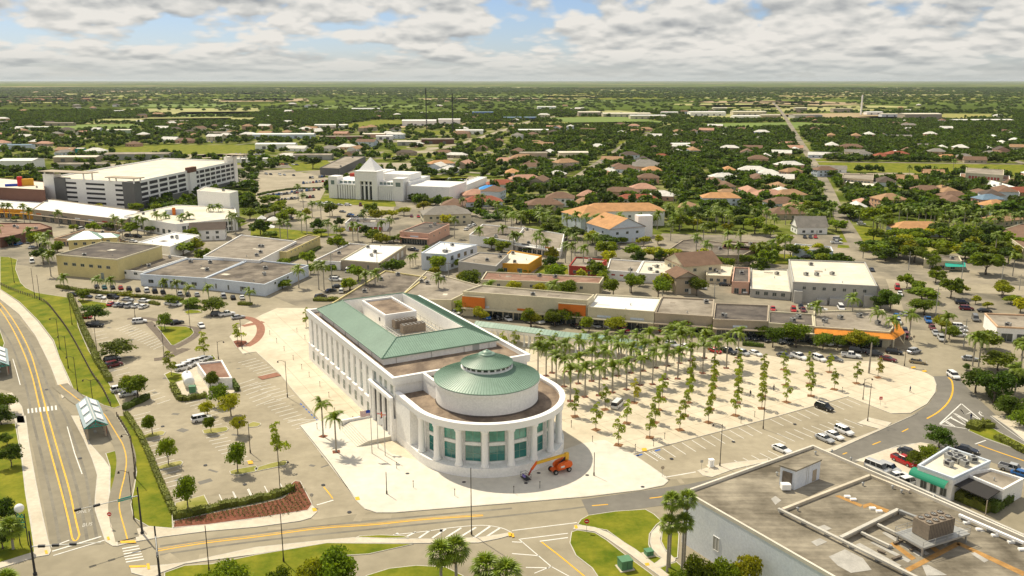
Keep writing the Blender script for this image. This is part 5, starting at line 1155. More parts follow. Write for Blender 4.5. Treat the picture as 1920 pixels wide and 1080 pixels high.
# far sheds and warehouses one can pick out
FAR = [(785, 236, 62, 'white_wall', 'roof_white', 9, .5), (842, 232, 40, 'white_wall', 'roof_white', 8, .5), (905, 217, 38, 'bright_blue', 'shingle_blue', 8, .4), (1105, 218, 40, 'tan', 'roof_cream', 9, .6), (1175, 219, 88, 'cream', 'roof_cream', 7, .3), (1215, 223, 66, 'cream', 'roof_white', 7, .3),
       (1256, 216, 30, 'white_wall', 'roof_white', 7, .4), (1327, 217, 66, 'white_wall', 'roof_white', 8, .35), (1405, 216, 62, 'cream', 'roof_cream', 8, .3), (1400, 224, 50, 'white_wall', 'roof_white', 7, .4), (1445, 222, 36, 'tan', 'roof_cream', 7, .4), (1515, 222, 52, 'grey_wall', 'roof_gravel', 7, .6),
       (1502, 209, 22, 'tan', 'roof_cream', 9, .5), (1580, 211, 36, 'tan', 'roof_gravel', 9, .4), (1730, 223, 70, 'tan', 'roof_cream', 10, .4), (1845, 230, 110, 'cream', 'roof_white', 5, .2), (1025, 205, 34, 'white_wall', 'roof_white', 7, .4), (1000, 250, 55, 'cream', 'roof_white', 5, .4), (975, 225, 60, 'bright_blue', 'shingle_blue', 5, .3),
       (880, 252, 50, 'white_wall', 'roof_white', 6, .4), (530, 260, 112, 'blue_white', 'roof_white', 6, .22), (515, 280, 72, 'white_wall', 'roof_white', 6, .4), (255, 300, 116, 'grey_wall', 'roof_gravel', 6, .3), (140, 304, 78, 'tan', 'roof_cream', 5, .4), (150, 318, 90, 'grey_wall', 'roof_gravel', 5, .3), (820, 270, 60, 'brown_wall', 'roof_gravel', 6, .4),
       (765, 273, 40, 'grey_wall', 'roof_cream', 5, .5), (35, 280, 44, 'blue_white', 'shingle_blue', 5, .4), (143, 287, 26, 'awning_teal', 'roof_cream', 5, .5), (222, 250, 44, 'pale_green', 'roof_cream', 5, .4), (28, 318, 62, 'white_wall', 'roof_white', 8, .8), (640, 263, 80, 'brown_wall', 'roof_gravel', 5, .2), (620, 240, 60, 'white_wall', 'roof_white', 5, .3),
       (700, 258, 40, 'pink', 'roof_cream', 5, .5), (410, 255, 44, 'tan', 'roof_gravel', 5, .4), (330, 232, 40, 'grey_wall', 'roof_gravel', 5, .4), (222, 213, 16, 'white_wall', 'roof_white', 7, .5), (1277, 281, 34, 'brown_wall', 'roof_white', 7, .5), (1075, 297, 54, 'cream', 'roof_cream', 6, .5), (1000, 298, 50, 'tan', 'roof_gravel', 6, .5),
       (585, 300, 70, 'grey_wall', 'roof_gravel', 5, .4), (720, 262, 30, 'white_wall', 'roof_white', 5, .5), (470, 305, 60, 'white_wall', 'roof_white', 4, .2), (1640, 215, 30, 'white_wall', 'roof_white', 6, .5), (1670, 219, 34, 'white_wall', 'roof_cream', 6, .4), (60, 244, 60, 'pale_green', 'roof_white', 5, .2), (110, 236, 50, 'tan', 'roof_gravel', 5, .3), (685, 208, 50, 'white_wall', 'roof_white', 6, .3), (1350, 207, 26, 'cream', 'roof_cream', 7, .4)]
CN = dict(roof_white='white roofed', roof_cream='pale roofed', roof_gravel='grey roofed', shingle_blue='blue roofed')
def shed(x, y, wpx, wall, roof, h, dr, rz=3.0):
    X, Y = G(x, y); dep = math.hypot(Y, CAM_H); w = wpx * dep / FPX; d = w * dr
    t = thing('warehouse', '', 'warehouse', (X, Y + d / 2, 0), R(rz)); occ([(X - w / 2, Y), (X + w / 2, Y), (X + w / 2, Y + d), (X - w / 2, Y + d)], 4)
    MB().use(wall).b2(-w / 2, -d / 2, 0, w / 2, d / 2, h).build('wall', t)
    r_ = MB().use(roof); e = .5; r_.add([(-w / 2 - e, -d / 2 - e, h), (w / 2 + e, -d / 2 - e, h), (w / 2 + e, d / 2 + e, h), (-w / 2 - e, d / 2 + e, h), (-w / 2 - e, 0, h + d * .04 + .4), (w / 2 + e, 0, h + d * .04 + .4)], [(0, 1, 5, 4), (2, 3, 4, 5), (1, 2, 5), (3, 0, 4), (3, 2, 1, 0)]); r_.build('roof', t)
    n = max(2, int(w / 14)); put_windows(t, (-w / 2, -d / 2), (w / 2, -d / 2), .3, n, 4.0, 3.2, gm='grey_dark', name='roller_door', frame=False)
    PENDING.append((t, CN[roof] + ' ' + {'bright_blue': 'blue', 'white_wall': 'white', 'tan': 'tan', 'cream': 'cream', 'grey_wall': 'grey', 'blue_white': 'pale blue', 'brown_wall': 'brown', 'awning_teal': 'teal', 'pale_green': 'pale green', 'pink': 'pink'}[wall] + ' warehouse', (x, y), None))
for a in FAR: shed(*a)

# ------------------------------------------------------------------ scattered houses
NOWIN = []
cnt = 0; tries = 0
rs = random.Random(21)
while cnt < 240 and tries < 8000:
    tries += 1
    yy = rs.choice((rs.uniform(196, 262), rs.uniform(230, 330), rs.uniform(280, 400))); xx = rs.uniform(-20, 1940)
    if yy > 345 and (xx < 900): continue
    if xx < 600 and yy > 300: continue
    p = G(xx, yy)
    if not free(p, 7): continue
    if any(math.hypot(p[0] - q[0], p[1] - q[1]) < 24 for q in NOWIN): continue
    NOWIN.append(p)
    rf = rs.choice(('shingle_brown', 'shingle_tan', 'shingle_white', 'shingle_grey', 'shingle_white', 'shingle_pink', 'shingle_white', 'shingle_tan', 'shingle_white', 'shingle_dark', 'shingle_brown'))
    kd = rs.choice(('hip', 'gable', 'hip'))
    t = house('', 0, 0, rs.uniform(14, 26), rs.uniform(9, 14), rs.choice((3.2, 3.2, 3.4, 6)), math.degrees(ang) + rs.choice((0, 90)) - 90, rf, rs.choice(WALLS), kd, wins=3, at=p, low=True)
    PENDING.append((t, RN[rf] + (' hip roofed' if kd == 'hip' else ' gabled') + ' house', (xx, yy), 'scattered houses among the trees')); cnt += 1

DW = MB().use('asphalt_lot')
for i, p in enumerate(NOWIN): DW.box((p[0] + (8 if i % 2 else -7), p[1] - 11, .01), (4.5 if i % 3 else 9, 13, .02), rs.uniform(-.2, .2))
DW.build('driveway', kind='structure')
# ------------------------------------------------------------------ vegetation
LG = [('leaf_mid', (.15, .205, .006)), ('leaf_dark', (.075, .125, .006)), ('leaf_light', (.28, .29, .008)), ('leaf_yellow', (.34, .31, .025))]
for nm, c in LG: mat(nm, c, .6, isl=.45, rand=.35, transl=.36, spec=.25)
mat('leaf_young', (.25, .31, .02), .6, isl=.4, rand=.25, transl=.45, spec=.2)
mat('palm_leaf', (.165, .225, .012), .5, isl=.35, rand=.25, transl=.22, spec=.4)
mat('palm_dead', (.25, .17, .08), .8, isl=.3)
mat('bark', (.16, .13, .10), .9, var=.2, scale=2); mat('palm_trunk', (.34, .31, .26), .85, var=.2, scale=3); mat('palm_shaft', (.12, .19, .04), .5)
mat('hedge_leaf', (.08, .12, .012), .7, isl=.5, transl=.15)
mat('hedge_light', (.15, .17, .02), .7, isl=.5, transl=.2)
def leaves(mb, centers, size, rnd, up=.35, aspect=.7):
    n = len(centers); c = np.array(centers)
    nrm = rnd.normal(size=(n, 3)); nrm /= np.linalg.norm(nrm, axis=1)[:, None]; nrm[:, 2] = np.abs(nrm[:, 2]) * (1 - up) + up; nrm /= np.linalg.norm(nrm, axis=1)[:, None]
    t = np.cross(nrm, rnd.normal(size=(n, 3))); t /= np.linalg.norm(t, axis=1)[:, None]; b = np.cross(nrm, t)
    s = size * rnd.uniform(.6, 1.3, n)[:, None] * .5
    V = np.stack([c - t * s, c + b * s * aspect, c + t * s, c - b * s * aspect], 1).reshape(-1, 3)
    mb.add([tuple(v) for v in V.tolist()], [(4 * i, 4 * i + 1, 4 * i + 2, 4 * i + 3) for i in range(n)])
def crown_mesh(nleaf, size, blobs, seed, leaf, core=True, flat=.75, narrow=False, nm='crown', up=.35):
    rnd = np.random.RandomState(seed); mb = MB().use(leaf); bl = []
    for i in range(blobs):
        if narrow: z = (i + .5) / blobs; rr_ = rnd.uniform(.4, .7) * (1 - .3 * abs(z - .4) - .4 * z); a = rnd.uniform(0, 6.28); bl.append((.7 * rr_ * math.cos(a), .7 * rr_ * math.sin(a), z * 2, rr_ * .7, rr_ * .55))
        else:
            a = rnd.uniform(0, 6.28); d = rnd.uniform(.25, .72) * (1 if i > 1 else .1); z = rnd.uniform(.35, 1.05) * (1.1 - .35 * d)
            r_ = rnd.uniform(.28, .46); bl.append((d * math.cos(a), d * math.sin(a), z, r_, r_ * flat))
    cs = []
    w = np.array([b[3] ** 2 for b in bl]); w /= w.sum()
    for i, b in enumerate(bl):
        k = int(nleaf * w[i]); v = rnd.normal(size=(k, 3)); v /= np.linalg.norm(v, axis=1)[:, None]
        v[:, 2] = np.where(v[:, 2] < -.3, -v[:, 2], v[:, 2]); rad = rnd.uniform(.55, 1.08, k) ** .6
        # twigs: lumpy surface
        rad *= 1 + .18 * np.sin(v[:, 0] * 7 + i) * np.cos(v[:, 1] * 6 + 2 * i)
        cs.append(np.stack([b[0] + v[:, 0] * b[3] * rad, b[1] + v[:, 1] * b[3] * rad, b[2] + v[:, 2] * b[4] * rad], 1))
    leaves(mb, np.concatenate(cs), size, rnd, up)
    if core:
        for b in bl:
            n1, n2 = 6, 3; k = .72 if nleaf < 1000 else .5; vs = [(b[0], b[1], b[2] - b[4] * k)]
            for j in range(1, n2):
                ph = math.pi * j / n2
                for i in range(n1): a = 6.283 * i / n1 + j; vs.append((b[0] + b[3] * k * math.sin(ph) * math.cos(a), b[1] + b[3] * k * math.sin(ph) * math.sin(a), b[2] - b[4] * k * math.cos(ph)))
            vs.append((b[0], b[1], b[2] + b[4] * k)); fs = [(0, 1 + (i + 1) % n1, 1 + i) for i in range(n1)]
            for j in range(n2 - 2): fs += [(1 + j * n1 + i, 1 + j * n1 + (i + 1) % n1, 1 + (j + 1) * n1 + (i + 1) % n1, 1 + (j + 1) * n1 + i) for i in range(n1)]
            o_ = 1 + (n2 - 2) * n1; fs += [(o_ + i, o_ + (i + 1) % n1, len(vs) - 1) for i in range(n1)]; mb.add(vs, fs)
    me = mb.mesh(nm); return me
def trunk_mesh(seed, limbs=5, narrow=False):
    rnd = random.Random(seed); m = MB().use('bark')
    # unit: height of crown base = 1, radius in metres given by scale later
    m.path([(0, 0, 0), (.03, .02, .5), (0, 0, 1.0)], [.06, .045, .04], 7)
    if narrow: m.path([(0, 0, 1), (.02, 0, 1.6), (0, .01, 2.3)], [.035, .02, .008], 5)
    for i in range(limbs):
        a = 6.283 * i / limbs + rnd.uniform(-.4, .4); l = rnd.uniform(.35, .6) * (.5 if narrow else 1); z = rnd.uniform(.75, 1.0) + (.8 if narrow and i % 2 else 0)
        m.path([(0, 0, z), (l * .5 * math.cos(a), l * .5 * math.sin(a), z + .3), (l * math.cos(a), l * math.sin(a), z + .65)], [.03, .02, .008], 5)
    return m.mesh('trunk', True)
NEARC = {k: [crown_mesh(2300, .12, 15, 10 + i + 31 * j, k, flat=.8) for i in range(2)] for j, (k, _) in enumerate(LG)}
MIDC = {k: [crown_mesh(620, .22, 11, 40 + i + 31 * j, k, flat=.8) for i in range(2)] for j, (k, _) in enumerate(LG)}
FARC = {k: [crown_mesh(150, .42, 7, 70 + i + 31 * j, k, flat=.8, nm='crown') for i in range(2)] for j, (k, _) in enumerate(LG)}
SAPC = [crown_mesh(1350, .12, 10, 90 + i, k, core=False, narrow=True, up=.1) for i, k in enumerate(('leaf_young', 'leaf_young', 'leaf_young', 'leaf_yellow'))]
TRK = [trunk_mesh(i) for i in range(3)]; TRS = trunk_mesh(9, 5, True)
KN = dict(leaf_mid='green', leaf_dark='dark green', leaf_light='light green', leaf_yellow='yellowish')
rt = random.Random(11)
def tree(x, y, w, h=None, leaf=None, lod=None, at=None, desc=None, group=None, cb=None):
    p = at or G(x, y); D_ = math.hypot(p[0], p[1]); leaf = leaf or rt.choice(('leaf_mid', 'leaf_mid', 'leaf_dark', 'leaf_light', 'leaf_mid', 'leaf_dark'))
    h = h or w * rt.uniform(.75, .95) + 1.2; cb = cb if cb is not None else h * .28
    lib = NEARC if D_ < 330 else MIDC if D_ < 750 else FARC
    if lod: lib = dict(near=NEARC, mid=MIDC, far=FARC)[lod]
    t = thing('broadleaf_tree', '', 'tree', (*p, 0.0), rt.uniform(0, 6.28), group)
    cm_ = rt.choice(lib[leaf]); sc = w / 1.9
    obj('crown', cm_, t, (0, 0, cb * .62), scale=(sc, sc, (h - cb * .75) / 1.45))
    obj('trunk', rt.choice(TRK), t, scale=(w * .5, w * .5, max(1.0, cb * 1.1)))
    PENDING.append((t, desc or ({True: 'small ', False: ''}[w < 6] + {True: 'large ', False: ''}[w > 12] + KN[leaf] + ' leafy tree'), (x, y) if not at else P(*p), group)); return t
def wm(px_, y): return px_ * math.hypot(G(960, y)[1], CAM_H) / FPX
def tz(reg, x, y, wz, hz=None, leaf=None, desc=None, group=None):
    X, Y = px(reg, x, y); w = wm(wz / 3.6, min(Y, 1075)) * (1.18 if Y < 600 else 1); h = hgt(X, Y, Y - hz / 3.6) if hz else None; return tree(X, Y, w, h, leaf, desc=desc, group=group)
TL = [('A1', 645, 440, 180, 125, 'leaf_dark'), ('A1', 790, 690, 240, 135, 'leaf_mid'), ('A1', 930, 955, 215, 190, 'leaf_mid'), ('A1', 870, 940, 140, 160, 'leaf_light'), ('A1', 1115, 495, 100, 125, 'leaf_mid'), ('A1', 1440, 392, 155, 125, 'leaf_mid'), ('A1', 1280, 345, 125, 75, 'leaf_mid'), ('A1', 1160, 335, 95, 85, 'leaf_mid'),
      ('A1', 560, 300, 95, 90, 'leaf_mid'), ('A1', 860, 290, 100, 60, 'leaf_light'), ('A1', 1420, 900, 120, 140, 'leaf_mid'), ('A1', 1480, 1010, 150, 160, 'leaf_mid'), ('A1', 1560, 1080, 160, 170, 'leaf_light'), ('A1', 1400, 1080, 110, 110, 'leaf_light'), ('A2', 1030, 125, 125, 165, 'leaf_mid'), ('A2', 1137, 330, 130, 215, 'leaf_mid'), ('A2', 1270, 628, 160, 255, 'leaf_mid'),
      ('A2', 1607, 382, 150, 235, 'leaf_mid'), ('A2', 1425, 108, 100, 130, 'leaf_mid'), ('A2', 1605, 130, 125, 160, 'leaf_light'), ('A2', 78, 345, 165, 165, 'leaf_dark'), ('A2', 50, 200, 110, 90, 'leaf_dark'), ('A2', 10, 60, 200, 150, 'leaf_dark'), ('A2', 30, 760, 200, 210, 'leaf_dark'), ('A2', 20, 900, 190, 190, 'leaf_dark'), ('A1', 30, 1070, 180, 160, 'leaf_mid'), ('A1', -20, 340, 40, 60, 'leaf_mid'),
      ('A5', 500, 1230, 330, 380, 'leaf_mid'), ('A5', 380, 1250, 260, 330, 'leaf_light'), ('A5', 170, 1260, 180, 260, 'leaf_mid'), ('A2', 1560, 1250, 280, 290, 'leaf_mid'), ('A2', 1400, 1270, 200, 230, 'leaf_mid'),
      ('A6', 1250, 1240, 230, 330, 'leaf_mid'), ('A6', 1420, 1260, 240, 320, 'leaf_mid'), ('A6', 1570, 1240, 240, 350, 'leaf_light'), ('A6', 1130, 1230, 160, 220, 'leaf_mid'),
      ('A7', 1155, 215, 205, 155, 'leaf_dark'), ('A7', 1075, 340, 150, 160, 'leaf_mid'), ('A7', 990, 350, 130, 130, 'leaf_mid'), 
      ('R1', 125, 195, 130, 150, 'leaf_mid'), ('R1', 290, 190, 150, 120, 'leaf_mid'), ('R1', 415, 175, 130, 125, 'leaf_mid'), ('R1', 520, 222, 130, 125, 'leaf_mid'), ('R1', 700, 232, 160, 125, 'leaf_light'), ('R1', 740, 190, 150, 140, 'leaf_mid'), ('R1', 1120, 230, 205, 120, 'leaf_mid'), ('R1', 1330, 240, 190, 90, 'leaf_mid'), ('R1', 1455, 235, 185, 110, 'leaf_dark'), ('R1', 1680, 270, 130, 110, 'leaf_mid'),
      ('Z8', 1060, 225, 90, 80, 'leaf_mid'), ('Z8', 1130, 250, 150, 120, 'leaf_mid'), ('Z8', 1225, 305, 140, 120, 'leaf_light'), ('Z8', 1570, 335, 160, 140, 'leaf_light'), ('Z8', 1700, 310, 150, 120, 'leaf_mid'), ('Z8', 1800, 320, 140, 130, 'leaf_mid'), ('Z8', 350, 100, 100, 110, 'leaf_mid'), ('Z8', 1440, 250, 110, 60, 'leaf_light'),
      ('A8', 190, 545, 235, 190, 'leaf_mid'), ('A8', 30, 545, 160, 160, 'leaf_dark'), ('A8', 370, 560, 150, 130, 'leaf_mid'), ('A8', 570, 570, 190, 170, 'leaf_light'), ('A8', 680, 560, 150, 110, 'leaf_mid'), ('A8', 470, 560, 130, 110, 'leaf_mid'), ('A8', 825, 300, 160, 160, 'leaf_dark'), ('A8', 760, 290, 110, 110, 'leaf_dark'), ('A8', 1035, 230, 190, 100, 'leaf_mid'), ('A8', 1055, 325, 190, 120, 'leaf_mid'),
      ('A8', 935, 145, 110, 110, 'leaf_mid'), ('A8', 1000, 155, 110, 70, 'leaf_mid'), ('A8', 1130, 110, 120, 100, 'leaf_mid'), ('A8', 1300, 180, 90, 80, 'leaf_light'), ('A8', 1170, 430, 160, 110, 'leaf_light'), ('A8', 1220, 490, 140, 110, 'leaf_mid'), ('A8', 1440, 550, 240, 140, 'leaf_mid'), ('A8', 1400, 850, 240, 190, 'leaf_dark'), ('A8', 1520, 920, 260, 240, 'leaf_dark'), ('A8', 1640, 860, 200, 220, 'leaf_dark'),
      ('A8', 1550, 700, 240, 140, 'leaf_mid'), ('A8', 1710, 600, 130, 150, 'leaf_mid'), ('A8', 1640, 1010, 220, 150, 'leaf_dark'), ('A8', 1700, 1080, 170, 120, 'leaf_mid'), ('A8', 1580, 190, 110, 90, 'leaf_light'), ('A8', 1700, 310, 120, 110, 'leaf_light'), ('A8', 1400, 250, 80, 60, 'leaf_light'), ('A8', 1480, 280, 70, 50, 'leaf_light'), ('A8', 1640, 250, 110, 70, 'leaf_mid'), ('A8', 1340, 700, 60, 50, 'leaf_dark'), ('A8', 1760, 900, 220, 240, 'leaf_dark'), ('A8', 1780, 720, 200, 200, 'leaf_mid'),
      ('R3', 692, 1030, 130, 125, 'leaf_mid'), ('R3', 630, 1095, 120, 90, 'leaf_light'), ('R3', 785, 770, 110, 105, 'leaf_mid'), ('R3', 930, 775, 110, 60, 'leaf_mid'), ('R3', 1000, 770, 90, 75, 'leaf_mid'), ('R3', 90, 520, 140, 80, 'leaf_mid'), ('R3', 385, 275, 115, 95, 'leaf_dark'), ('R3', 430, 165, 65, 50, 'leaf_dark'), ('R3', 50, 610, 130, 90, 'leaf_mid'), ('R3', 240, 620, 130, 100, 'leaf_mid'),
      ('R3', 30, 720, 120, 120, 'leaf_dark'), ('R3', 100, 740, 100, 50, 'leaf_mid'), ('R3', 130, 590, 120, 90, 'leaf_mid'), ('R3', 850, 620, 90, 80, 'leaf_light'), ('R3', 920, 610, 90, 70, 'leaf_light'), ('R3', 1000, 590, 90, 70, 'leaf_light'), ('R3', 880, 780, 90, 60, 'leaf_mid'), ('R3', 1130, 560, 90, 80, 'leaf_light'), ('R3', 1210, 520, 90, 60, 'leaf_mid'), ('R3', 1280, 520, 90, 70, 'leaf_mid'), ('R3', 1590, 820, 110, 90, 'leaf_mid'), ('R3', 1660, 840, 120, 90, 'leaf_mid'), ('R3', 180, 1085, 120, 70, 'leaf_mid'), ('R3', 570, 720, 90, 60, 'leaf_light'), ('R3', 440, 730, 90, 60, 'leaf_mid'),
      ('R4', 640, 665, 150, 145, 'leaf_mid'), ('R4', 830, 665, 150, 110, 'leaf_mid'), ('R4', 960, 675, 150, 105, 'leaf_light'), ('R4', 1070, 670, 150, 90, 'leaf_light'), ('R4', 1130, 470, 150, 120, 'leaf_mid'), ('R4', 1225, 470, 100, 90, 'leaf_light'), ('R4', 1345, 485, 90, 80, 'leaf_mid'), ('R4', 1455, 490, 90, 75, 'leaf_light'), ('R4', 1640, 500, 150, 130, 'leaf_mid'), ('R4', 600, 815, 125, 105, 'leaf_mid'), ('R4', 890, 580, 90, 80, 'leaf_light'),
      ('R4', 985, 570, 90, 70, 'leaf_light'), ('R4', 940, 450, 90, 90, 'leaf_mid'), ('R4', 1380, 700, 120, 60, 'leaf_mid'), ('R4', 1600, 710, 120, 80, 'leaf_mid'), ('R4', 85, 765, 80, 45, 'leaf_mid'), ('R4', 120, 620, 110, 50, 'leaf_mid'), ('R4', 30, 430, 140, 100, 'leaf_mid'), ('R4', 120, 430, 140, 110, 'leaf_mid'), ('R4', 260, 450, 140, 80, 'leaf_mid'), ('R4', 720, 560, 110, 50, 'leaf_mid'), ('R4', 1560, 470, 120, 110, 'leaf_dark'), ('R4', 1270, 420, 120, 120, 'leaf_dark'), ('R4', 1420, 420, 140, 110, 'leaf_dark'), ('R4', 1020, 400, 120, 110, 'leaf_dark'),
      ('R2', 1240, 860, 150, 100, 'leaf_mid'), ('R2', 1330, 850, 110, 120, 'leaf_light'), ('R2', 1635, 530, 85, 85, 'leaf_dark'), ('R2', 730, 690, 90, 60, 'leaf_mid'), ('R2', 880, 720, 110, 100, 'leaf_mid'), ('R2', 1020, 710, 80, 60, 'leaf_mid'), ('R2', 1690, 620, 110, 90, 'leaf_mid'), ('R2', 1600, 680, 110, 80, 'leaf_mid'), ('R2', 1500, 680, 110, 70, 'leaf_mid'), ('R2', 500, 700, 60, 60, 'leaf_mid'), ('R2', 110, 630, 60, 40, 'leaf_mid'), ('R2', 390, 840, 70, 50, 'leaf_mid'),
      ('R5', 700, 830, 170, 80, 'leaf_dark'), ('R5', 850, 870, 180, 130, 'leaf_dark'), ('R5', 800, 820, 120, 90, 'leaf_mid'), ('R5', 460, 700, 130, 90, 'leaf_mid'), ('R5', 1010, 760, 120, 80, 'leaf_mid'), ('R5', 1200, 780, 150, 130, 'leaf_mid'), ('R5', 1290, 770, 90, 80, 'leaf_light'), ('R5', 1460, 800, 220, 180, 'leaf_dark'), ('R5', 1370, 900, 180, 140, 'leaf_dark'), ('R5', 1470, 990, 220, 180, 'leaf_mid'), ('R5', 1620, 920, 160, 140, 'leaf_dark'),
      ('R5', 1690, 830, 100, 110, 'leaf_mid'), ('R5', 560, 610, 180, 110, 'leaf_mid'), ('R5', 730, 700, 200, 200, 'leaf_mid'), ('R5', 360, 890, 140, 60, 'leaf_dark'), ('R5', 150, 870, 110, 100, 'leaf_mid'), ('R5', 245, 870, 80, 90, 'leaf_light'), ('R5', 40, 880, 130, 130, 'leaf_mid'), ('R5', 1580, 1080, 90, 60, 'leaf_light'), ('R5', 1130, 980, 70, 60, 'leaf_mid'), ('R5', 480, 900, 80, 40, 'leaf_mid'), ('R5', 330, 850, 80, 90, 'leaf_light'), ('R5', 300, 590, 120, 120, 'leaf_mid'), ('R5', 230, 600, 120, 90, 'leaf_mid'), ('R5', 1150, 590, 200, 130, 'leaf_dark'), ('R5', 1030, 600, 180, 110, 'leaf_dark'), ('R5', 650, 500, 190, 110, 'leaf_dark'), ('R5', 1300, 620, 140, 90, 'leaf_dark'), ('R5', 1620, 600, 200, 120, 'leaf_dark')]
for a in TL: tz(*a[:5], leaf=a[5])
# narrow young trees: car park ones and the plaza grid
mulch_me = MB().use('mulch_bed').b2(-.9, -.9, 0, .9, .9, .03).mesh('mulch_square')
def sapling(x, y, h, w=None, kind=None, at=None, z=.14, square=True, desc=None, group=None):
    p = G(x, y, z) if not at else at; i = rt.randrange(4) if kind is None else kind; w = w or h * .4
    t = thing('young_tree', '', 'tree', (*p, z), rt.uniform(0, 6.28), group); h *= 1.12; cb = h * .24
    obj('crown', SAPC[i], t, (0, 0, cb), scale=(w / 1.02, w / 1.02, (h - cb) / 2.05)); obj('trunk', TRS, t, scale=(h * .22, h * .22, h * .32))
    if square: obj('mulch_square', mulch_me, t)
    PENDING.append((t, desc or (('green', 'light green', 'green', 'yellow green')[i] + ' slender young tree'), (x, y), group)); return t
for reg, x, y, h, w in (('A1', 1380, 682, 7, 3.2), ('A1', 1605, 585, 5.8, 3.2), ('A1', 1157, 805, 6.5, 3.3), ('A5', 150, 312, 8.5, 3.2), ('Z8', 52, 335, 6, 2.2)): sapling(*px(reg, x, y), h, w, 0, square=False, desc='narrow tall young tree')
SAP = [(425, 795, 6.4, 0), (567, 885, 6.2, 1), (718, 988, 6.2, 1), (775, 840, 5.6, 1), (930, 937, 6, 0), (825, 702, 6, 3), (628, 748, 6, 1), (1133, 885, 5.6, 1), (1325, 835, 5.6, 1), (1508, 788, 5.6, 1), (1685, 741, 5.6, 1),
       (965, 835, 6, 0), (990, 750, 6, 0), (1015, 668, 6, 1), (1168, 790, 5.6, 1), (1190, 700, 6, 0), (1200, 620, 6, 0), (1210, 545, 6, 0), (1340, 745, 5.6, 1), (1352, 665, 5.6, 1), (1362, 590, 5.6, 1), (1365, 520, 5.5, 1), (1520, 700, 5.6, 1), (1525, 625, 5.8, 1), (1528, 550, 5.8, 0), (1530, 480, 5.6, 0), (1690, 655, 5.6, 1), (1695, 585, 5.6, 1), (1697, 515, 5.6, 1), (700, 830, 5.5, 1), (860, 790, 5, 1)]
for x, y, h, k in SAP[:-2]: sapling(*px('R1', x, y), h, h * .36, k, group='young trees planted in rows on the plaza')
for x, y, h, k in ((290, 872, 5.6, 0), (282, 790, 5.4, 0), (278, 705, 5.2, 0), (447, 828, 5.2, 1), (415, 712, 5.0, 1), (598, 787, 5.6, 1), (742, 748, 5.2, 3), (125, 914, 5.2, 1), (118, 800, 5.2, 1), (105, 695, 5.0, 1)): sapling(*px('A8', x, y), h, h * .36, k, group='young trees planted in rows on the plaza')
for x, y, h in ((190, 362, 6), (303, 350, 5), (473, 345, 6), (20, 330, 5), (600, 352, 5), (-60, 340, 5)): sapling(*px('R1', x, y), h, h * .45, 1, square=False, group='young trees in front of the colonnade')

# palms
def frond_mesh(L, rise, droop, seg, lw, ll, leaf='palm_leaf', fine=True):
    m = MB().use(leaf); P_ = []
    for i in range(seg + 1):
        t = i / seg; P_.append(Vector((L * (t - .12 * t * t), 0, rise * math.sin(t * 1.9) - droop * t ** 2.4)))
    for i in range(1, seg):
        t = i / seg; le = ll * (math.sin(math.pi * min(1, t * .85 + .12)) ** .6); d = (P_[i + 1] - P_[i - 1]).normalized()
        for sg in (-1, 1):
            a = P_[i]; tip = a + Vector((le * .45, sg * le, -le * .38 - .1)); q = d * lw
            m.add([tuple(a - q), tuple(a + q), tuple(tip)], [(0, 1, 2)])
    for i in range(seg): 
        q = Vector((0, .035, 0)); m.add([tuple(P_[i] - q), tuple(P_[i] + q), tuple(P_[i + 1] + q), tuple(P_[i + 1] - q)], [(0, 1, 2, 3)])
    e = P_[-1]; m.add([tuple(P_[-2] + Vector((0, .1, 0))), tuple(P_[-2] - Vector((0, .1, 0))), tuple(e + Vector((.35, 0, -.3)))], [(0, 1, 2)])
    return m.mesh('frond')
def fan_mesh(r, pet, n=11):
    m = MB().use('palm_leaf'); e = Vector((pet, 0, pet * .15)); m.add([(0, -.03, 0), (0, .03, 0), (e.x, .03, e.z), (e.x, -.03, e.z)], [(0, 1, 2, 3)])
    for i in range(n):
        a = -1.9 + 3.8 * (i + .5) / n; b0, b1 = a - 1.7 / n, a + 1.7 / n; k = r * (1 - .12 * abs(a))
        m.add([tuple(e), (e.x + .6 * k * math.cos(b0), .6 * k * math.sin(b0), e.z + .04), (e.x + k * math.cos(a), k * math.sin(a), e.z - .28 * k), (e.x + .6 * k * math.cos(b1), .6 * k * math.sin(b1), e.z + .04)], [(0, 1, 2, 3)])
    return m.mesh('frond')
FR = [frond_mesh(2.9, 1.5, 2.4, 22, .10, .75), frond_mesh(2.7, 1.0, 2.6, 22, .10, .7), frond_mesh(3.0, 1.9, 1.5, 22, .10, .7)]
FRF = [frond_mesh(2.9, 1.4, 2.4, 7, .30, .8), frond_mesh(2.8, 1.8, 1.6, 7, .30, .8)]
FAN = fan_mesh(.85, .75); FANF = fan_mesh(.95, .7, 5)
def join_crown(lst, nm='crown'):
    m = MB()
    for me, mtx in lst:
        for mm in me.materials: m.use(mm)
        m.add([tuple(mtx @ v.co) for v in me.vertices], [tuple(p.vertices) for p in me.polygons])
    return m.mesh(nm)
def frond_pose(k, n, seed, fan=False):
    rnd = random.Random(seed * 100 + k); a = 2.399963 * k + rnd.uniform(-.15, .15); f = k / n
    el = R(52 - 82 * f) if not fan else R(80 - 125 * f)
    return Matrix.Rotation(a, 4, 'Z') @ Matrix.Rotation(-el, 4, 'Y') @ Matrix.Rotation(rnd.uniform(-.3, .3), 4, 'X')
FARPALM = [join_crown([(FRF[k % 2], frond_pose(k, 15, s)) for k in range(15)]) for s in range(3)]
MIDPALM = [join_crown([(FR[k % 3], frond_pose(k, 16, s)) for k in range(16)]) for s in range(3)]
FARFAN = [join_crown([(FANF, frond_pose(k, 30, s, True)) for k in range(30)]) for s in range(2)]
PT = MB().use('palm_trunk').lathe([(.26, 0), (.2, .04), (.17, .3), (.185, .6), (.15, 1.0)], 8).mesh('trunk', True)
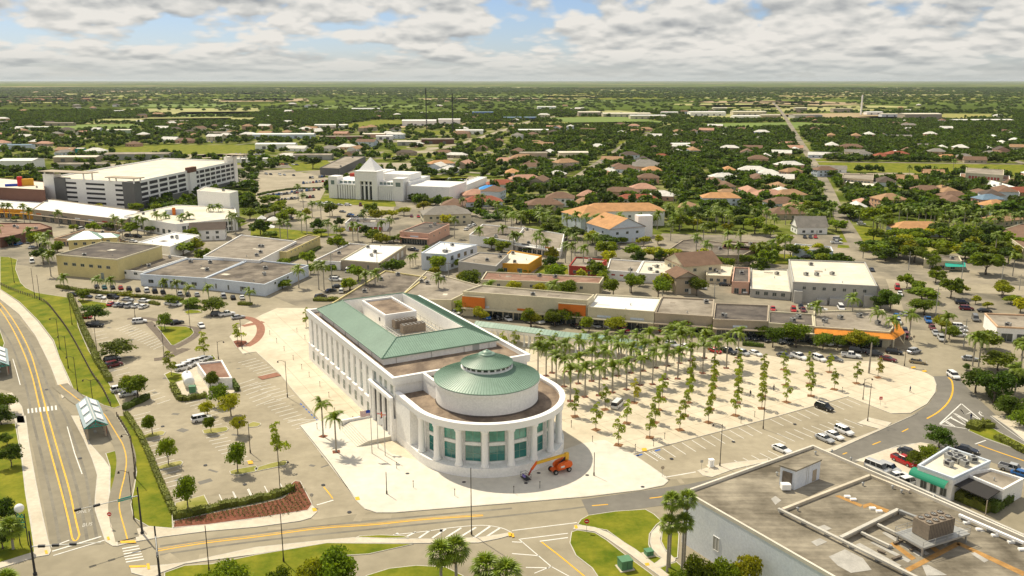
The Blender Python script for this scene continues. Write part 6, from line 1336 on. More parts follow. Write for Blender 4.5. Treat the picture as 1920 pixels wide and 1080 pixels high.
PTT = MB().use('palm_trunk').lathe([(.17, 0), (.13, .1), (.11, 1.0)], 7).mesh('trunk', True)
PS = MB().use('palm_shaft').lathe([(.16, 0), (.18, .25), (.10, 1.0), (.05, 1.3)], 8).mesh('crownshaft', True)
PMU = MB().use('mulch').b2(-.8, -.8, 0, .8, .8, .03).mesh('mulch_square')
def palm(x, y, h, kind='royal', at=None, fronds=None, desc=None, group=None, square=False, sc=1.0, z=.02, lean=None):
    p = at or G(x, y, z); D_ = math.hypot(*p); near = fronds if fronds is not None else D_ < 300
    t = thing('palm_tree' if kind == 'royal' else 'fan_palm', '', 'palm tree', (*p, z), rt.uniform(0, 6.28), group); sd = rt.randrange(1000)
    if kind == 'royal':
        hs = h - 1.9 * sc; obj('trunk', PT, t, scale=(sc, sc, hs)); obj('crownshaft', PS, t, (0, 0, hs * .985), scale=(sc, sc, sc)); top = hs + .95 * sc
        if near:
            for k in range(15):
                o = obj('frond', FR[k % 3], t); o.matrix_local = Matrix.Translation((0, 0, top)) @ frond_pose(k, 15, sd) @ Matrix.Scale(sc, 4)
        else: obj('crown', (MIDPALM if D_ < 520 else FARPALM)[sd % 3], t, (0, 0, top), scale=(sc * 1.05,) * 3)
    else:
        top = h - .9 * sc; o = obj('trunk', PTT, t, scale=(sc * 1.1, sc * 1.1, top))
        if near:
            for k in range(34):
                o = obj('frond', FAN, t); o.matrix_local = Matrix.Translation((0, 0, top)) @ frond_pose(k, 34, sd, True) @ Matrix.Scale(sc, 4)
            s_ = MB().use('palm_dead'); rnd = random.Random(sd)
            for k in range(26):
                a = rnd.uniform(0, 6.28); q = rnd.uniform(.3, .55) * sc; z0 = top - .1 - rnd.uniform(0, .5); s_.add([(.1 * math.cos(a), .1 * math.sin(a), z0), (q * math.cos(a - .3), q * math.sin(a - .3), z0 - .7 * sc), (q * math.cos(a + .3), q * math.sin(a + .3), z0 - .8 * sc)], [(0, 1, 2)])
            s_.build('dead_skirt', t, kind='stuff')
        else: obj('crown', FARFAN[sd % 2], t, (0, 0, top), scale=(sc,) * 3)
    if square: obj('mulch_square', PMU, t)
    PENDING.append((t, desc or ('royal palm' if kind == 'royal' else 'fan palm'), (x, y) if not at else P(*p), group)); return t
palm(606, 818, 8.4, fronds=True, desc='left of the two tall palms on the plaza by the street', z=.14, square=True); palm(630.5, 847, 8.7, fronds=True, desc='right of the two tall palms on the plaza by the street', z=.14, square=True)
RP = [(175, 525), (230, 520), (297, 585), (352, 592), (393, 690), (447, 572), (492, 662), (537, 555), (587, 652), (628, 540), (677, 632), (714, 520), (772, 612), (803, 500), (865, 582), (886, 487), (948, 577), (971, 466), (1037, 542), (1049, 452), (1118, 540), (1131, 434), (1208, 418), (1286, 502), (1364, 487), (1446, 468), (1523, 400), (1200, 495),
      (270, 500), (360, 490), (560, 470), (640, 455), (735, 440), (840, 420), (920, 405), (1060, 380), (1150, 372), (1300, 400), (450, 490)]
for i, (x, y) in enumerate(RP):
    X, Y = px('R1', x, y); palm(X, Y, rt.uniform(8.0, 9.6), fronds=True, group='royal palms planted in rows on the plaza', square=True, z=.14, sc=rt.uniform(1.0, 1.2))
WB = [(px('A6', 1062, 1020), 13.2), (px('A6', 1046, 1050), 9.8), (px('A6', 1146, 1030), 9.6), (px('A6', 1162, 1005), 13.2)]
for ((x, y), h), w_ in zip(WB, ('taller left', 'shorter left', 'shorter right', 'taller right')): palm(x, y, h, 'fan', fronds=True, sc=1.35, z=.12, desc=w_ + ' slim fan palm')
for (x, y, h, s_) in ((px('A5', 1250, 1150) + (7.4, 1.8)), (px('A5', 1352, 1130) + (7.6, 1.8)), (px('A5', 1555, 1250) + (7.4, 1.9)), (px('A5', 1690, 1290) + (7.4, 1.9)), (px('A2', 90, 900) + (5.4, 1.6)), (px('A2', 60, 1240) + (4.5, 1.6))): palm(x, y, h, 'fan', fronds=True, sc=s_, desc='stout round headed fan palm')
PL_ = [('R2', [(35, 620), (70, 620), (165, 640), (205, 645), (205, 800), (330, 820), (290, 890), (320, 900), (345, 1000), (830, 740), (780, 700), (975, 715), (930, 715), (1065, 705), (1125, 690), (1235, 700), (1285, 695), (1430, 640), (1480, 640), (400, 660), (0, 800)]),
       ('R3', [(290, 1080), (425, 1090), (460, 1090), (490, 770), (545, 790), (655, 760), (690, 775), (345, 720), (310, 705), (165, 745), (215, 745), (380, 600), (440, 615), (500, 600), (730, 690), (850, 755), (905, 745), (1340, 745), (1395, 590), (1505, 795), (1665, 775), (1500, 560), (1630, 620), (320, 540), (285, 490), (1530, 560), (1570, 590)]),
       ('R4', [(10, 615), (40, 615), (165, 640), (185, 615), (228, 690), (360, 695), (425, 645), (375, 610), (510, 645), (570, 645), (480, 745), (400, 705), (1070, 545), (1240, 665), (1310, 680), (1290, 570), (1455, 700), (1525, 712), (1450, 625), (1540, 625), (1670, 705), (610, 520), (710, 510), (270, 1000), (560, 1000 - 355), (1180, 230), (1090, 290), (1105, 290), (1155, 220)]),
       ('Z8', [(945, 155), (1290, 190), (1720, 215), (455, 125), (520, 130)]), ('A8', [(315, 425), (560, 395), (725, 485), (835, 535), (950, 500), (1190, 522), (1380, 672), (1420, 675), (1660, 895), (1700, 720)]),
       ('R5', [(180, 600), (355, 500), (1250, 280), (950, 330), (1120, 340), (860, 560), (1170, 450), (1290, 830), (1190, 640), (1480, 640), (440, 600), (20, 900), (110, 880), (1650, 1000), (1530, 860)])]
for reg, l in PL_:
    for x, y in l:
        X, Y = px(reg, x, y); palm(X, Y, rt.uniform(8.0, 10.5) if reg != 'A8' else rt.uniform(8.5, 10), desc='tall feather palm', sc=1.15)
for x, y in ((435, 220), (665, 238), (750, 242), (1110, 255), (1195, 262), (1280, 292), (1410, 292), (1690, 325)): X, Y = px('A1', x, y); palm(X, Y, 5.2, desc='short bushy palm', sc=.95)
for x, y in ((1040, 940), (1060, 935), (1078, 925)): X, Y = px('R3', x, y); palm(X, Y, 5, desc='short thin palm', sc=.7)
for x, y in ((640, 880), (1060, 930), (1110, 930), (1130, 960), (1095, 975)): X, Y = px('R5', x, y); palm(X, Y, 6, 'fan', desc='round headed fan palm', sc=1.5)

# scattered trees: the nearest 190 as things, the rest one woodland
pts_far = []; near_list = []; rs = random.Random(77); nr_ = np.random.RandomState(5)
def dens(p):
    x, y = p; return .5 + .5 * math.sin(x * .0061 + 1.3 * math.sin(y * .0043)) * math.cos(y * .0052 + 1.1 * math.sin(x * .0037))
tries = 0; cell = {}
def ok_space(p, r):
    i, j = int(p[0] // 12), int(p[1] // 12)
    for a in (-1, 0, 1):
        for b in (-1, 0, 1):
            for q in cell.get((i + a, j + b), ()):
                if math.hypot(p[0] - q[0], p[1] - q[1]) < r: return False
    cell.setdefault((i, j), []).append(p); return True
N_T = 0
while tries < 70000:
    tries += 1
    Y = math.sqrt(rs.uniform(380 ** 2, 2300 ** 2)); X = rs.uniform(-.64, .64) * Y; p = (X, Y)
    q = P(X, Y)
    right = q[0] > 850 or q[1] < 235
    pr_ = (1.0 if right else .55) * (1 if q[1] > 290 else .85) * (.35 + .65 * min(1, dens(p) * 1.5))
    if q[1] < 225 and 1080 < q[0] < 1900 and q[1] > 207: pr_ *= .25
    if q[0] < 960 and 240 < q[1] < 380: pr_ *= .45
    if rs.random() > pr_: continue
    if not ok_space(p, 5.2): continue
    if not free(p, 4.0 if Y > 600 else 2.5): continue
    near_list.append((Y, p))
near_list.sort()
for i, (Y, p) in enumerate(near_list):
    if i < 40: tree(0, 0, rs.uniform(9, 15), rs.uniform(7, 11), at=p)
    elif i < 120: palm(0, 0, rs.uniform(8, 11), at=p, desc='tall feather palm', sc=1.3)
    else: pts_far.append((p[0], p[1], rs.uniform(4.2, 7.6), rs.uniform(5.2, 9.0)))
tries = 0
while tries < 24000: # country beyond: bigger clumps thinning into fields
    tries += 1
    Y = math.sqrt(rs.uniform(2300 ** 2, 9500 ** 2)); X = rs.uniform(-.64, .64) * Y
    if rs.random() > dens((X * .55, Y * 1.7)) * 1.5 - .12: continue
    k = 1 + (Y - 2300) / 3600; pts_far.append((X, Y, rs.uniform(6, 13) * k, rs.uniform(5, 8.5)))
def woodland(srcs):
    me = bpy.data.meshes.new('woodland'); me.from_pydata([(x, y, -.3) for x, y, _, _ in pts_far], [], [])
    a = me.attributes.new('sc', 'FLOAT_VECTOR', 'POINT'); a.data.foreach_set('vector', [v for _, _, w, h in pts_far for v in (w, w, h / 1.3)])
    b = me.attributes.new('rt', 'FLOAT_VECTOR', 'POINT'); b.data.foreach_set('vector', [v for i in range(len(pts_far)) for v in (0, 0, (i * 2.399) % 6.283)])
    o = obj('woodland', me, kind='stuff'); o['label'] = 'broken green tree cover running from the town to the horizon'; o['category'] = 'woodland'
    ng = bpy.data.node_groups.new('woodland', 'GeometryNodeTree'); ng.interface.new_socket('Geometry', in_out='INPUT', socket_type='NodeSocketGeometry'); ng.interface.new_socket('Geometry', in_out='OUTPUT', socket_type='NodeSocketGeometry')
    N = ng.nodes; Lk = ng.links; gi = N.new('NodeGroupInput'); go = N.new('NodeGroupOutput')
    iop = N.new('GeometryNodeInstanceOnPoints'); g2i = N.new('GeometryNodeGeometryToInstance')
    for s in srcs:
        oi = N.new('GeometryNodeObjectInfo'); oi.transform_space = 'ORIGINAL'; oi.inputs['Object'].default_value = s; oi.inputs['As Instance'].default_value = False
        gi2 = N.new('GeometryNodeGeometryToInstance'); Lk.new(oi.outputs['Geometry'], gi2.inputs[0]); s_ = gi2
        if 'jg' not in locals(): jg = N.new('GeometryNodeJoinGeometry')
        Lk.new(s_.outputs[0], jg.inputs[0])
    def attr(n_):
        q = N.new('GeometryNodeInputNamedAttribute'); q.data_type = 'FLOAT_VECTOR'; q.inputs[0].default_value = n_; return q.outputs[0]
    Lk.new(gi.outputs[0], iop.inputs['Points']); Lk.new(jg.outputs[0], iop.inputs['Instance']); iop.inputs['Pick Instance'].default_value = True
    rv = N.new('FunctionNodeRandomValue'); rv.data_type = 'INT'; rv.inputs[4].default_value = 0; rv.inputs[5].default_value = len(srcs) - 1
    Lk.new(rv.outputs[2], iop.inputs['Instance Index']); Lk.new(attr('rt'), iop.inputs['Rotation']); Lk.new(attr('sc'), iop.inputs['Scale'])
    Lk.new(iop.outputs[0], go.inputs[0])
    md = o.modifiers.new('scatter', 'NODES'); md.node_group = ng
srcs = []
for k in FARC:
    for me in FARC[k]:
        u = [o for o in bpy.data.objects if o.data is me]
        if u and k != 'leaf_yellow': srcs.append(u[0])
if not srcs:
    for k, m_ in MIDC.items():
        for me in m_:
            u = [o for o in bpy.data.objects if o.data is me]
            if u: srcs.append(u[0])
print('trees', len(near_list), 'far', len(pts_far), 'srcs', len(srcs))
woodland(srcs)

# street trees and shrubs in the gaps of the town centre
k = 0
for _ in range(6000):
    if k >= 75: break
    x, y = rs.uniform(-10, 1930), rs.uniform(392, 560); p = G(x, y)
    if not inside(p, TOWN) or inside(p, NEAR) and y > 520: continue
    if not free(p, 2.0, town=False) or not ok_space(p, 9): continue
    q = P(p[0], p[1]); w = rs.uniform(5, 11); tree(q[0], q[1], w, w * .8 + 1.2, rs.choice(('leaf_mid', 'leaf_light', 'leaf_mid', 'leaf_dark'))); k += 1
# hedges: one thing each
def hedge(reg, s, w, h, leaf='hedge_leaf', label='', z=.1, dens_=26, lumpy=True):
    pl = smooth_line(gp(pts(reg, s)), 4); rnd = np.random.RandomState(len(s) + int(w * 10)); cs = []; core = MB().use(leaf)
    for i in range(len(pl) - 1):
        a, b = Vector(pl[i]), Vector(pl[i + 1]); L = (b - a).length; n = max(2, int(L * dens_ * w)); 
        if L < .01: continue
        nn = Vector((-(b - a).y, (b - a).x)) / L; hh = h * (1 + .18 * math.sin(i * 1.7)) if lumpy else h
        t = rnd.uniform(0, 1, n); f = rnd.uniform(-.5, .5, n); zz = np.where(rnd.uniform(0, 1, n) < .6, hh * rnd.uniform(.85, 1.08, n), rnd.uniform(0, hh, n)); f = np.where(zz < hh * .85, np.sign(f) * .5 * rnd.uniform(.9, 1.1, n), f)
        cs.append(np.stack([a.x + (b.x - a.x) * t + nn.x * f * w, a.y + (b.y - a.y) * t + nn.y * f * w, z + zz], 1))
        core.prism([tuple(a + nn * w * .42), tuple(b + nn * w * .42), tuple(b - nn * w * .42), tuple(a - nn * w * .42)], z, z + hh * .85)
    leaves(core, np.concatenate(cs), .32, rnd, .3); o = core.build('hedge'); o['label'] = label; o['category'] = 'hedge'; return o
HG = [('A2', '1168 690,1300 668,1480 625,1728 575,1860 545,1960 505,1990 500', 1.7, 1.15, 'hedge_light', 'thick clipped hedge between the flower bed and the car park'),
      ('A1', '385 212,560 240,760 262,960 282,1180 300,1235 305', 1.6, 1.1, 'hedge_light', 'long clipped hedge between the two rows of parked cars'),
      ('A1', '470 275,500 340,540 440,580 540,620 620,650 700,700 780,740 850', 1.8, 1.4, 'hedge_light', 'tall lumpy hedge between the long lawn and the car park'),
      ('A2', '850 -10,930 110,1000 250,1060 400,1130 560,1175 660', 1.3, .8, 'hedge_light', 'low hedge along the lawn beside the parking bays'),
      ('A1', '840 1040,900 1010,960 985,1000 960', 1.6, 1.4, 'hedge_leaf', 'short dark hedge at the end of the wooden fence'),
      ('A1', '1165 880,1190 930,1225 975,1300 968,1395 950', 1.7, 1.2, 'hedge_light', 'clipped hedge round the white tank enclosure'),
      ('A1', '1565 855,1600 905,1590 915', 1.5, 1.2, 'hedge_leaf', 'short hedge at the corner of the small white plant building'),
      ('A1', '1010 320,1075 332', 1.5, 1.0, 'hedge_light', 'small hedge by the white cars in the car park'),
      ('A1', '1255 350,1350 355', 2.4, 1.1, 'hedge_leaf', 'square hedge on a round island in the car park'),
      ('A1', '1610 328,1700 332', 2, 1.0, 'hedge_light', 'low hedge by the short palm near the crossing'),
      ('Z8', '105 155,200 158,265 150', 3, 1.0, 'hedge_light', 'bright clipped hedge island behind the civic hall'),
      ('R1', '1555 312,1700 325', 2, 1.0, 'hedge_leaf', 'clipped hedge between parked cars north of the plaza'),
      ('A7', '1205 520,1280 560,1400 610,1500 650', 2.4, 1.8, 'hedge_light', 'tall loose hedge in front of the black canopy'),
      ('A7', '1500 650,1560 610,1625 570', 2.2, 1.8, 'hedge_leaf', 'green hedge at the side of the black canopy'),
      ('A7', '1370 95,1440 60,1500 85', 3.0, 1.3, 'hedge_light', 'round yellow green shrubs on the street island'),
      ('A7', '1540 150,1640 200,1728 245,1820 280', 2.0, .9, 'hedge_light', 'low yellow green shrubs along the street island'),
      ('R3', '215 905,330 865,430 812', 1.6, 1.3, 'hedge_leaf', 'dark shrubs at the foot of the narrow yellow building'),
      ('A8', '1500 840,1600 960,1728 1040', 3.0, 1.6, 'hedge_leaf', 'dense shrubs under the dark trees by the curve'),
      ('R5', '730 735,900 748,1280 770', 2.0, 1.0, 'hedge_leaf', 'long hedge in front of the orange roofed house'),
      ('R3', '15 455,200 420,450 408', 2, 1.2, 'hedge_leaf', 'long hedge at the car park left of the white public building')]
for a in HG: hedge(*a)
# flower bed plants
fp = MB().use('hedge_leaf'); rnd = np.random.RandomState(3); bed = gp(pts('A2', '1175 745,1190 705,1480 648,1700 600,1920 555,1960 480,2030 455,2095 600,2000 660,1728 695,1600 690'))
xs = [p[0] for p in bed]; ys = [p[1] for p in bed]; cs = []
for i in range(40):
    for j in range(60):
        p = (min(xs) + i * .95 + (j % 2) * .4, min(ys) + j * .9)
        if inside(p, bed): cs.append(np.array([p[0], p[1], .32]) + rnd.normal(size=(16, 3)) * (.19, .19, .09))
leaves(fp, np.concatenate(cs), .22, rnd, .3); o = fp.build('bedding_plants', kind='stuff'); o['label'] = 'rows of small green plants in the red mulch bed'
# ------------------------------------------------------------------ vehicles
PAINT = dict(white=(.78, .78, .77), silver=(.42, .43, .44), black=(.012, .012, .014), dark=(.035, .04, .05), grey=(.16, .165, .17), red=(.42, .012, .012), maroon=(.13, .01, .018), blue=(.02, .12, .36), gold=(.36, .29, .17), teal=(.03, .16, .18))
for k, c in PAINT.items(): mat('paint_' + k, c, .25, spec=.6)
mat('tyre', (.015, .015, .015), .8); mat('rim', (.4, .4, .4), .3, metal=.6); mat('car_glass', (.012, .016, .02), .06, spec=.8); mat('lamp_red', (.4, .01, .01), .3); mat('lamp_clear', (.7, .7, .65), .2)
mat('orange_paint', (.72, .12, .015), .35, var=.08, scale=1); mat('boom_yellow', (.72, .42, .03), .4)
KINDS = dict(sedan=(4.75, 1.82, .92, 1.42, (1.05, .25, -1.25, -1.95)), suv=(4.85, 1.95, 1.08, 1.78, (1.25, .65, -1.95, -2.3)), van=(5.3, 2.0, 1.15, 2.05, (1.9, 1.3, -2.45, -2.6)), pickup=(5.7, 2.0, 1.1, 1.85, (1.2, .6, -.75, -.95)), hatch=(4.2, 1.75, .95, 1.5, (1.0, .35, -1.55, -1.95)))
def car_parts(kind, col):
    L, W_, zb, zt, cab = KINDS[kind]; pm = 'paint_' + col; xf, xr = L / 2, -L / 2
    # body: loft of sections along the length
    st = [(xr, .80, .45, zb * .86), (xr + .12, .93, .32, zb * .96), (xr + .7, 1, .25, zb), (cab[3] + .1, 1, .22, zb), (0, 1, .2, zb), (cab[0], 1, .22, zb * .985), (xf - .6, .98, .25, zb * .86), (xf - .12, .88, .32, zb * .76), (xf, .72, .42, zb * .62)]
    b = MB().use(pm); vs = []
    for x, w, z0, z1 in st:
        h = W_ / 2 * w; vs += [(x, -h * .92, z0), (x, -h, z0 + (z1 - z0) * .35), (x, -h * .99, z0 + (z1 - z0) * .7), (x, -h * .90, z1), (x, h * .90, z1), (x, h * .99, z0 + (z1 - z0) * .7), (x, h, z0 + (z1 - z0) * .35), (x, h * .92, z0)]
    n = len(st); fs = [(i * 8 + j, i * 8 + (j + 1) % 8, (i + 1) * 8 + (j + 1) % 8, (i + 1) * 8 + j) for i in range(n - 1) for j in range(8)] + [tuple(range(8)), tuple(reversed(range((n - 1) * 8, n * 8)))]
    b.add(vs, [tuple(reversed(f)) for f in fs])
    a0, a1, a2, a3 = cab; hb, ht = W_ / 2 * .88, W_ / 2 * .70
    g = MB().use('car_glass'); zr = zb - .02
    V = [(a0, -hb, zr), (a0, hb, zr), (a3, hb, zr), (a3, -hb, zr), (a1, -ht, zt - .04), (a1, ht, zt - .04), (a2, ht, zt - .04), (a2, -ht, zt - .04)]
    g.add(V, [(0, 1, 5, 4), (1, 2, 6, 5), (2, 3, 7, 6), (3, 0, 4, 7)])
    b.add([(a1 + .06, -ht - .02, zt - .05), (a1 + .06, ht + .02, zt - .05), (a2 - .06, ht + .02, zt - .05), (a2 - .06, -ht - .02, zt - .05), (a1 - .1, -ht * .9, zt + .01), (a1 - .1, ht * .9, zt + .01), (a2 + .1, ht * .9, zt + .01), (a2 + .1, -ht * .9, zt + .01)], [(4, 5, 6, 7), (0, 1, 5, 4), (1, 2, 6, 5), (2, 3, 7, 6), (3, 0, 4, 7)])
    for fx in ([.5] if kind != 'suv' and kind != 'van' else [.36, .68]): # pillars
        x_ = a1 + (a2 - a1) * fx; xb = a0 + (a3 - a0) * fx
        for s in (-1, 1): b.add([(xb - .05, s * (hb + .012), zr), (xb + .05, s * (hb + .012), zr), (x_ + .05, s * (ht + .012), zt - .04), (x_ - .05, s * (ht + .012), zt - .04)], [(0, 1, 2, 3) if s < 0 else (3, 2, 1, 0)])
    if kind == 'pickup':
        b.use('dark_metal').b2(xr + .15, -W_ / 2 * .78, zb - .0, a3 - .1, W_ / 2 * .78, zb + .015); b.use(pm)
        for s in (-1, 1): b.b2(xr + .1, s * W_ / 2 * .85 - .07, zb - .1, a3, s * W_ / 2 * .85 + .07, zb + .14)
        b.b2(xr + .04, -W_ / 2 * .85, zb - .1, xr + .16, W_ / 2 * .85, zb + .12)
    wh = MB(); r = .33 if kind in ('sedan', 'hatch') else .38
    wh.use('tyre'); k = 12; P0 = [(r * math.cos(6.283 * i / k), r * math.sin(6.283 * i / k)) for i in range(k)]
    wh.add([(x, -.11, z) for x, z in P0] + [(x, .11, z) for x, z in P0], [(i, (i + 1) % k, k + (i + 1) % k, k + i) for i in range(k)] + [tuple(reversed(range(k)))[::-1], tuple(range(k, 2 * k))])
    wh.use('rim'); wh.add([(x * .6, s * .118, z * .6) for s in (-1, 1) for x, z in P0], [tuple(range(k)), tuple(range(k, 2 * k))])
    wp = [(sx * L * .295, sy * (W_ / 2 - .1), r) for sx in (-1, 1) for sy in (-1, 1)]
    return b, g, wh, wp, (L, W_, zb)
CARS = {}
def car_mesh(kind, col, full):
    k = (kind, col, full)
    if k in CARS: return CARS[k]
    b, g, wh, wp, dims = car_parts(kind, col); L, W_, zb = dims
    if full:
        hl = MB().use('lamp_clear').b2(-.06, -.18, -.09, .05, .18, .09).mesh('headlight'); tl = MB().use('lamp_red').b2(-.04, -.14, -.12, .05, .14, .12).mesh('taillight')
        CARS[k] = (b.mesh('body'), g.mesh('window_glass'), wh.mesh('wheel'), wp, hl, tl, dims)
    else:
        m = MB()
        for src, offs in ((b, [(0, 0, 0)]), (g, [(0, 0, 0)]), (wh, wp)):
            for o_ in offs:
                base = len(m.v); m.v += [(x + o_[0], y + o_[1], z + o_[2]) for x, y, z in src.v]; m.f += [tuple(i + base for i in f) for f in src.f]
                for mi in src.m:
                    mm = src.mats[mi]
                    if mm not in m.mats: m.mats.append(mm)
                    m.m.append(m.mats.index(mm))
        CARS[k] = m.mesh('parked_car')
    return CARS[k]
KL = dict(sedan='sedan', suv='suv', van='van', pickup='pickup truck', hatch='small car')
CL = dict(dark='dark grey', gold='gold beige')
def car(x, y, kind, col, d=None, ang_=None, z=.03, desc=None, group='parked cars', full=None):
    p = G(x, y, z); D_ = math.hypot(*p)
    if ang_ is None:
        q = G(x + d[0], y + d[1], z); ang_ = math.atan2(q[1] - p[1], q[0] - p[0])
    full = D_ < 330 if full is None else full
    if full:
        b, g, wh, wp, hl, tl, (L, W_, zb) = car_mesh(kind, col, True); t = thing('parked_car', '', 'car', (*p, z), ang_, group)
        obj('body', b, t); obj('window_glass', g, t)
        for w in wp: obj('wheel', wh, t, w)
        for s in (-1, 1): obj('headlight', hl, t, (L / 2 - .12, s * W_ * .36, zb * .68)); obj('taillight', tl, t, (-L / 2 + .08, s * W_ * .38, zb * .72))
    else: t = obj('parked_car', car_mesh(kind, col, False), None, (*p, z), ang_, cat='car', group=group)
    PENDING.append((t, desc or (CL.get(col, col) + ' ' + KL[kind]), (x, y), group)); return t
def cars(reg, l, d, **k):
    for a in l:
        x, y = px(reg, a[0], a[1]); dd = a[4] if len(a) > 4 else d; car(x, y, a[2], a[3], (dd[0] / 3.6, dd[1] / 3.6), **k)
cars('A1', [(942, 452, 'suv', 'white'), (1195, 458, 'sedan', 'black', (70, -12)), (1160, 452, 'sedan', 'maroon', (70, -12)), (1360, 480, 'sedan', 'white', (30, 35)), (1533, 402, 'pickup', 'white', (90, -14)), (1470, 404, 'suv', 'dark', (90, -10)), (1608, 422, 'sedan', 'silver', (80, -12)),
            (680, 288, 'sedan', 'white', (80, 8)), (765, 288, 'suv', 'black', (80, 8)), (498, 268, 'sedan', 'dark', (80, 10)), (590, 280, 'sedan', 'dark', (80, 10)), (865, 303, 'sedan', 'silver', (80, 6)), (975, 312, 'sedan', 'white', (80, 4)), (1150, 330, 'sedan', 'white', (80, 6)), (1185, 336, 'suv', 'white', (80, 6)),
            (645, 477, 'pickup', 'black', (100, 4)), (578, 420, 'sedan', 'red', (80, 4)), (760, 710, 'suv', 'black', (90, -18)), (770, 745, 'suv', 'maroon', (95, -22)), (815, 912, 'suv', 'white', (80, -16)), (868, 942, 'sedan', 'white', (80, -14)),
            (1235, 768, 'suv', 'white', (90, -22)), (1275, 748, 'suv', 'white', (90, -22)), (1312, 730, 'suv', 'white', (90, -22)), (1348, 714, 'sedan', 'white', (90, -22)), (1382, 702, 'sedan', 'white', (90, -22)), (218, 44, 'van', 'white', (10, 60))], (90, -8))
cars('A1', [(758, 333, 'sedan', 'red'), (800, 337, 'sedan', 'silver'), (838, 340, 'sedan', 'dark'), (878, 344, 'suv', 'silver'), (925, 344, 'sedan', 'white'), (972, 350, 'sedan', 'white')], (60, -22))
cars('A1', [(653, 212, 'sedan', 'dark'), (705, 218, 'sedan', 'teal'), (760, 218, 'sedan', 'dark'), (815, 222, 'sedan', 'red'), (872, 234, 'suv', 'black'), (930, 236, 'sedan', 'dark'), (990, 240, 'suv', 'white'), (1045, 245, 'suv', 'black'), (1100, 250, 'sedan', 'dark'), (1215, 260, 'sedan', 'white'), (1268, 266, 'sedan', 'black'), (1508, 280, 'suv', 'silver'), (1573, 288, 'sedan', 'black'), (1634, 288, 'sedan', 'white'), (1330, 268, 'sedan', 'silver')], (-14, -30))
cars('A2', [(1362, 32, 'suv', 'white')], (80, -16))
cars('A7', [(92, 238, 'sedan', 'white', (90, 38)), (382, 166, 'sedan', 'silver'), (447, 146, 'sedan', 'white'), (512, 116, 'suv', 'white'), (735, 368, 'van', 'silver', (110, 44)), (815, 370, 'suv', 'silver', (110, 40)), (915, 318, 'pickup', 'red', (100, 44)), (965, 462, 'van', 'white', (140, -30)), (1655, 376, 'pickup', 'silver', (110, 30)), (1722, 412, 'sedan', 'blue', (100, 30)), (1340, 240, 'sedan', 'dark', (100, 24)), (950, 258, 'sedan', 'dark', (100, 30)), (880, 418, 'sedan', 'white', (110, -20))], (100, 44))
cars('A8', [(378, 962, 'suv', 'black', (120, 42)), (210, 620, 'pickup', 'white', (100, 36)), (343, 632, 'suv', 'white', (90, 36)), (560, 612, 'pickup', 'white', (110, 12)), (1010, 652, 'sedan', 'gold', (110, 14)), (985, 583, 'suv', 'silver', (80, -18)), (850, 588, 'suv', 'black', (100, 12)), (812, 635, 'sedan', 'maroon', (100, 20)), (1250, 748, 'suv', 'white', (60, 40)),
            (935, 332, 'sedan', 'white', (80, 10)), (876, 382, 'pickup', 'white', (12, 40)), (866, 345, 'sedan', 'blue', (12, 36)), (1080, 372, 'pickup', 'blue', (24, 40)), (1108, 420, 'sedan', 'maroon', (24, 36)), (1130, 458, 'sedan', 'silver', (24, 36)), (1170, 497, 'suv', 'silver', (24, 36)), (1285, 470, 'suv', 'white', (90, 6)), (1295, 440, 'sedan', 'white', (90, 6)), (1290, 415, 'suv', 'white', (90, 6)), (1308, 252, 'suv', 'black', (90, 4)), (1338, 292, 'suv', 'maroon', (90, 4)), (1460, 306, 'sedan', 'black', (90, 4)), (1398, 362, 'van', 'grey', (30, 55)),
            (1365, 632, 'sedan', 'silver', (110, 10)), (872, 152, 'van', 'red', (12, 36)), (890, 192, 'sedan', 'white', (12, 36)), (33, 295, 'sedan', 'red', (6, 30)), (172, 302, 'suv', 'red', (8, 30)), (238, 302, 'sedan', 'maroon', (8, 30)), (222, 278, 'sedan', 'dark', (8, 30)), (305, 285, 'suv', 'white', (80, 4)), (355, 296, 'sedan', 'white', (80, 8)), (492, 290, 'van', 'white', (30, 40)), (922, 450, 'suv', 'black', (12, 40)), (935, 480, 'suv', 'maroon', (12, 40)), (70, 512, 'sedan', 'dark', (60, 30)), (130, 520, 'suv', 'dark', (60, 30)), (400, 525, 'sedan', 'white', (60, 30)), (470, 530, 'sedan', 'silver', (60, 30)), (300, 520, 'sedan', 'dark', (60, 30)), (600, 575, 'suv', 'dark', (100, 14)), (670, 580, 'sedan', 'black', (100, 14)), (720, 600, 'suv', 'dark', (100, 14)), (450, 635, 'sedan', 'grey', (90, 20)), (110, 610, 'sedan', 'grey', (90, 20))], (90, 10))
cars('R1', [(1370, 362, 'sedan', 'red'), (1460, 368, 'pickup', 'black'), (1555, 378, 'suv', 'silver'), (1642, 380, 'sedan', 'white'), (1170, 335, 'sedan', 'white'), (1080, 322, 'suv', 'silver')], (80, 28))
cars('R1', [(185, 163, 'suv', 'white'), (105, 160, 'sedan', 'dark'), (300, 172, 'suv', 'dark'), (480, 182, 'suv', 'dark'), (563, 192, 'sedan', 'silver'), (640, 196, 'suv', 'silver'), (850, 210, 'suv', 'dark'), (990, 218, 'sedan', 'red'), (430, 195, 'sedan', 'black'), (760, 222, 'sedan', 'maroon'), (1620, 275, 'suv', 'dark'), (1560, 270, 'sedan', 'grey'), (1700, 285, 'sedan', 'dark'), (1300, 245, 'sedan', 'black'), (1240, 240, 'suv', 'dark')], (60, 26))
cars('R1', [(712, 730, 'van', 'white')], (40, -38), desc='white utility vehicle under the young plaza trees', group=None)
cars('Z8', [(218, 98, 'sedan', 'dark'), (150, 140, 'suv', 'dark'), (290, 102, 'suv', 'white', (12, -34)), (240, 18, 'sedan', 'silver')], (70, -14))
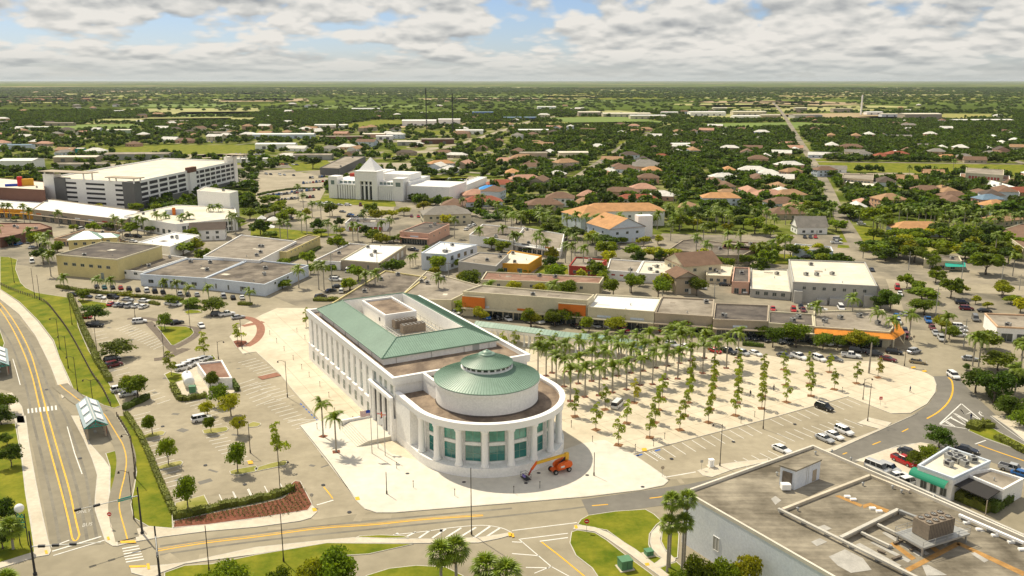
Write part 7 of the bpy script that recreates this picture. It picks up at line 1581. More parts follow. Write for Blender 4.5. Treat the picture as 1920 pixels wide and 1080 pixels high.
cars('Z8', [(1268, 280, 'suv', 'blue'), (1342, 284, 'suv', 'black'), (1412, 290, 'sedan', 'white'), (1545, 302, 'sedan', 'dark'), (1622, 308, 'suv', 'white'), (1708, 312, 'sedan', 'dark'), (1060, 245, 'sedan', 'white')], (30, 18))
cars('R3', [(917, 952, 'sedan', 'white', (60, -14)), (622, 970, 'van', 'white', (30, -34)), (540, 1032, 'suv', 'white', (70, 2)), (552, 1078, 'sedan', 'dark', (70, -4)), (622, 525, 'suv', 'white', (50, 2)), (565, 523, 'sedan', 'silver', (50, 2)), (705, 525, 'van', 'maroon', (4, 20)), (585, 570, 'sedan', 'grey', (50, 4)), (730, 562, 'sedan', 'black', (50, -4)), (772, 572, 'suv', 'white', (50, 4)), (632, 602, 'sedan', 'black', (46, 4)), (672, 608, 'sedan', 'dark', (46, 4)), (708, 602, 'suv', 'dark', (46, 4)), (640, 590, 'sedan', 'blue', (46, 4)), (415, 518, 'sedan', 'silver', (46, 4)), (450, 515, 'sedan', 'white', (46, 4)), (485, 514, 'suv', 'white', (46, 4)), (515, 518, 'sedan', 'grey', (46, 4)), (335, 568, 'suv', 'white', (46, 6)), (300, 575, 'sedan', 'dark', (46, 6)),
            (1420, 690, 'sedan', 'white', (40, -18)), (1442, 674, 'suv', 'white', (40, -18)), (1470, 660, 'sedan', 'white', (40, -18)), (1062, 830, 'pickup', 'dark', (70, 6)), (1096, 602, 'sedan', 'red', (10, 26)), (1126, 600, 'sedan', 'white', (10, 26)), (1050, 600, 'sedan', 'maroon', (10, 26)), (1310, 352, 'suv', 'white', (40, 4)), (1315, 380, 'sedan', 'silver', (40, 4)), (1300, 400, 'sedan', 'blue', (40, 4)), (230, 612, 'suv', 'dark', (50, 4))], (50, 4))
cars('R4', [(652, 832, 'suv', 'white', (30, -26)), (1265, 850, 'sedan', 'white', (60, 6)), (1275, 872, 'sedan', 'silver', (60, 6)), (1435, 848, 'sedan', 'dark', (60, 2)), (1572, 895, 'van', 'white', (4, 30)), (460, 56, 'sedan', 'dark', (30, 6))], (50, 4))
cars('R2', [(125, 790, 'suv', 'blue', (60, -16)), (205, 778, 'sedan', 'grey', (50, -14)), (290, 798, 'suv', 'black', (40, -14)), (220, 812, 'sedan', 'silver', (50, -14)), (545, 690, 'van', 'white', (60, -14)), (690, 668, 'van', 'white', (50, -20)), (900, 772, 'sedan', 'white', (50, 4)), (870, 735, 'suv', 'dark', (50, 4)), (930, 740, 'suv', 'black', (50, 4)), (785, 765, 'sedan', 'red', (50, 4)), (840, 770, 'sedan', 'gold', (50, 4)), (380, 810, 'suv', 'dark', (50, -10)), (820, 700, 'sedan', 'white', (50, -10))], (50, 4))
cars('R5', [(600, 635, 'pickup', 'dark', (60, 4)), (630, 655, 'suv', 'white', (60, 2)), (462, 780, 'pickup', 'white', (70, 2)), (468, 757, 'suv', 'silver', (60, 4)), (248, 742, 'sedan', 'black', (6, 30)), (285, 742, 'sedan', 'dark', (6, 30)), (320, 742, 'sedan', 'red', (6, 30)), (1305, 692, 'suv', 'white', (50, 2)), (1510, 745, 'sedan', 'blue', (30, 6)), (1060, 475, 'sedan', 'dark', (50, 2)), (260, 880, 'sedan', 'black', (50, 2)), (700, 965, 'sedan', 'dark', (20, 20))], (50, 4))
rc = random.Random(8)
def lot(x0, y0, x1, y1, n, d, p=.85, grp='cars in the far car park'):
    A = Vector(G(x0, y0)); B = Vector(G(x1, y1))
    for i in range(n):
        if rc.random() > p: continue
        q = A.lerp(B, (i + .5) / n); X, Y = P(q.x, q.y, .02); car(X, Y, rc.choice(('sedan', 'suv', 'sedan', 'suv', 'pickup')), rc.choice(('white', 'white', 'silver', 'black', 'dark', 'red', 'grey', 'blue')), d, group=grp)
for a in ((500, 368, 560, 362, 12, (2, -6)), (545, 361, 600, 356, 12, (2, -6)), (520, 376, 590, 370, 12, (2, -6)), (560, 345, 620, 340, 10, (2, -6)), (575, 335, 610, 332, 8, (2, -6)), (840, 350, 900, 347, 10, (3, -5)), (850, 341, 905, 338, 9, (3, -5)),
          (450, 296, 560, 300, 18, (8, 1)), (455, 306, 560, 310, 16, (8, 1)), (470, 326, 555, 330, 10, (7, 2)), (330, 265, 420, 268, 10, (7, 1)), (440, 290, 500, 291, 8, (7, 1))): lot(*a)
for a in ((1035, 604, 1290, 634, 26, (9, 5)), ): pass
for i in range(14): # traffic and driveway cars far off
    r_ = rc.choice(ROADS[:4]); 

# ------------------------------------------------------------------ boom lift
def boom_lift():
    x, y = px('A6', 326, 372); p = G(x, y, .14); q = G(x + 20, y - 5, .14); a = math.atan2(q[1] - p[1], q[0] - p[0])
    t = thing('boom_lift', 'orange boom lift with yellow arm parked in the shade of the round front', 'boom lift', (*p, .14), a)
    c = MB().use('orange_paint'); c.b2(-2.0, -.75, .55, 1.9, .75, .95); c.b2(-2.1, -1.15, .5, -1.5, 1.15, .75); c.build('chassis', t)
    wh = MB().use('tyre'); k = 16; r = .52; P0 = [(r * math.cos(6.283 * i / k), r * math.sin(6.283 * i / k)) for i in range(k)]
    wh.add([(a_, -.2, b_) for a_, b_ in P0] + [(a_, .2, b_) for a_, b_ in P0], [(i, (i + 1) % k, k + (i + 1) % k, k + i) for i in range(k)] + [tuple(range(k)), tuple(range(k, 2 * k))]); wh.use('rim'); wh.add([(a_ * .55, s * .21, b_ * .55) for s in (-1, 1) for a_, b_ in P0], [tuple(range(k)), tuple(range(k, 2 * k))]); wm_ = wh.mesh('wheel')
    for sx in (-1.75, 1.5):
        for sy in (-1.05, 1.05): obj('wheel', wm_, t, (sx, sy, .52))
    b = MB().use('orange_paint'); prof = [(-1.2, 1.0), (1.9, 1.0), (2.3, 1.5), (2.1, 2.2), (1.2, 2.45), (-.6, 2.1), (-1.2, 1.6)]
    for s in (-1, 1):
        n = len(prof); y0, y1 = s * .45, s * 1.2; b.add([(x_, y0, z_) for x_, z_ in prof] + [(x_, y1, z_) for x_, z_ in prof], [(i, (i + 1) % n, n + (i + 1) % n, n + i) for i in range(n)] + [tuple(range(n)), tuple(range(n, 2 * n))])
    b.build('engine_cover', t); MB().use('white_paint').b2(-.6, -1.22, 1.3, .3, -1.2, 1.7).build('sticker', t)
    MB().use('dark_metal').tube((1.4, 0, 1.2), (1.4, 0, 2.4), .35, n=10).build('turret', t)
    MB().use('dark_metal').tube((-.6, 0, 1.5), (1.4, 0, 3.0), .16, n=8).build('lift_cylinder', t)
    k_ = MB().use('boom_yellow'); k_.b2(1.1, -.3, 2.3, 1.9, .3, 3.9); k_.build('knuckle', t)
    bm_ = MB().use('boom_yellow'); bm_.box((-2.3, 0, 0), (7.8, .42, .5)); o = bm_.build('boom', t); o.location = (.3, 0, 3.45); o.rotation_euler = (0, R(-3), 0)
    o = MB().use('orange_paint').box((0, 0, 0), (2.0, .34, .4)).build('boom_tip', t, loc=(-6.3, 0, 2.7)); o.rotation_euler = (0, R(-48), 0)
    o = MB().use('red_wall').box((0, 0, 0), (1.6, .25, .25)).build('jib', t, loc=(-7.3, 0, 1.5)); o.rotation_euler = (0, R(-60), 0)
    bk = MB().use('dark_metal'); bk.b2(-9.0, -1.1, .35, -7.7, 1.1, .45)
    for zz in (.9, 1.45):
        for A_, B_ in (((-9, -1.1), (-7.7, -1.1)), ((-9, 1.1), (-7.7, 1.1)), ((-9, -1.1), (-9, 1.1)), ((-7.7, -1.1), (-7.7, 1.1))): bk.tube((*A_, zz), (*B_, zz), .035, n=5)
    for A_ in ((-9, -1.1), (-9, 0), (-9, 1.1), (-7.7, -1.1), (-7.7, 0), (-7.7, 1.1)): bk.tube((*A_, .4), (*A_, 1.45), .035, n=5)
    bk.build('basket', t); mat('purple_cloth', (.25, .20, .55), .8); MB().use('purple_cloth').b2(-9.03, -.7, .85, -8.7, .3, 1.3).build('tool_bag', t)
boom_lift()

# ------------------------------------------------------------------ lamps, poles, signs
def lamp(reg, bx, by, ty, arm=None, col='pole_bronze', desc='slim street lamp with a hanging lantern', h=None, z=.1):
    x, y = px(reg, bx, by); Ty = px(reg, bx, ty)[1]; p = G(x, y); h = h or hgt(x, y, Ty); t = thing('street_lamp', '', 'street lamp', (*p, z))
    m = MB().use(col); m.lathe([(.16, 0), (.16, .5), (.09, .9), (.07, h), (0, h + .12)], 8); m.build('post', t)
    if arm:
        for s in arm:
            q = MB().use(col); L_ = 1.9; pl = [(s * L_ * u_, 0, h - .3 + .55 * math.sin(u_ * 2.4)) for u_ in (0, .25, .5, .75, 1)]; q.path(pl, .045, 5); q.build('arm', t)
            q = MB().use(col).lathe([(.05, .1), (.1, 0), (.26, -.25), (.26, -.32), (.12, -.32)], 8, (s * L_, 0)); o = q.build('lantern', t); o.location = (0, 0, h + .02)
    PENDING.append((t, desc, (x, y), None)); return t
for a in (('A1', 487, 465, 235, (-1,)), ('A1', 405, 630, 425, (-1,)), ('A1', 462, 760, 545, (-1,)), ('A1', 525, 915, 685, (-1,)), ('A1', 630, 1010, 840, (-1, 1)), ('A1', 655, 650, 490, None), ('A1', 912, 415, 270, None), ('A1', 1108, 680, 470, (-1,)), ('A1', 1285, 500, 300, None), ('A1', 1635, 630, 430, (-1,)), ('A1', 1475, 697, 580, (1,)), ('A1', 520, 372, 250, None),
          ('A2', 915, 425, 135, (-1,)), ('A2', 905, 700, 380, (-1,)), ('A2', 1690, 250, 40, (-1,)), ('A5', 165, 525, 310, (1,)), ('A6', 1403, 340, 60, (-1,)), ('R1', 1695, 880, 630, None), ('A8', 640, 900, 760, (1,)), ('A8', 672, 1045, 792, (-1,)), ('A8', 920, 672, 560, (-1, 1)), ('F', 539, 745, 678, (-1,))): lamp(*a)
for a in (('A1', 97, 182, 10), ('A1', 233, 265, 85), ('A1', 270, 297, 130), ('A5', 1455, 802, 355), ('A5', 187, 985, 665), ('A2', 1412, 1050, 745), ('A5', 883, 530, 382), ('A6', 553, 405, 250)): lamp(*a, desc='plain dark pole')
def pole(reg, bx, by, ty, r=.18, col='galv', desc='tall pale concrete utility pole', name='utility_pole', arms=True):
    x, y = px(reg, bx, by); p = G(x, y); h = hgt(x, y, px(reg, bx, ty)[1]); t = thing(name, '', 'pole', (*p, 0)); MB().use(col).tube((0, 0, 0), (0, 0, h), r, r * .6, 8).build('post', t)
    if arms: MB().use('bark').b2(-1.1, -.06, h - .9, 1.1, .06, h - .75).build('crossarm', t)
    PENDING.append((t, desc, (x, y), None)); return h
for a in (('A8', 1130, 335, 140), ('A8', 1320, 540, 350), ('R5', 1303, 1045, 885), ('R5', 948, 960, 835), ('R5', 1575, 1040, 925), ('R3', 513, 1060, 840), ('R3', 820, 985, 835), ('R4', 795, 895, 720), ('R4', 1015, 920, 770), ('R4', 1365, 930, 830), ('A8', 1695, 160, 50), ('R3', 1300, 1030, 900)): pole(*a)
pole('A8', 680, 722, 515, .3, 'palm_trunk', 'thick tan wooden pole', arms=False)
for x, yb, yt, col in ((800, 250, 165, 'dark_metal'), (849, 253, 176, 'dark_metal'), (1614, 215, 178, 'white_trim')):
    p = G(x, yb); h = hgt(x, yb, yt); t = thing('radio_mast', {800: 'tall dark lattice radio mast, left one of the two', 849: 'tall dark lattice radio mast, right one of the two', 1614: 'white slender radio mast on the horizon at the right'}[x], 'radio mast', (*p, 0)); m = MB().use(col); r = .9 if x < 1000 else 1.6
    for k in range(3): a = 2.094 * k; m.tube((r * math.cos(a), r * math.sin(a), 0), (r * .6 * math.cos(a), r * .6 * math.sin(a), h), .42 if x < 1000 else .8, n=4)
    m.build('leg_frame', t, kind='stuff'); m = MB().use(col)
    for i in range(int(h / 3)):
        for k in range(3): a, b = 2.094 * k, 2.094 * (k + 1); f = 1 - .4 * i * 3 / h; m.tube((r * f * math.cos(a), r * f * math.sin(a), i * 3), (r * f * math.cos(b), r * f * math.sin(b), i * 3 + 3), .15, n=3)
    m.build('lattice', t, kind='stuff')
# flags
def flagpole(i, bx, by, tx, ty, lab):
    x, y = 560 + bx / 3, 540 + by / 3; p = G(x, y, .14); h = hgt(x, y, 540 + ty / 3); t = thing('flagpole', lab, 'flagpole', (*p, .14)); m = MB().use('galv'); m.lathe([(.1, 0), (.06, h), (.12, h + .1), (0, h + .25)], 8); m.build('pole', t); return p, h
def flag(p, h, L_, H_, cols, label, side=-1):
    t = thing('flag', label, 'flag', (p[0], p[1], h - H_)); n = 8
    for name, mt, x0, x1, z0, z1, off in cols:
        m = MB().use(mt); vs = []
        for i in range(n + 1):
            u_ = x0 + (x1 - x0) * i / n; yy = .16 * math.sin(u_ * 7) ; dz = -.25 * u_ * H_
            vs += [(side * (.08 + u_ * L_), yy + off, z0 * H_ + dz), (side * (.08 + u_ * L_), yy + off, z1 * H_ + dz)]
        m.add(vs, [(2 * i, 2 * i + 2, 2 * i + 3, 2 * i + 1) for i in range(n)]); m.build(name, t)
FP = [flagpole(0, 413, 930, 405, 683, 'left flagpole in front of the entrance steps'), flagpole(1, 447, 900, 435, 690, 'middle flagpole, set back towards the entrance steps'), flagpole(2, 487, 942, 478, 725, 'right flagpole with an almost furled flag')]
st = [('stripe', 'red_wall' if k % 2 == 0 else 'white_trim', 0, 1, k / 13, (k + 1) / 13, 0) for k in range(13)]
flag(FP[0][0], FP[0][1], 2.2, 1.3, st + [('canton', 'bright_blue', 0, .4, .46, 1.0, -.03), ('canton', 'bright_blue', 0, .4, .46, 1.0, .03)], 'red and white striped flag with a blue corner on the left flagpole')
flag(FP[1][0], FP[1][1], 1.9, 1.2, [('field', 'white_trim', 0, 1, 0, 1, 0), ('red_bar', 'bright_red', 0, 1, .42, .58, -.03), ('red_bar', 'bright_red', .42, .58, 0, 1, -.03), ('emblem', 'boom_yellow', .4, .6, .38, .62, -.05)], 'white flag with a red cross on the middle flagpole', 1)
flag(FP[2][0], FP[2][1], .9, 1.5, [('field', 'white_trim', 0, 1, 0, 1, 0)], 'plain white drooping flag on the right flagpole')
# signal masts with their arms
def text(parent, body, size, loc, rot, m, name='lettering', sx=1.0):
    cu = bpy.data.curves.new(name, 'FONT'); cu.body = body; cu.size = size; cu.align_x = 'CENTER'; cu.align_y = 'CENTER'; cu.extrude = .01; cu.materials.append(M(m)); o = obj(name, cu, parent); o.location = loc; o.rotation_euler = rot; o.scale = (sx, 1, 1); return o
def signal_mast(bx, by, h, tipx, tipy, heads, sign, label, zt=None):
    p = G(bx, by); zt = zt or h * .82; q = G(tipx, tipy, zt); t = thing('traffic_signal', label, 'traffic signal', (*p, 0)); m = MB().use('dark_metal'); m.lathe([(.32, 0), (.32, .4), (.2, .5), (.12, h), (0, h + .1)], 10); m.build('mast', t)
    d = Vector((q[0] - p[0], q[1] - p[1])); a = math.atan2(d.y, d.x); MB().use('galv').tube((0, 0, zt), (d.x, d.y, zt + .5), .12, .06, 8).build('mast_arm', t)
    hd = MB().use('dark_metal').box((0, 0, 0), (.35, .35, 1.1)); hd.use('bright_red').lathe([(.12, 0), (0, .02)], 8); hd = MB().use('dark_metal').box((0, 0, 0), (1.1, .35, .38)).mesh('signal_head')
    for f in heads: obj('signal_head', hd, t, (d.x * f, d.y * f, zt + .5 * f), a)
    if sign:
        c = (d.x * sign, d.y * sign, zt + .1); o = MB().use('awning_teal').box((0, 0, 0), (2.3, .06, .55)).build('street_name_sign', t, loc=c); o.rotation_euler = (0, 0, a)
        for k in range(5): o2 = MB().use('white_trim').box((-.7 + k * .34, -.04, 0), (.18, .01, .24)).build('lettering', o)
    return t
signal_mast(267, 1001, 9.2, 140, 962, (.66, .95), .22, 'grey signal mast whose long arm carries a green street name sign over the bus lane')
signal_mast(300, 1085, 9.5, 296, 1050, (.9,), 0, 'thick dark signal pole at the bottom edge beside the crossing')
signal_mast(66, 1078, 8.0, 190, 1022, (.15, .35, .6), 0, 'signal mast in the bottom left corner with its arm across the bus street', zt=5.2)
def sign(reg, bx, by, h, face, label, w=.75, shape='oct', off=.0, z=.1):
    x, y = px(reg, bx, by); p = G(x, y); t = thing('road_sign', label, 'road sign', (*p, z)); MB().use('galv').tube((0, 0, 0), (0, 0, h), .04, n=6).build('post', t)
    k = 8 if shape == 'oct' else 16 if shape == 'round' else 4; m = MB().use(face); r = w / 2 / math.cos(math.pi / k); P0 = [(r * math.cos(math.pi / k + 6.283 * i / k), r * math.sin(math.pi / k + 6.283 * i / k)) for i in range(k)]
    m.add([(a_, -.05, h - w / 2 + b_) for a_, b_ in P0] + [(a_, -.02, h - w / 2 + b_) for a_, b_ in P0], [tuple(range(k)), tuple(reversed(range(k, 2 * k)))] + [(i, (i + 1) % k, k + (i + 1) % k, k + i) for i in range(k)]); o = m.build('panel', t)
    return t, o, h - w / 2
t, o, zc = sign('A6', 503, 786, 2.6, 'bright_red', 'red no entry sign with a white bar at the tip of the lawn', .9, 'round'); MB().use('white_trim').b2(-.28, -.07, zc - .07, .28, -.052, zc + .07).build('white_bar', o)
t, o, zc = sign('A8', 757, 940, 2.4, 'bright_red', 'red and white sign on a thin post near the bend of the plaza', .8, 'sq'); MB().use('white_trim').b2(-.28, -.07, zc - .07, .28, -.052, zc + .07).build('white_bar', o)
t, o, zc = sign('A2', 748, 752, 3.0, 'bright_red', 'red no entry sign beside the bus shelter pavement', .8, 'round'); MB().use('white_trim').b2(-.28, -.07, zc - .07, .28, -.052, zc + .07).build('white_bar', o)
sign('A6', 1014, 412, 2.4, 'tan', 'back of a tan stop sign at the car park exit', .75, 'oct'); sign('A6', 1278, 365, 2.2, 'galv', 'grey sign at the parking island near the pay machine', .6, 'sq'); sign('A5', 380, 605, 2.5, 'galv', 'back of a grey sign at the car park drive', .7, 'oct'); sign('A8', 980, 520, 2.6, 'tan', 'back of a stop sign below the palm at the junction', .8, 'oct'); sign('A5', 1252, 850, 2.4, 'dark_metal', 'dark small sign by the white hatching', .5, 'sq')
# low path lights on the plaza
BL = MB().use('pole_bronze').lathe([(.06, 0), (.05, 1.3), (.11, 1.32), (.11, 1.5), (0, 1.55)], 8).mesh('bollard_light')
for reg, l in (('A5', [(655, 42), (413, 88), (1062, 482), (1342, 538), (950, 355)]), ('A6', [(12, 520), (188, 488), (400, 78), (543, 176), (832, 232), (955, 205), (1030, 155)]), ('R1', [(1545, 840), (1637, 800), (400, 860)]), ('A8', [(500, 850)]), ('F', [(506, 628), (519, 643), (533, 658), (550, 675), (566, 692), (580, 707), (600, 725), (617, 745), (557, 623), (572, 637), (628, 775)])):
    for x, y in l:
        X, Y = px(reg, x, y); o = obj('bollard_light', BL, None, (*G(X, Y, .14), .14), cat='bollard light', group='low lights on the plaza'); PENDING.append((o, 'thin low light post', (X, Y), 'low lights on the plaza'))
# sign pylon, shelters, fence
x, y = px('A2', 165, 870); p = G(x, y); t = thing('sign_pylon', 'green bus stop pylon with open lettering panels and a white ball on top', 'sign', (*p, .1), R(-8))
for s in (-.8, .8): MB().use('dark_metal').tube((s, 0, 0), (s, 0, 6.0), .09, n=6).build('post', t)
for k, z in enumerate((3.3, 4.3, 5.3)):
    m = MB().use('awning_teal'); zz = [( -.7, z), (-.35, z + .7), (0, z), (.35, z + .7), (.7, z)]
    for i in range(4): m.add([(zz[i][0] - .1, -.05, zz[i][1]), (zz[i][0] + .1, -.05, zz[i][1]), (zz[i + 1][0] + .1, -.05, zz[i + 1][1]), (zz[i + 1][0] - .1, -.05, zz[i + 1][1])], [(0, 1, 2, 3)])
    m.b2(-.8, -.04, z - .1, .8, .04, z + .02); m.build('sign_panel', t)
m = MB().use('white_trim'); m.lathe([(0, -.8)] + [(.8 * math.cos(a), .8 * math.sin(a)) for a in [R(-70 + 20 * k) for k in range(9)]], 16); o = m.build('white_ball', t, smooth=True); o.location = (0, 0, 7.0)
mat('shelter_metal', (.36, .44, .46), .5)
def shelter(corner, lab, L_=17.5, W_=5.0, ang_=0):
    p = corner; t = thing('bus_shelter', lab, 'bus shelter', (*p, .12), ang_)
    for sx in (-W_ / 2 + .6, W_ / 2 - .6):
        for yy in (.8, 4.5, 8.5, 12.5, 16.5): MB().use('tan').b2(sx - .18, yy - .18, 0, sx + .18, yy + .18, 3.2).build('post', t)
    for s in (-1, 1):
        m = MB().use('shelter_metal'); m.add([(s * W_ / 2, 0, 3.1), (0, 0, 4.7), (0, L_, 4.7), (s * W_ / 2, L_, 3.1), (s * W_ / 2, 0, 3.0), (0, 0, 4.6), (0, L_, 4.6), (s * W_ / 2, L_, 3.0)], [(0, 1, 2, 3), (7, 6, 5, 4), (0, 4, 5, 1), (2, 6, 7, 3), (3, 7, 4, 0)]); r_ = m.build('roof_slope', t)
        for k in range(3):
            y0 = 1.6 + k * 5.4; f = lambda u_: (s * W_ / 2 * (1 - u_), 3.12 + 1.6 * u_)
            (x0, z0), (x1, z1) = f(.25), f(.8); MB().use('white_trim').add([(x0, y0, z0 + .05), (x1, y0, z1 + .05), (x1, y0 + 3.4, z1 + .05), (x0, y0 + 3.4, z0 + .05), (x0, y0, z0 + .3), (x1, y0, z1 + .3), (x1, y0 + 3.4, z1 + .3), (x0, y0 + 3.4, z0 + .3)], [(4, 5, 6, 7), (0, 4, 7, 3), (1, 2, 6, 5), (0, 1, 5, 4), (3, 7, 6, 2)]).build('skylight', r_)
    MB().use('galv').b2(-.12, 0, 4.68, .12, L_, 4.8).build('ridge_cap', t)
    tr = MB().use('awning_teal'); 
    for yy in (.02, L_ - .12):
        for A_, B_ in (((-W_ / 2, 3.0), (0, 4.6)), ((W_ / 2, 3.0), (0, 4.6)), ((-W_ / 2, 3.0), (W_ / 2, 3.0)), ((0, 3.0), (0, 4.6)), ((-W_ / 4, 3.0), (0, 3.8)), ((W_ / 4, 3.0), (0, 3.8))): tr.tube((A_[0], yy, A_[1]), (B_[0], yy, B_[1]), .09, n=5)
    tr.build('gable_truss', t); MB().use('red_wall').b2(W_ / 2 - .5, 1.0, .4, W_ / 2 - .3, 2.6, 2.4).build('poster_case', t)
    for yy in (3, 7, 11): MB().use('galv').b2(-.3, yy, .4, .3, yy + 1.8, .5).build('bench', t)
a0 = G(183, 824); b0 = G(161, 765); shelter(a0, 'bus shelter with pale gabled roof, teal truss and white skylights beside the cycle path', ang_=math.atan2(b0[1] - a0[1], b0[0] - a0[0]) - math.pi / 2)
a0 = G(1, 708); b0 = G(-3, 664); shelter(a0, 'bus shelter with pale roof cut by the left edge of the photo', ang_=math.atan2(b0[1] - a0[1], b0[0] - a0[0]) - math.pi / 2)
def fence(reg, s, lab):
    pl = smooth_line(gp(pts(reg, s)), 5); t = thing('post_fence', lab, 'fence', (*pl[0], .1)); o_ = Vector(pl[0]); pm = MB().use('bark').b2(-.09, -.09, 0, .09, .09, 1.15).mesh('post'); acc = 0; prev = None; rl = MB().use('bark')
    for i in range(len(pl) - 1):
        A = Vector(pl[i]); B = Vector(pl[i + 1]); L_ = (B - A).length
        while acc < L_:
            q = A.lerp(B, acc / L_) - o_; obj('post', pm, t, (q.x, q.y, 0))
            if prev is not None:
                for z in (.5, .95): rl.tube((prev.x, prev.y, z), (q.x, q.y, z), .05, n=4, cap=False)
            prev = q; acc += 2.0
        acc -= L_
    rl.build('rail', t, kind='stuff')
fence('A1', '0 195,100 240,230 285,310 320,380 400,460 510,540 650,620 800,690 900,750 1020', 'long dark post and rail fence running down the big lawn'); fence('A2', '790 5,840 85,875 150,892 230,912 330,905 430', 'short wooden fence along the cycle path beside the low hedge')
# small plant building, tank and green boxes
t, pl, h, rv = fb('small white plant building with a brown roof in the car park', 'A1', '1400 825,1565 822,1498 703,1328 722', (1410, 895), wall='white_wall', rm='roof_red', wins=((0, .1, 1, 1.0, 1.6, DOOR),), units=0)
x, y = px('A1', 1285, 905); p = G(x, y); q = G(*px('A1', 1250, 815)); a = math.atan2(q[1] - p[1], q[0] - p[0]); t = thing('storage_tank', 'white horizontal storage tank on a pad beside the small plant building', 'tank', (*p, .15), a)
m = MB().use('white_trim'); n = 20; r = 1.35
prof = [(0, 0), (.15, .8), (.3, 1.15), (.6, r), (6.6, r), (6.9, 1.15), (7.05, .8), (7.2, 0)]
m.add([(x_, r_ * math.cos(6.283 * i / n), 1.9 + r_ * math.sin(6.283 * i / n)) for x_, r_ in prof for i in range(n)], [(j * n + i, (j + 1) * n + i, (j + 1) * n + (i + 1) % n, j * n + (i + 1) % n) for j in range(len(prof) - 1) for i in range(n)]); m.build('shell', t, smooth=True)
for xx in (1.4, 5.6): MB().use('concrete_new').b2(xx - .3, -1.1, 0, xx + .3, 1.1, 1.0).build('saddle', t)
MB().use('white_trim').lathe([(.3, 0), (.3, .4), (.15, .45), (.12, 1.2)], 8, (5.0, 0)).build('vent', t, loc=(0, 0, 3.2))
def box_thing(reg, x, y, w, d, h, m_, lab, cat, rz=0, pad=True, z=.12, lid=None):
    X, Y = px(reg, x, y); t = thing(cat.replace(' ', '_'), lab, cat, (*G(X, Y), z), R(rz))
    if pad: MB().use('sidewalk').b2(-w / 2 - .3, -d / 2 - .3, 0, w / 2 + .3, d / 2 + .3, .12).build('pad', t)
    MB().use(m_).b2(-w / 2, -d / 2, .12, w / 2, d / 2, h * .9).build('body', t); MB().use(lid or m_).b2(-w / 2 - .06, -d / 2 - .06, h * .9, w / 2 + .06, d / 2 + .06, h).build('lid', t); MB().use('dark_metal').b2(-.01, -d / 2 - .03, .3, .03, -d / 2, h * .85).build('door_gap', t); return t
mat('box_green', (.10, .24, .13), .6, var=.06, scale=1)
box_thing('A6', 762, 1030, 2.0, 1.8, 1.8, 'box_green', 'large green electrical cabinet on the lawn', 'electrical cabinet', 18); box_thing('A6', 922, 942, 1.3, 1.2, 1.0, 'box_green', 'small green electrical box on a pad near the curved path', 'electrical box', 18)
box_thing('A1', 1302, 925, 1.6, 1.4, 1.9, 'box_green', 'green cabinet at the end of the white tank', 'electrical cabinet', 10); box_thing('A6', 1343, 345, 1.0, .9, 1.7, 'white_trim', 'white pay machine on the parking island', 'pay machine', 10)
# people
mat('skin', (.30, .17, .10), .7); mat('cloth_dark', (.03, .03, .04), .9); mat('cloth_blue', (.05, .08, .18), .9); mat('cloth_white', (.6, .6, .6), .9)
def person(reg, x, y, top, leg, lab, rz, walk=.3, z=.14):
    X, Y = px(reg, x, y); t = thing('person', lab, 'person', (*G(X, Y, z), z), R(rz))
    vs = [(0, 0, .92), (0, 0, 1.15), (0, 0, 1.42), (0, 0, 1.55), (0, 0, 1.70), (.09, 0, .9), (.1, walk * .5, .5), (.1, walk * .6 - .1, .07), (.1, walk * .6 + .08, .03), (-.09, 0, .9), (-.1, -walk * .3, .5), (-.1, -walk * 1.1, .1), (-.1, -walk * 1.1 + .16, .03),
          (.19, 0, 1.40), (.24, -walk * .4, 1.12), (.24, -walk * .2, .87), (-.19, 0, 1.40), (-.24, walk * .3, 1.12), (-.24, walk * .6, .90)]
    es = [(0, 1), (1, 2), (2, 3), (3, 4), (0, 5), (5, 6), (6, 7), (7, 8), (0, 9), (9, 10), (10, 11), (11, 12), (2, 13), (13, 14), (14, 15), (2, 16), (16, 17), (17, 18)]
    rd = [.15, .14, .16, .06, .105, .1, .07, .045, .035, .1, .07, .045, .035, .065, .05, .035, .065, .05, .035]
    me = bpy.data.meshes.new('body'); me.from_pydata(vs, es, []); o = obj('body', me, t); me.materials.append(M(leg)); me.materials.append(M(top)); me.materials.append(M('skin'))
    md = o.modifiers.new('s', 'SKIN'); sk = me.skin_vertices or None
    bm = bmesh.new(); bm.from_mesh(me); ly = bm.verts.layers.skin.verify()
    for v, r in zip(bm.verts, rd): v[ly].radius = (r, r * .8)
    bm.verts.ensure_lookup_table(); bm.verts[0][ly].use_root = True; bm.to_mesh(me); bm.free(); o.modifiers.new('u', 'SUBSURF').levels = 1; o.modifiers['u'].render_levels = 1
    for nm, mt_, z0, z1 in (('shirt', top, 1.0, 1.44),):
        MB().use(mt_).lathe([(.17, z0), (.19, z0 + .15), (.215, z1 - .08), (.12, z1 + .03)], 10).build(nm, t, smooth=True)
    MB().use('skin').lathe([(0, 1.52), (.07, 1.55), (.1, 1.63), (.1, 1.7), (.06, 1.77), (0, 1.79)], 10).build('head', t, smooth=True); MB().use('cloth_dark').lathe([(.104, 1.66), (.108, 1.72), (.07, 1.79), (0, 1.81)], 10).build('hair', t, smooth=True)
    return t
person('A8', 958, 848, 'cloth_blue', 'cloth_dark', 'person in dark clothes walking on the open east end of the plaza', 60); person('R1', 1608, 660, 'cloth_dark', 'cloth_dark', 'person in black walking between the young plaza trees', -30); person('A8', 1368, 1035, 'cloth_dark', 'cloth_blue', 'person standing on the hatched road triangle', 10, .05, .04); person('A8', 38, 838, 'cloth_dark', 'cloth_dark', 'person standing beside the plaza tree row left of the black suv', 100, .1)
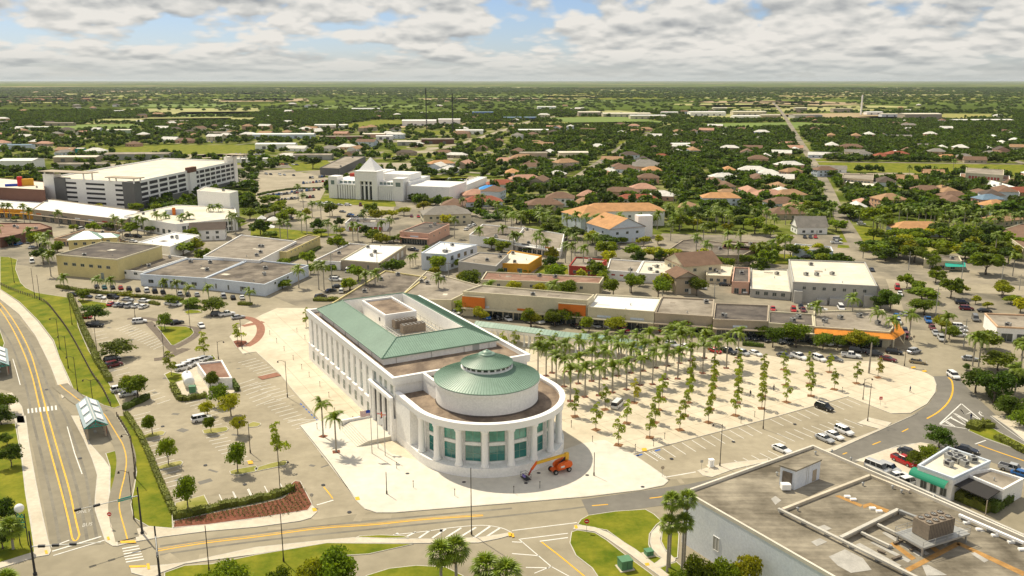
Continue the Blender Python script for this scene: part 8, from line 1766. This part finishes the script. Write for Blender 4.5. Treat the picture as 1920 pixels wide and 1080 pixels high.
# tents of the little park and rubbish skips
for x, y, s in ((120, 648, 7), (82, 700, 7), (40, 640, 5)):
    X, Y = px('R3', x, y); t = thing('market_tent', '', 'tent', (*G(X, Y), 0), .2); s2 = s / 2
    for a in (-1, 1):
        for b in (-1, 1): MB().use('galv').tube((a * s2, b * s2, 0), (a * s2, b * s2, 2.6), .06, n=5).build('pole', t)
    MB().use('roof_white').add([(-s2, -s2, 2.5), (s2, -s2, 2.5), (s2, s2, 2.5), (-s2, s2, 2.5), (0, 0, 4.4)], [(0, 1, 4), (1, 2, 4), (2, 3, 4), (3, 0, 4)]).build('canopy', t); PENDING.append((t, 'white peaked tent', (X, Y), None))
box_thing('R4', 1235, 800, 2.2, 1.8, 1.9, 'awning_teal', 'teal machine box beside the small cream gabled house', 'machine', 5, False, 0)
sl = thing('slide', 'bright green slide behind the yellow warehouse', 'slide', (*G(*px('R2', 1190, 815)), 0), R(30)); MB().use('awning_green').add([(0, -1, .3), (9, -1, 5), (9, 1, 5), (0, 1, .3), (0, -1, 0), (9, -1, 4.7), (9, 1, 4.7), (0, 1, 0)], [(0, 1, 2, 3), (0, 4, 5, 1), (3, 2, 6, 7), (0, 3, 7, 4), (1, 5, 6, 2)]).build('chute', sl)
for xx in (3, 8.5): MB().use('galv').b2(xx - .1, -.9, 0, xx + .1, .9, xx * .5 + .1).build('support', sl)

# ------------------------------------------------------------------ the big roofed store at the lower right
def store():
    H = 10.0; A = Vector(G(1283, 920, H)); B = Vector(G(1524, 834, H)); C0 = Vector(G(1920, 1005, H)); D0 = Vector(G(1440, 1013, H))
    u = (B - A).normalized(); 
    d2 = (C0 - B).normalized(); C_ = B + d2 * 110; D_ = A + d2 * 110
    t = thing('large_store', 'large flat roofed store with blank white side wall and stained roof in the corner', 'store', (A.x, A.y, 0))
    rel = lambda v: (v.x - A.x, v.y - A.y); pl = [rel(A), rel(D_), rel(C_), rel(B)]; MB().use('white_store').prism(pl, 0, H - .55, top=False).build('wall', t)
    rr_ = M('store_roof'); MB().use(rr_).prism(offset(ccw(pl), -.3), H - .9, H - .55).build('roof', t)
    p = MB().use('concrete_new'); pc = ccw(pl); inn = offset(pc, -.35); n = 4; ou = offset(pc, .06)
    p.add([(*q, H - .6) for q in ou] + [(*q, H) for q in ou] + [(*q, H) for q in inn] + [(*q, H - .55) for q in inn], [(k * 4 + i, k * 4 + (i + 1) % 4, k * 4 + 4 + (i + 1) % 4, k * 4 + 4 + i) for k in range(3) for i in range(4)]); p.build('parapet', t)
    ax = math.atan2(d2.y, d2.x); zr = H - .55
    def at7(x, y, z=zr): v = Vector(G(*px('A7', x, y), z)); return (v.x - A.x, v.y - A.y)
    def bar(x0, y0, x1, y1, w, z0, z1, m, nm): 
        a = Vector(at7(x0, y0, zr + z1)); b = Vector(at7(x1, y1, zr + z1)); dd = (b - a).normalized(); nn = Vector((-dd.y, dd.x)) * w / 2
        return MB().use(m).prism([tuple(a + nn), tuple(b + nn), tuple(b - nn), tuple(a - nn)], zr + z0, zr + z1, bottom=True).build(nm, t)
    # parapet ridges dividing the roof
    for s in ((405, 505, 690, 395), (690, 395, 955, 500), (100, 625, 405, 505), (490, 820, 880, 630)): bar(*s, .55, 0, .55, 'sidewalk', 'expansion_ridge')
    # long ducts on stands
    def duct(x0, y0, x1, y1, z=.6, w=.5, m='kerb'):
        bar(x0, y0, x1, y1, w, z, z + .35, m, 'duct'); a = Vector(at7(x0, y0, zr + z)); b = Vector(at7(x1, y1, zr + z)); L_ = (b - a).length
        for i in range(int(L_ / 4.5) + 1): q = a.lerp(b, (i * 4.5 + .5) / L_); MB().use('galv').b2(q.x - .3, q.y - .3, zr, q.x + .3, q.y + .3, zr + z).build('duct_stand', t)
    duct(70, 620, 1010, 1085); duct(490, 815, 880, 625, .7, .6); duct(880, 630, 1010, 680, .7, .5, 'galv'); duct(1290, 660, 1728, 850, .7, .5, 'white_trim'); duct(740, 725, 1020, 860, .4, .4); duct(630, 780, 820, 870, .4, .4); duct(660, 325, 1728, 800, .25, .5)
    # rust marks laid on the roof as sheets; painted plates
    ru = MB().use('rust_strip'); wh = MB().use('patch_white')
    def strip(mb, q, z): v = [at7(x_, y_, zr) for x_, y_ in q]; mb.add([(*p_, zr + z) for p_ in v], [tuple(range(len(v)))])
    for q in (((925, 1030), (1270, 850), (1300, 870), (950, 1055)), ((1290, 850), (1728, 1050), (1728, 1085), (1270, 865)), ((450, 540), (480, 535), (640, 600), (625, 615)), ((640, 600), (690, 585), (820, 635), (800, 655), (690, 605), (645, 625)), ((820, 860), (850, 850), (1000, 960), (970, 975)), ((1060, 870), (1085, 860), (1160, 905), (1130, 920))): strip(ru, q, .02)
    for q in (((590, 870), (620, 858), (900, 1010), (880, 1025)), ((690, 855), (715, 845), (965, 975), (945, 990)), ((770, 790), (795, 780), (1045, 935), (1020, 950)), ((1010, 900), (1035, 890), (1090, 930), (1065, 940)), ((1370, 930), (1395, 920), (1490, 975), (1460, 990)), ((1040, 1010), (1080, 1005), (1210, 1075), (1070, 1080)), ((1060, 820), (1120, 800), (1230, 850), (1200, 875)), ((1230, 770), (1290, 750), (1355, 775), (1320, 795)), ((330, 750), (380, 735), (430, 760), (380, 780)), ((290, 850), (350, 825), (400, 850), (330, 880)), ((410, 950), (520, 900), (640, 960), (700, 1040), (560, 1060), (470, 1010)), ((20, 560), (50, 540), (90, 570), (50, 600)), ((1420, 770), (1450, 760), (1470, 780), (1440, 785))): strip(wh, q, .03)
    ru.build('rust_stain', t, kind='stuff'); wh.build('patched_sheet', t, kind='stuff')
    for q in ((740, 900, 790, 920), (850, 855, 910, 835), (840, 960, 900, 940), (960, 900, 1010, 880)): bar(q[0], q[1], q[2], q[3], .4, .15, .35, 'bark', 'timber_sleeper')
    # stair house with louvre and door
    a = Vector(at7(178, 500)); b = Vector(at7(345, 425)); c = Vector(at7(75, 465)); uu = (b - a); vv = (c - a); hh = 3.6
    pl2 = [tuple(a), tuple(b), tuple(b + vv), tuple(a + vv)]; MB().use('white_store').prism(pl2, zr, zr + hh, top=False).build('stair_house', t); MB().use('store_roof').prism(offset(ccw(pl2), .15), zr + hh, zr + hh + .25, bottom=True).build('stair_house_roof', t)
    nv = Vector((vv.y, -vv.x)).normalized(); nv = nv if nv.dot(-uu) > 0 else -nv
    f0, f1 = a + vv * .2, a + vv * .8; MB().use('bark').prism([tuple(f0), tuple(f1), tuple(f1 + nv * .3), tuple(f0 + nv * .3)], zr + .8, zr + 3.0, bottom=True).build('louvre', t)
    nu = Vector((uu.y, -uu.x)).normalized(); nu = nu if nu.dot(vv) < 0 else -nu; f0, f1 = a + uu * .70, a + uu * .86; MB().use('tan').prism([tuple(f0), tuple(f1), tuple(f1 + nu * .05), tuple(f0 + nu * .05)], zr + .1, zr + 2.3, bottom=True).build('door', t)
    for k in (.42, .5): f0 = a + uu * k + nu * .15; MB().use('galv').tube((f0.x, f0.y, zr), (f0.x, f0.y, zr + hh + .5), .03, n=4).build('ladder_rail', t)
    f = a + vv * 1.25; MB().use('white_trim').b2(f.x + .2, f.y - 3.2, zr + .3, f.x + 1.8, f.y - 2.0, zr + 1.3).build('air_unit', t)
    for x_, y_ in ((1580 / 1, 480 / 1),): pass
    # row of little curbs
    for x_, y_ in ((1340, 725), (1425, 770), (1530, 810), (1640, 855), (1712, 905), (535, 548), (575, 568), (705, 628), (750, 648)): q = at7(x_, y_); MB().use('white_trim').b2(q[0] - .5, q[1] - .3, zr, q[0] + .5, q[1] + .3, zr + .3).build('pipe_support', t)
    # vents
    rv_ = random.Random(3)
    for x_, y_ in ((840, 490), (1120, 560), (60, 400), (430, 250), (320, 260), (560, 300), (900, 520), (200, 640), (640, 470)): q = at7(x_, y_); MB().use('galv').lathe([(.18, 0), (.15, .5), (.28, .55), (.1, .75)], 8, q).build('vent', t, loc=(0, 0, zr))
    # side wall windows with shutters
    w_ = Vector(rel(D_)); L_ = w_.length
    for s in (.075, .155, .30, .42): q = w_ * s; g, fm = winmesh(1.3, 2.4, 'grey_wall', 'white_trim'); nn_ = Vector((w_.y, -w_.x)).normalized(); nn_ = nn_ if nn_.x < 0 else -nn_; o = obj('window', g, t, (q.x, q.y, 2.6), math.atan2(-w_.y, -w_.x)); o.rotation_euler = (0, 0, math.atan2(nn_.y, nn_.x) - math.pi / 2); obj('window_frame', fm, o)
    return t, A, zr, ax
mat('white_store', (.66, .70, .76), .85, scale=.3, col2=(.76, .79, .83))
mat('rust_strip', (.32, .17, .05), .9, scale=.8, col2=(.48, .27, .09)); mat('patch_white', (.42, .40, .36), .9, var=.15, scale=.6)
def store_roof():
    m = mat('store_roof', (.11, .093, .066), .95, scale=.11, col2=(.37, .325, .245), lo=.34, hi=.7, stretch=(1, 1, 1)); nt = m.node_tree
    # long felt strips, weathered along their length
    N = nt.nodes; Lk = nt.links; b = N['Principled BSDF']; src = b.inputs['Base Color'].links[0].from_socket; ge = N.new('ShaderNodeNewGeometry'); mp = N.new('ShaderNodeMapping'); mp.inputs['Rotation'].default_value = (0, 0, R(-28)); mp.inputs['Scale'].default_value = (.12, 1.6, 1); Lk.new(ge.outputs['Position'], mp.inputs[0]); no = N.new('ShaderNodeTexNoise'); no.inputs['Scale'].default_value = 1; no.inputs['Detail'].default_value = 5; Lk.new(mp.outputs[0], no.inputs[0]); mr = N.new('ShaderNodeMapRange'); mr.inputs[1].default_value = .35; mr.inputs[2].default_value = .65; mr.inputs[3].default_value = .84; mr.inputs[4].default_value = 1.12; Lk.new(no.outputs[0], mr.inputs[0]); hs = N.new('ShaderNodeHueSaturation'); Lk.new(src, hs.inputs['Color']); Lk.new(mr.outputs[0], hs.inputs['Value']); Lk.new(hs.outputs[0], b.inputs['Base Color'])
store_roof()
st_, SA, zr, ax = store()
# chiller on its steel platform
c0 = G(*px('A7', 1110, 790), zr + 1.6)
t = thing('steel_platform', 'steel platform with railings carrying a big tan chiller on the large store roof', 'platform', (*c0, zr), R(25)); MB().use('galv').b2(-5.2, -2.6, 1.3, 5.2, 2.6, 1.6).build('deck', t)
for x in (-4.8, 4.8):
    for y in (-2.3, 2.3): MB().use('galv').b2(x - .12, y - .12, 0, x + .12, y + .12, 1.3).build('leg', t)
rl = MB().use('galv')
for z in (2.1, 2.6):
    for A_, B_ in (((-5.2, -2.6), (5.2, -2.6)), ((-5.2, 2.6), (5.2, 2.6)), ((-5.2, -2.6), (-5.2, 2.6)), ((5.2, -2.6), (5.2, 2.6))): rl.tube((*A_, z), (*B_, z), .04, n=5)
for x in (-5.2, -2.6, 0, 2.6, 5.2):
    for y in (-2.6, 2.6): rl.tube((x, y, 1.6), (x, y, 2.6), .04, n=5)
rl.build('railing', t)
chiller('big tan chiller with eight fans on the steel platform of the large store', (4, 2), 5.6, 3.0, 2.6, .1, (*c0, zr + 1.6), R(25), None)
# the restaurant with the green awning
fb('small white restaurant with cluttered roof and green awning by the road', 'A7', '1012 330,1252 418,1502 300,1215 205', h=5.0, wall='white_wall', rm='roof_cream', wins=((0, .6, 3, 1.2, 1.6),), units=9, trim='blue_white')
fb('pale block with a grey flat roof joined to the small white restaurant', 'A7', '1590 495,1728 420,1500 352,1330 385', h=4.0, wall='white_wall', rm='roof_gravel', units=1)
aw = thing('green_awning', 'long green barrel awning on the small white restaurant', 'awning', (0, 0, 0)); a = Vector(G(*px('A7', 985, 345), 3.9)); b = Vector(G(*px('A7', 1228, 440), 3.9)); d = (b - a).normalized(); nn = Vector((d.y, -d.x)); nn = nn if nn.y < 0 else -nn; mb = MB().use('awning_green'); n = 6
vs = [(*(q + nn * (1.7 * math.sin(k / n * 1.57))), 2.7 + 1.3 * math.cos(k / n * 1.57)) for q in (a, b) for k in range(n + 1)]
mb.add([(v[0], v[1], v[2]) for v in vs], [(k, k + 1, n + 2 + k, n + 1 + k) for k in range(n)]); mb.build('canvas', aw)
cn = thing('black_canopy', 'black flat canopy on posts beside the small white restaurant', 'canopy', (0, 0, 0)); q = gp([px('A7', *v) for v in ((1220, 450), (1482, 565), (1600, 485), (1325, 385))], 3.3); mat('canopy_black', (.035, .032, .03), .8); MB().use('canopy_black').prism(q, 3.2, 3.4, bottom=True).build('canopy_sheet', cn)
for v in q: MB().use('tan').tube((*v, 0), (*v, 3.2), .1, n=6).build('post', cn)

# ------------------------------------------------------------------ labels: say which one by what stands nearest
LM = [((590, 640), 'the civic hall'), ((900, 880), 'the round front of the civic hall'), ((350, 720), 'the small plant building'), ((180, 790), 'the bus shelter'), ((330, 620), 'the triangular lawn'), ((180, 500), 'the yellow warehouse'), ((380, 530), 'the long white warehouse'), ((250, 370), 'the white car park building'), ((400, 400), 'the white theatre'),
      ((700, 350), 'the pyramid topped building'), ((650, 490), 'the roller door workshop'), ((790, 440), 'the pink store'), ((840, 480), 'the blue white office'), ((975, 490), 'the orange yellow shop'), ((1150, 430), 'the orange roofed hotel'), ((1010, 560), 'the rust panelled shops'), ((1165, 580), 'the bright white roof'), ((1290, 540), 'the gabled hall'),
      ((1600, 630), 'the orange tiled store'), ((1565, 530), 'the big pale store'), ((1515, 430), 'the white church'), ((1718, 430), 'the orange roofed bungalow'), ((1770, 485), 'the teal awning shop'), ((1860, 600), 'the orange trimmed building'), ((1860, 880), 'the restaurant'), ((1400, 960), 'the large corner store'), ((450, 950), 'the red flower bed'), ((1180, 1010), 'the green cabinet lawn'),
      ((1540, 765), 'the black suv'), ((60, 1000), 'the green sign pylon'), ((860, 1040), 'the bottom lawn'), ((1820, 330), 'the white gym'), ((800, 250), 'the radio masts'), ((1600, 315), 'the long green field'), ((330, 280), 'the left green field'), ((1400, 225), 'the far warehouses'), ((1614, 215), 'the white mast'), ((1050, 400), 'the tree filled blocks'), ((1350, 360), 'the brown roofed terrace'), ((60, 320), 'the grey shed'), ((1050, 630), 'the colonnade'), ((1850, 780), 'the hatched junction'),
      ((560, 250), 'the long white shed'), ((1000, 330), 'the pale roofed blocks'), ((1840, 400), 'the sprawling school'), ((1650, 740), 'the plaza bend'), ((1300, 690), 'the plaza tree rows'), ((130, 600), 'the long lawn'), ((620, 790), 'the pair of tall palms'), ((300, 240), 'the left woods'), ((1150, 280), 'the middle houses'), ((1450, 300), 'the straight road'), ((1700, 250), 'the right woods'), ((1240, 200), 'the far fields')]
ORD = ['first', 'second', 'third', 'fourth', 'fifth', 'sixth', 'seventh', 'eighth', 'ninth', 'tenth', 'eleventh', 'twelfth', 'thirteenth', 'fourteenth', 'fifteenth', 'sixteenth', 'seventeenth', 'eighteenth', 'nineteenth', 'twentieth']
def label_all():
    groups = {}
    for o, desc, (x, y), g in PENDING:
        best = min(LM, key=lambda l: (l[0][0] - x) ** 2 + 2.5 * (l[0][1] - y) ** 2); dx, dy = x - best[0][0], y - best[0][1]
        rel = ('right of ' if dx > 0 else 'left of ') if abs(dx) > 1.6 * abs(dy) else ('in front of ' if dy > 0 else 'behind ')
        groups.setdefault((desc, rel + best[1]), []).append((x, y, o))
    for (desc, where), l in groups.items():
        l.sort(key=lambda t: (t[0], t[1])); n = len(l)
        for i, (x, y, o) in enumerate(l):
            if n == 1: s = desc + ' ' + where
            elif n == 2: s = desc + ' ' + where + (', the left one' if i == 0 else ', the right one')
            else:
                k = 'leftmost' if i == 0 else 'rightmost' if i == n - 1 else (ORD[i] + ' from left') if i < n / 2 and i < 20 else (ORD[n - 1 - i] + ' from right') if n - 1 - i < 20 else None
                if k is None: k = 'number %d from left' % (i + 1)
                s = desc + ' ' + where + ', ' + k
            w = s.split()
            if len(w) > 16: s = ' '.join(w[:16])
            o['label'] = s
label_all()

# ------------------------------------------------------------------ air
def haze():
    m = bpy.data.materials.new('haze'); m.use_nodes = True; N = m.node_tree.nodes; N.clear(); out = N.new('ShaderNodeOutputMaterial'); v = N.new('ShaderNodeVolumePrincipled'); v.inputs['Density'].default_value = 0.000019; v.inputs['Color'].default_value = (.84, .92, 1, 1); v.inputs['Anisotropy'].default_value = .2
    m.node_tree.links.new(v.outputs[0], out.inputs['Volume']); mb = MB().use(m); mb.b2(-95000, -21000, -1.1, 95000, 95000, 92.0); mb.build('haze', kind='stuff')
haze()
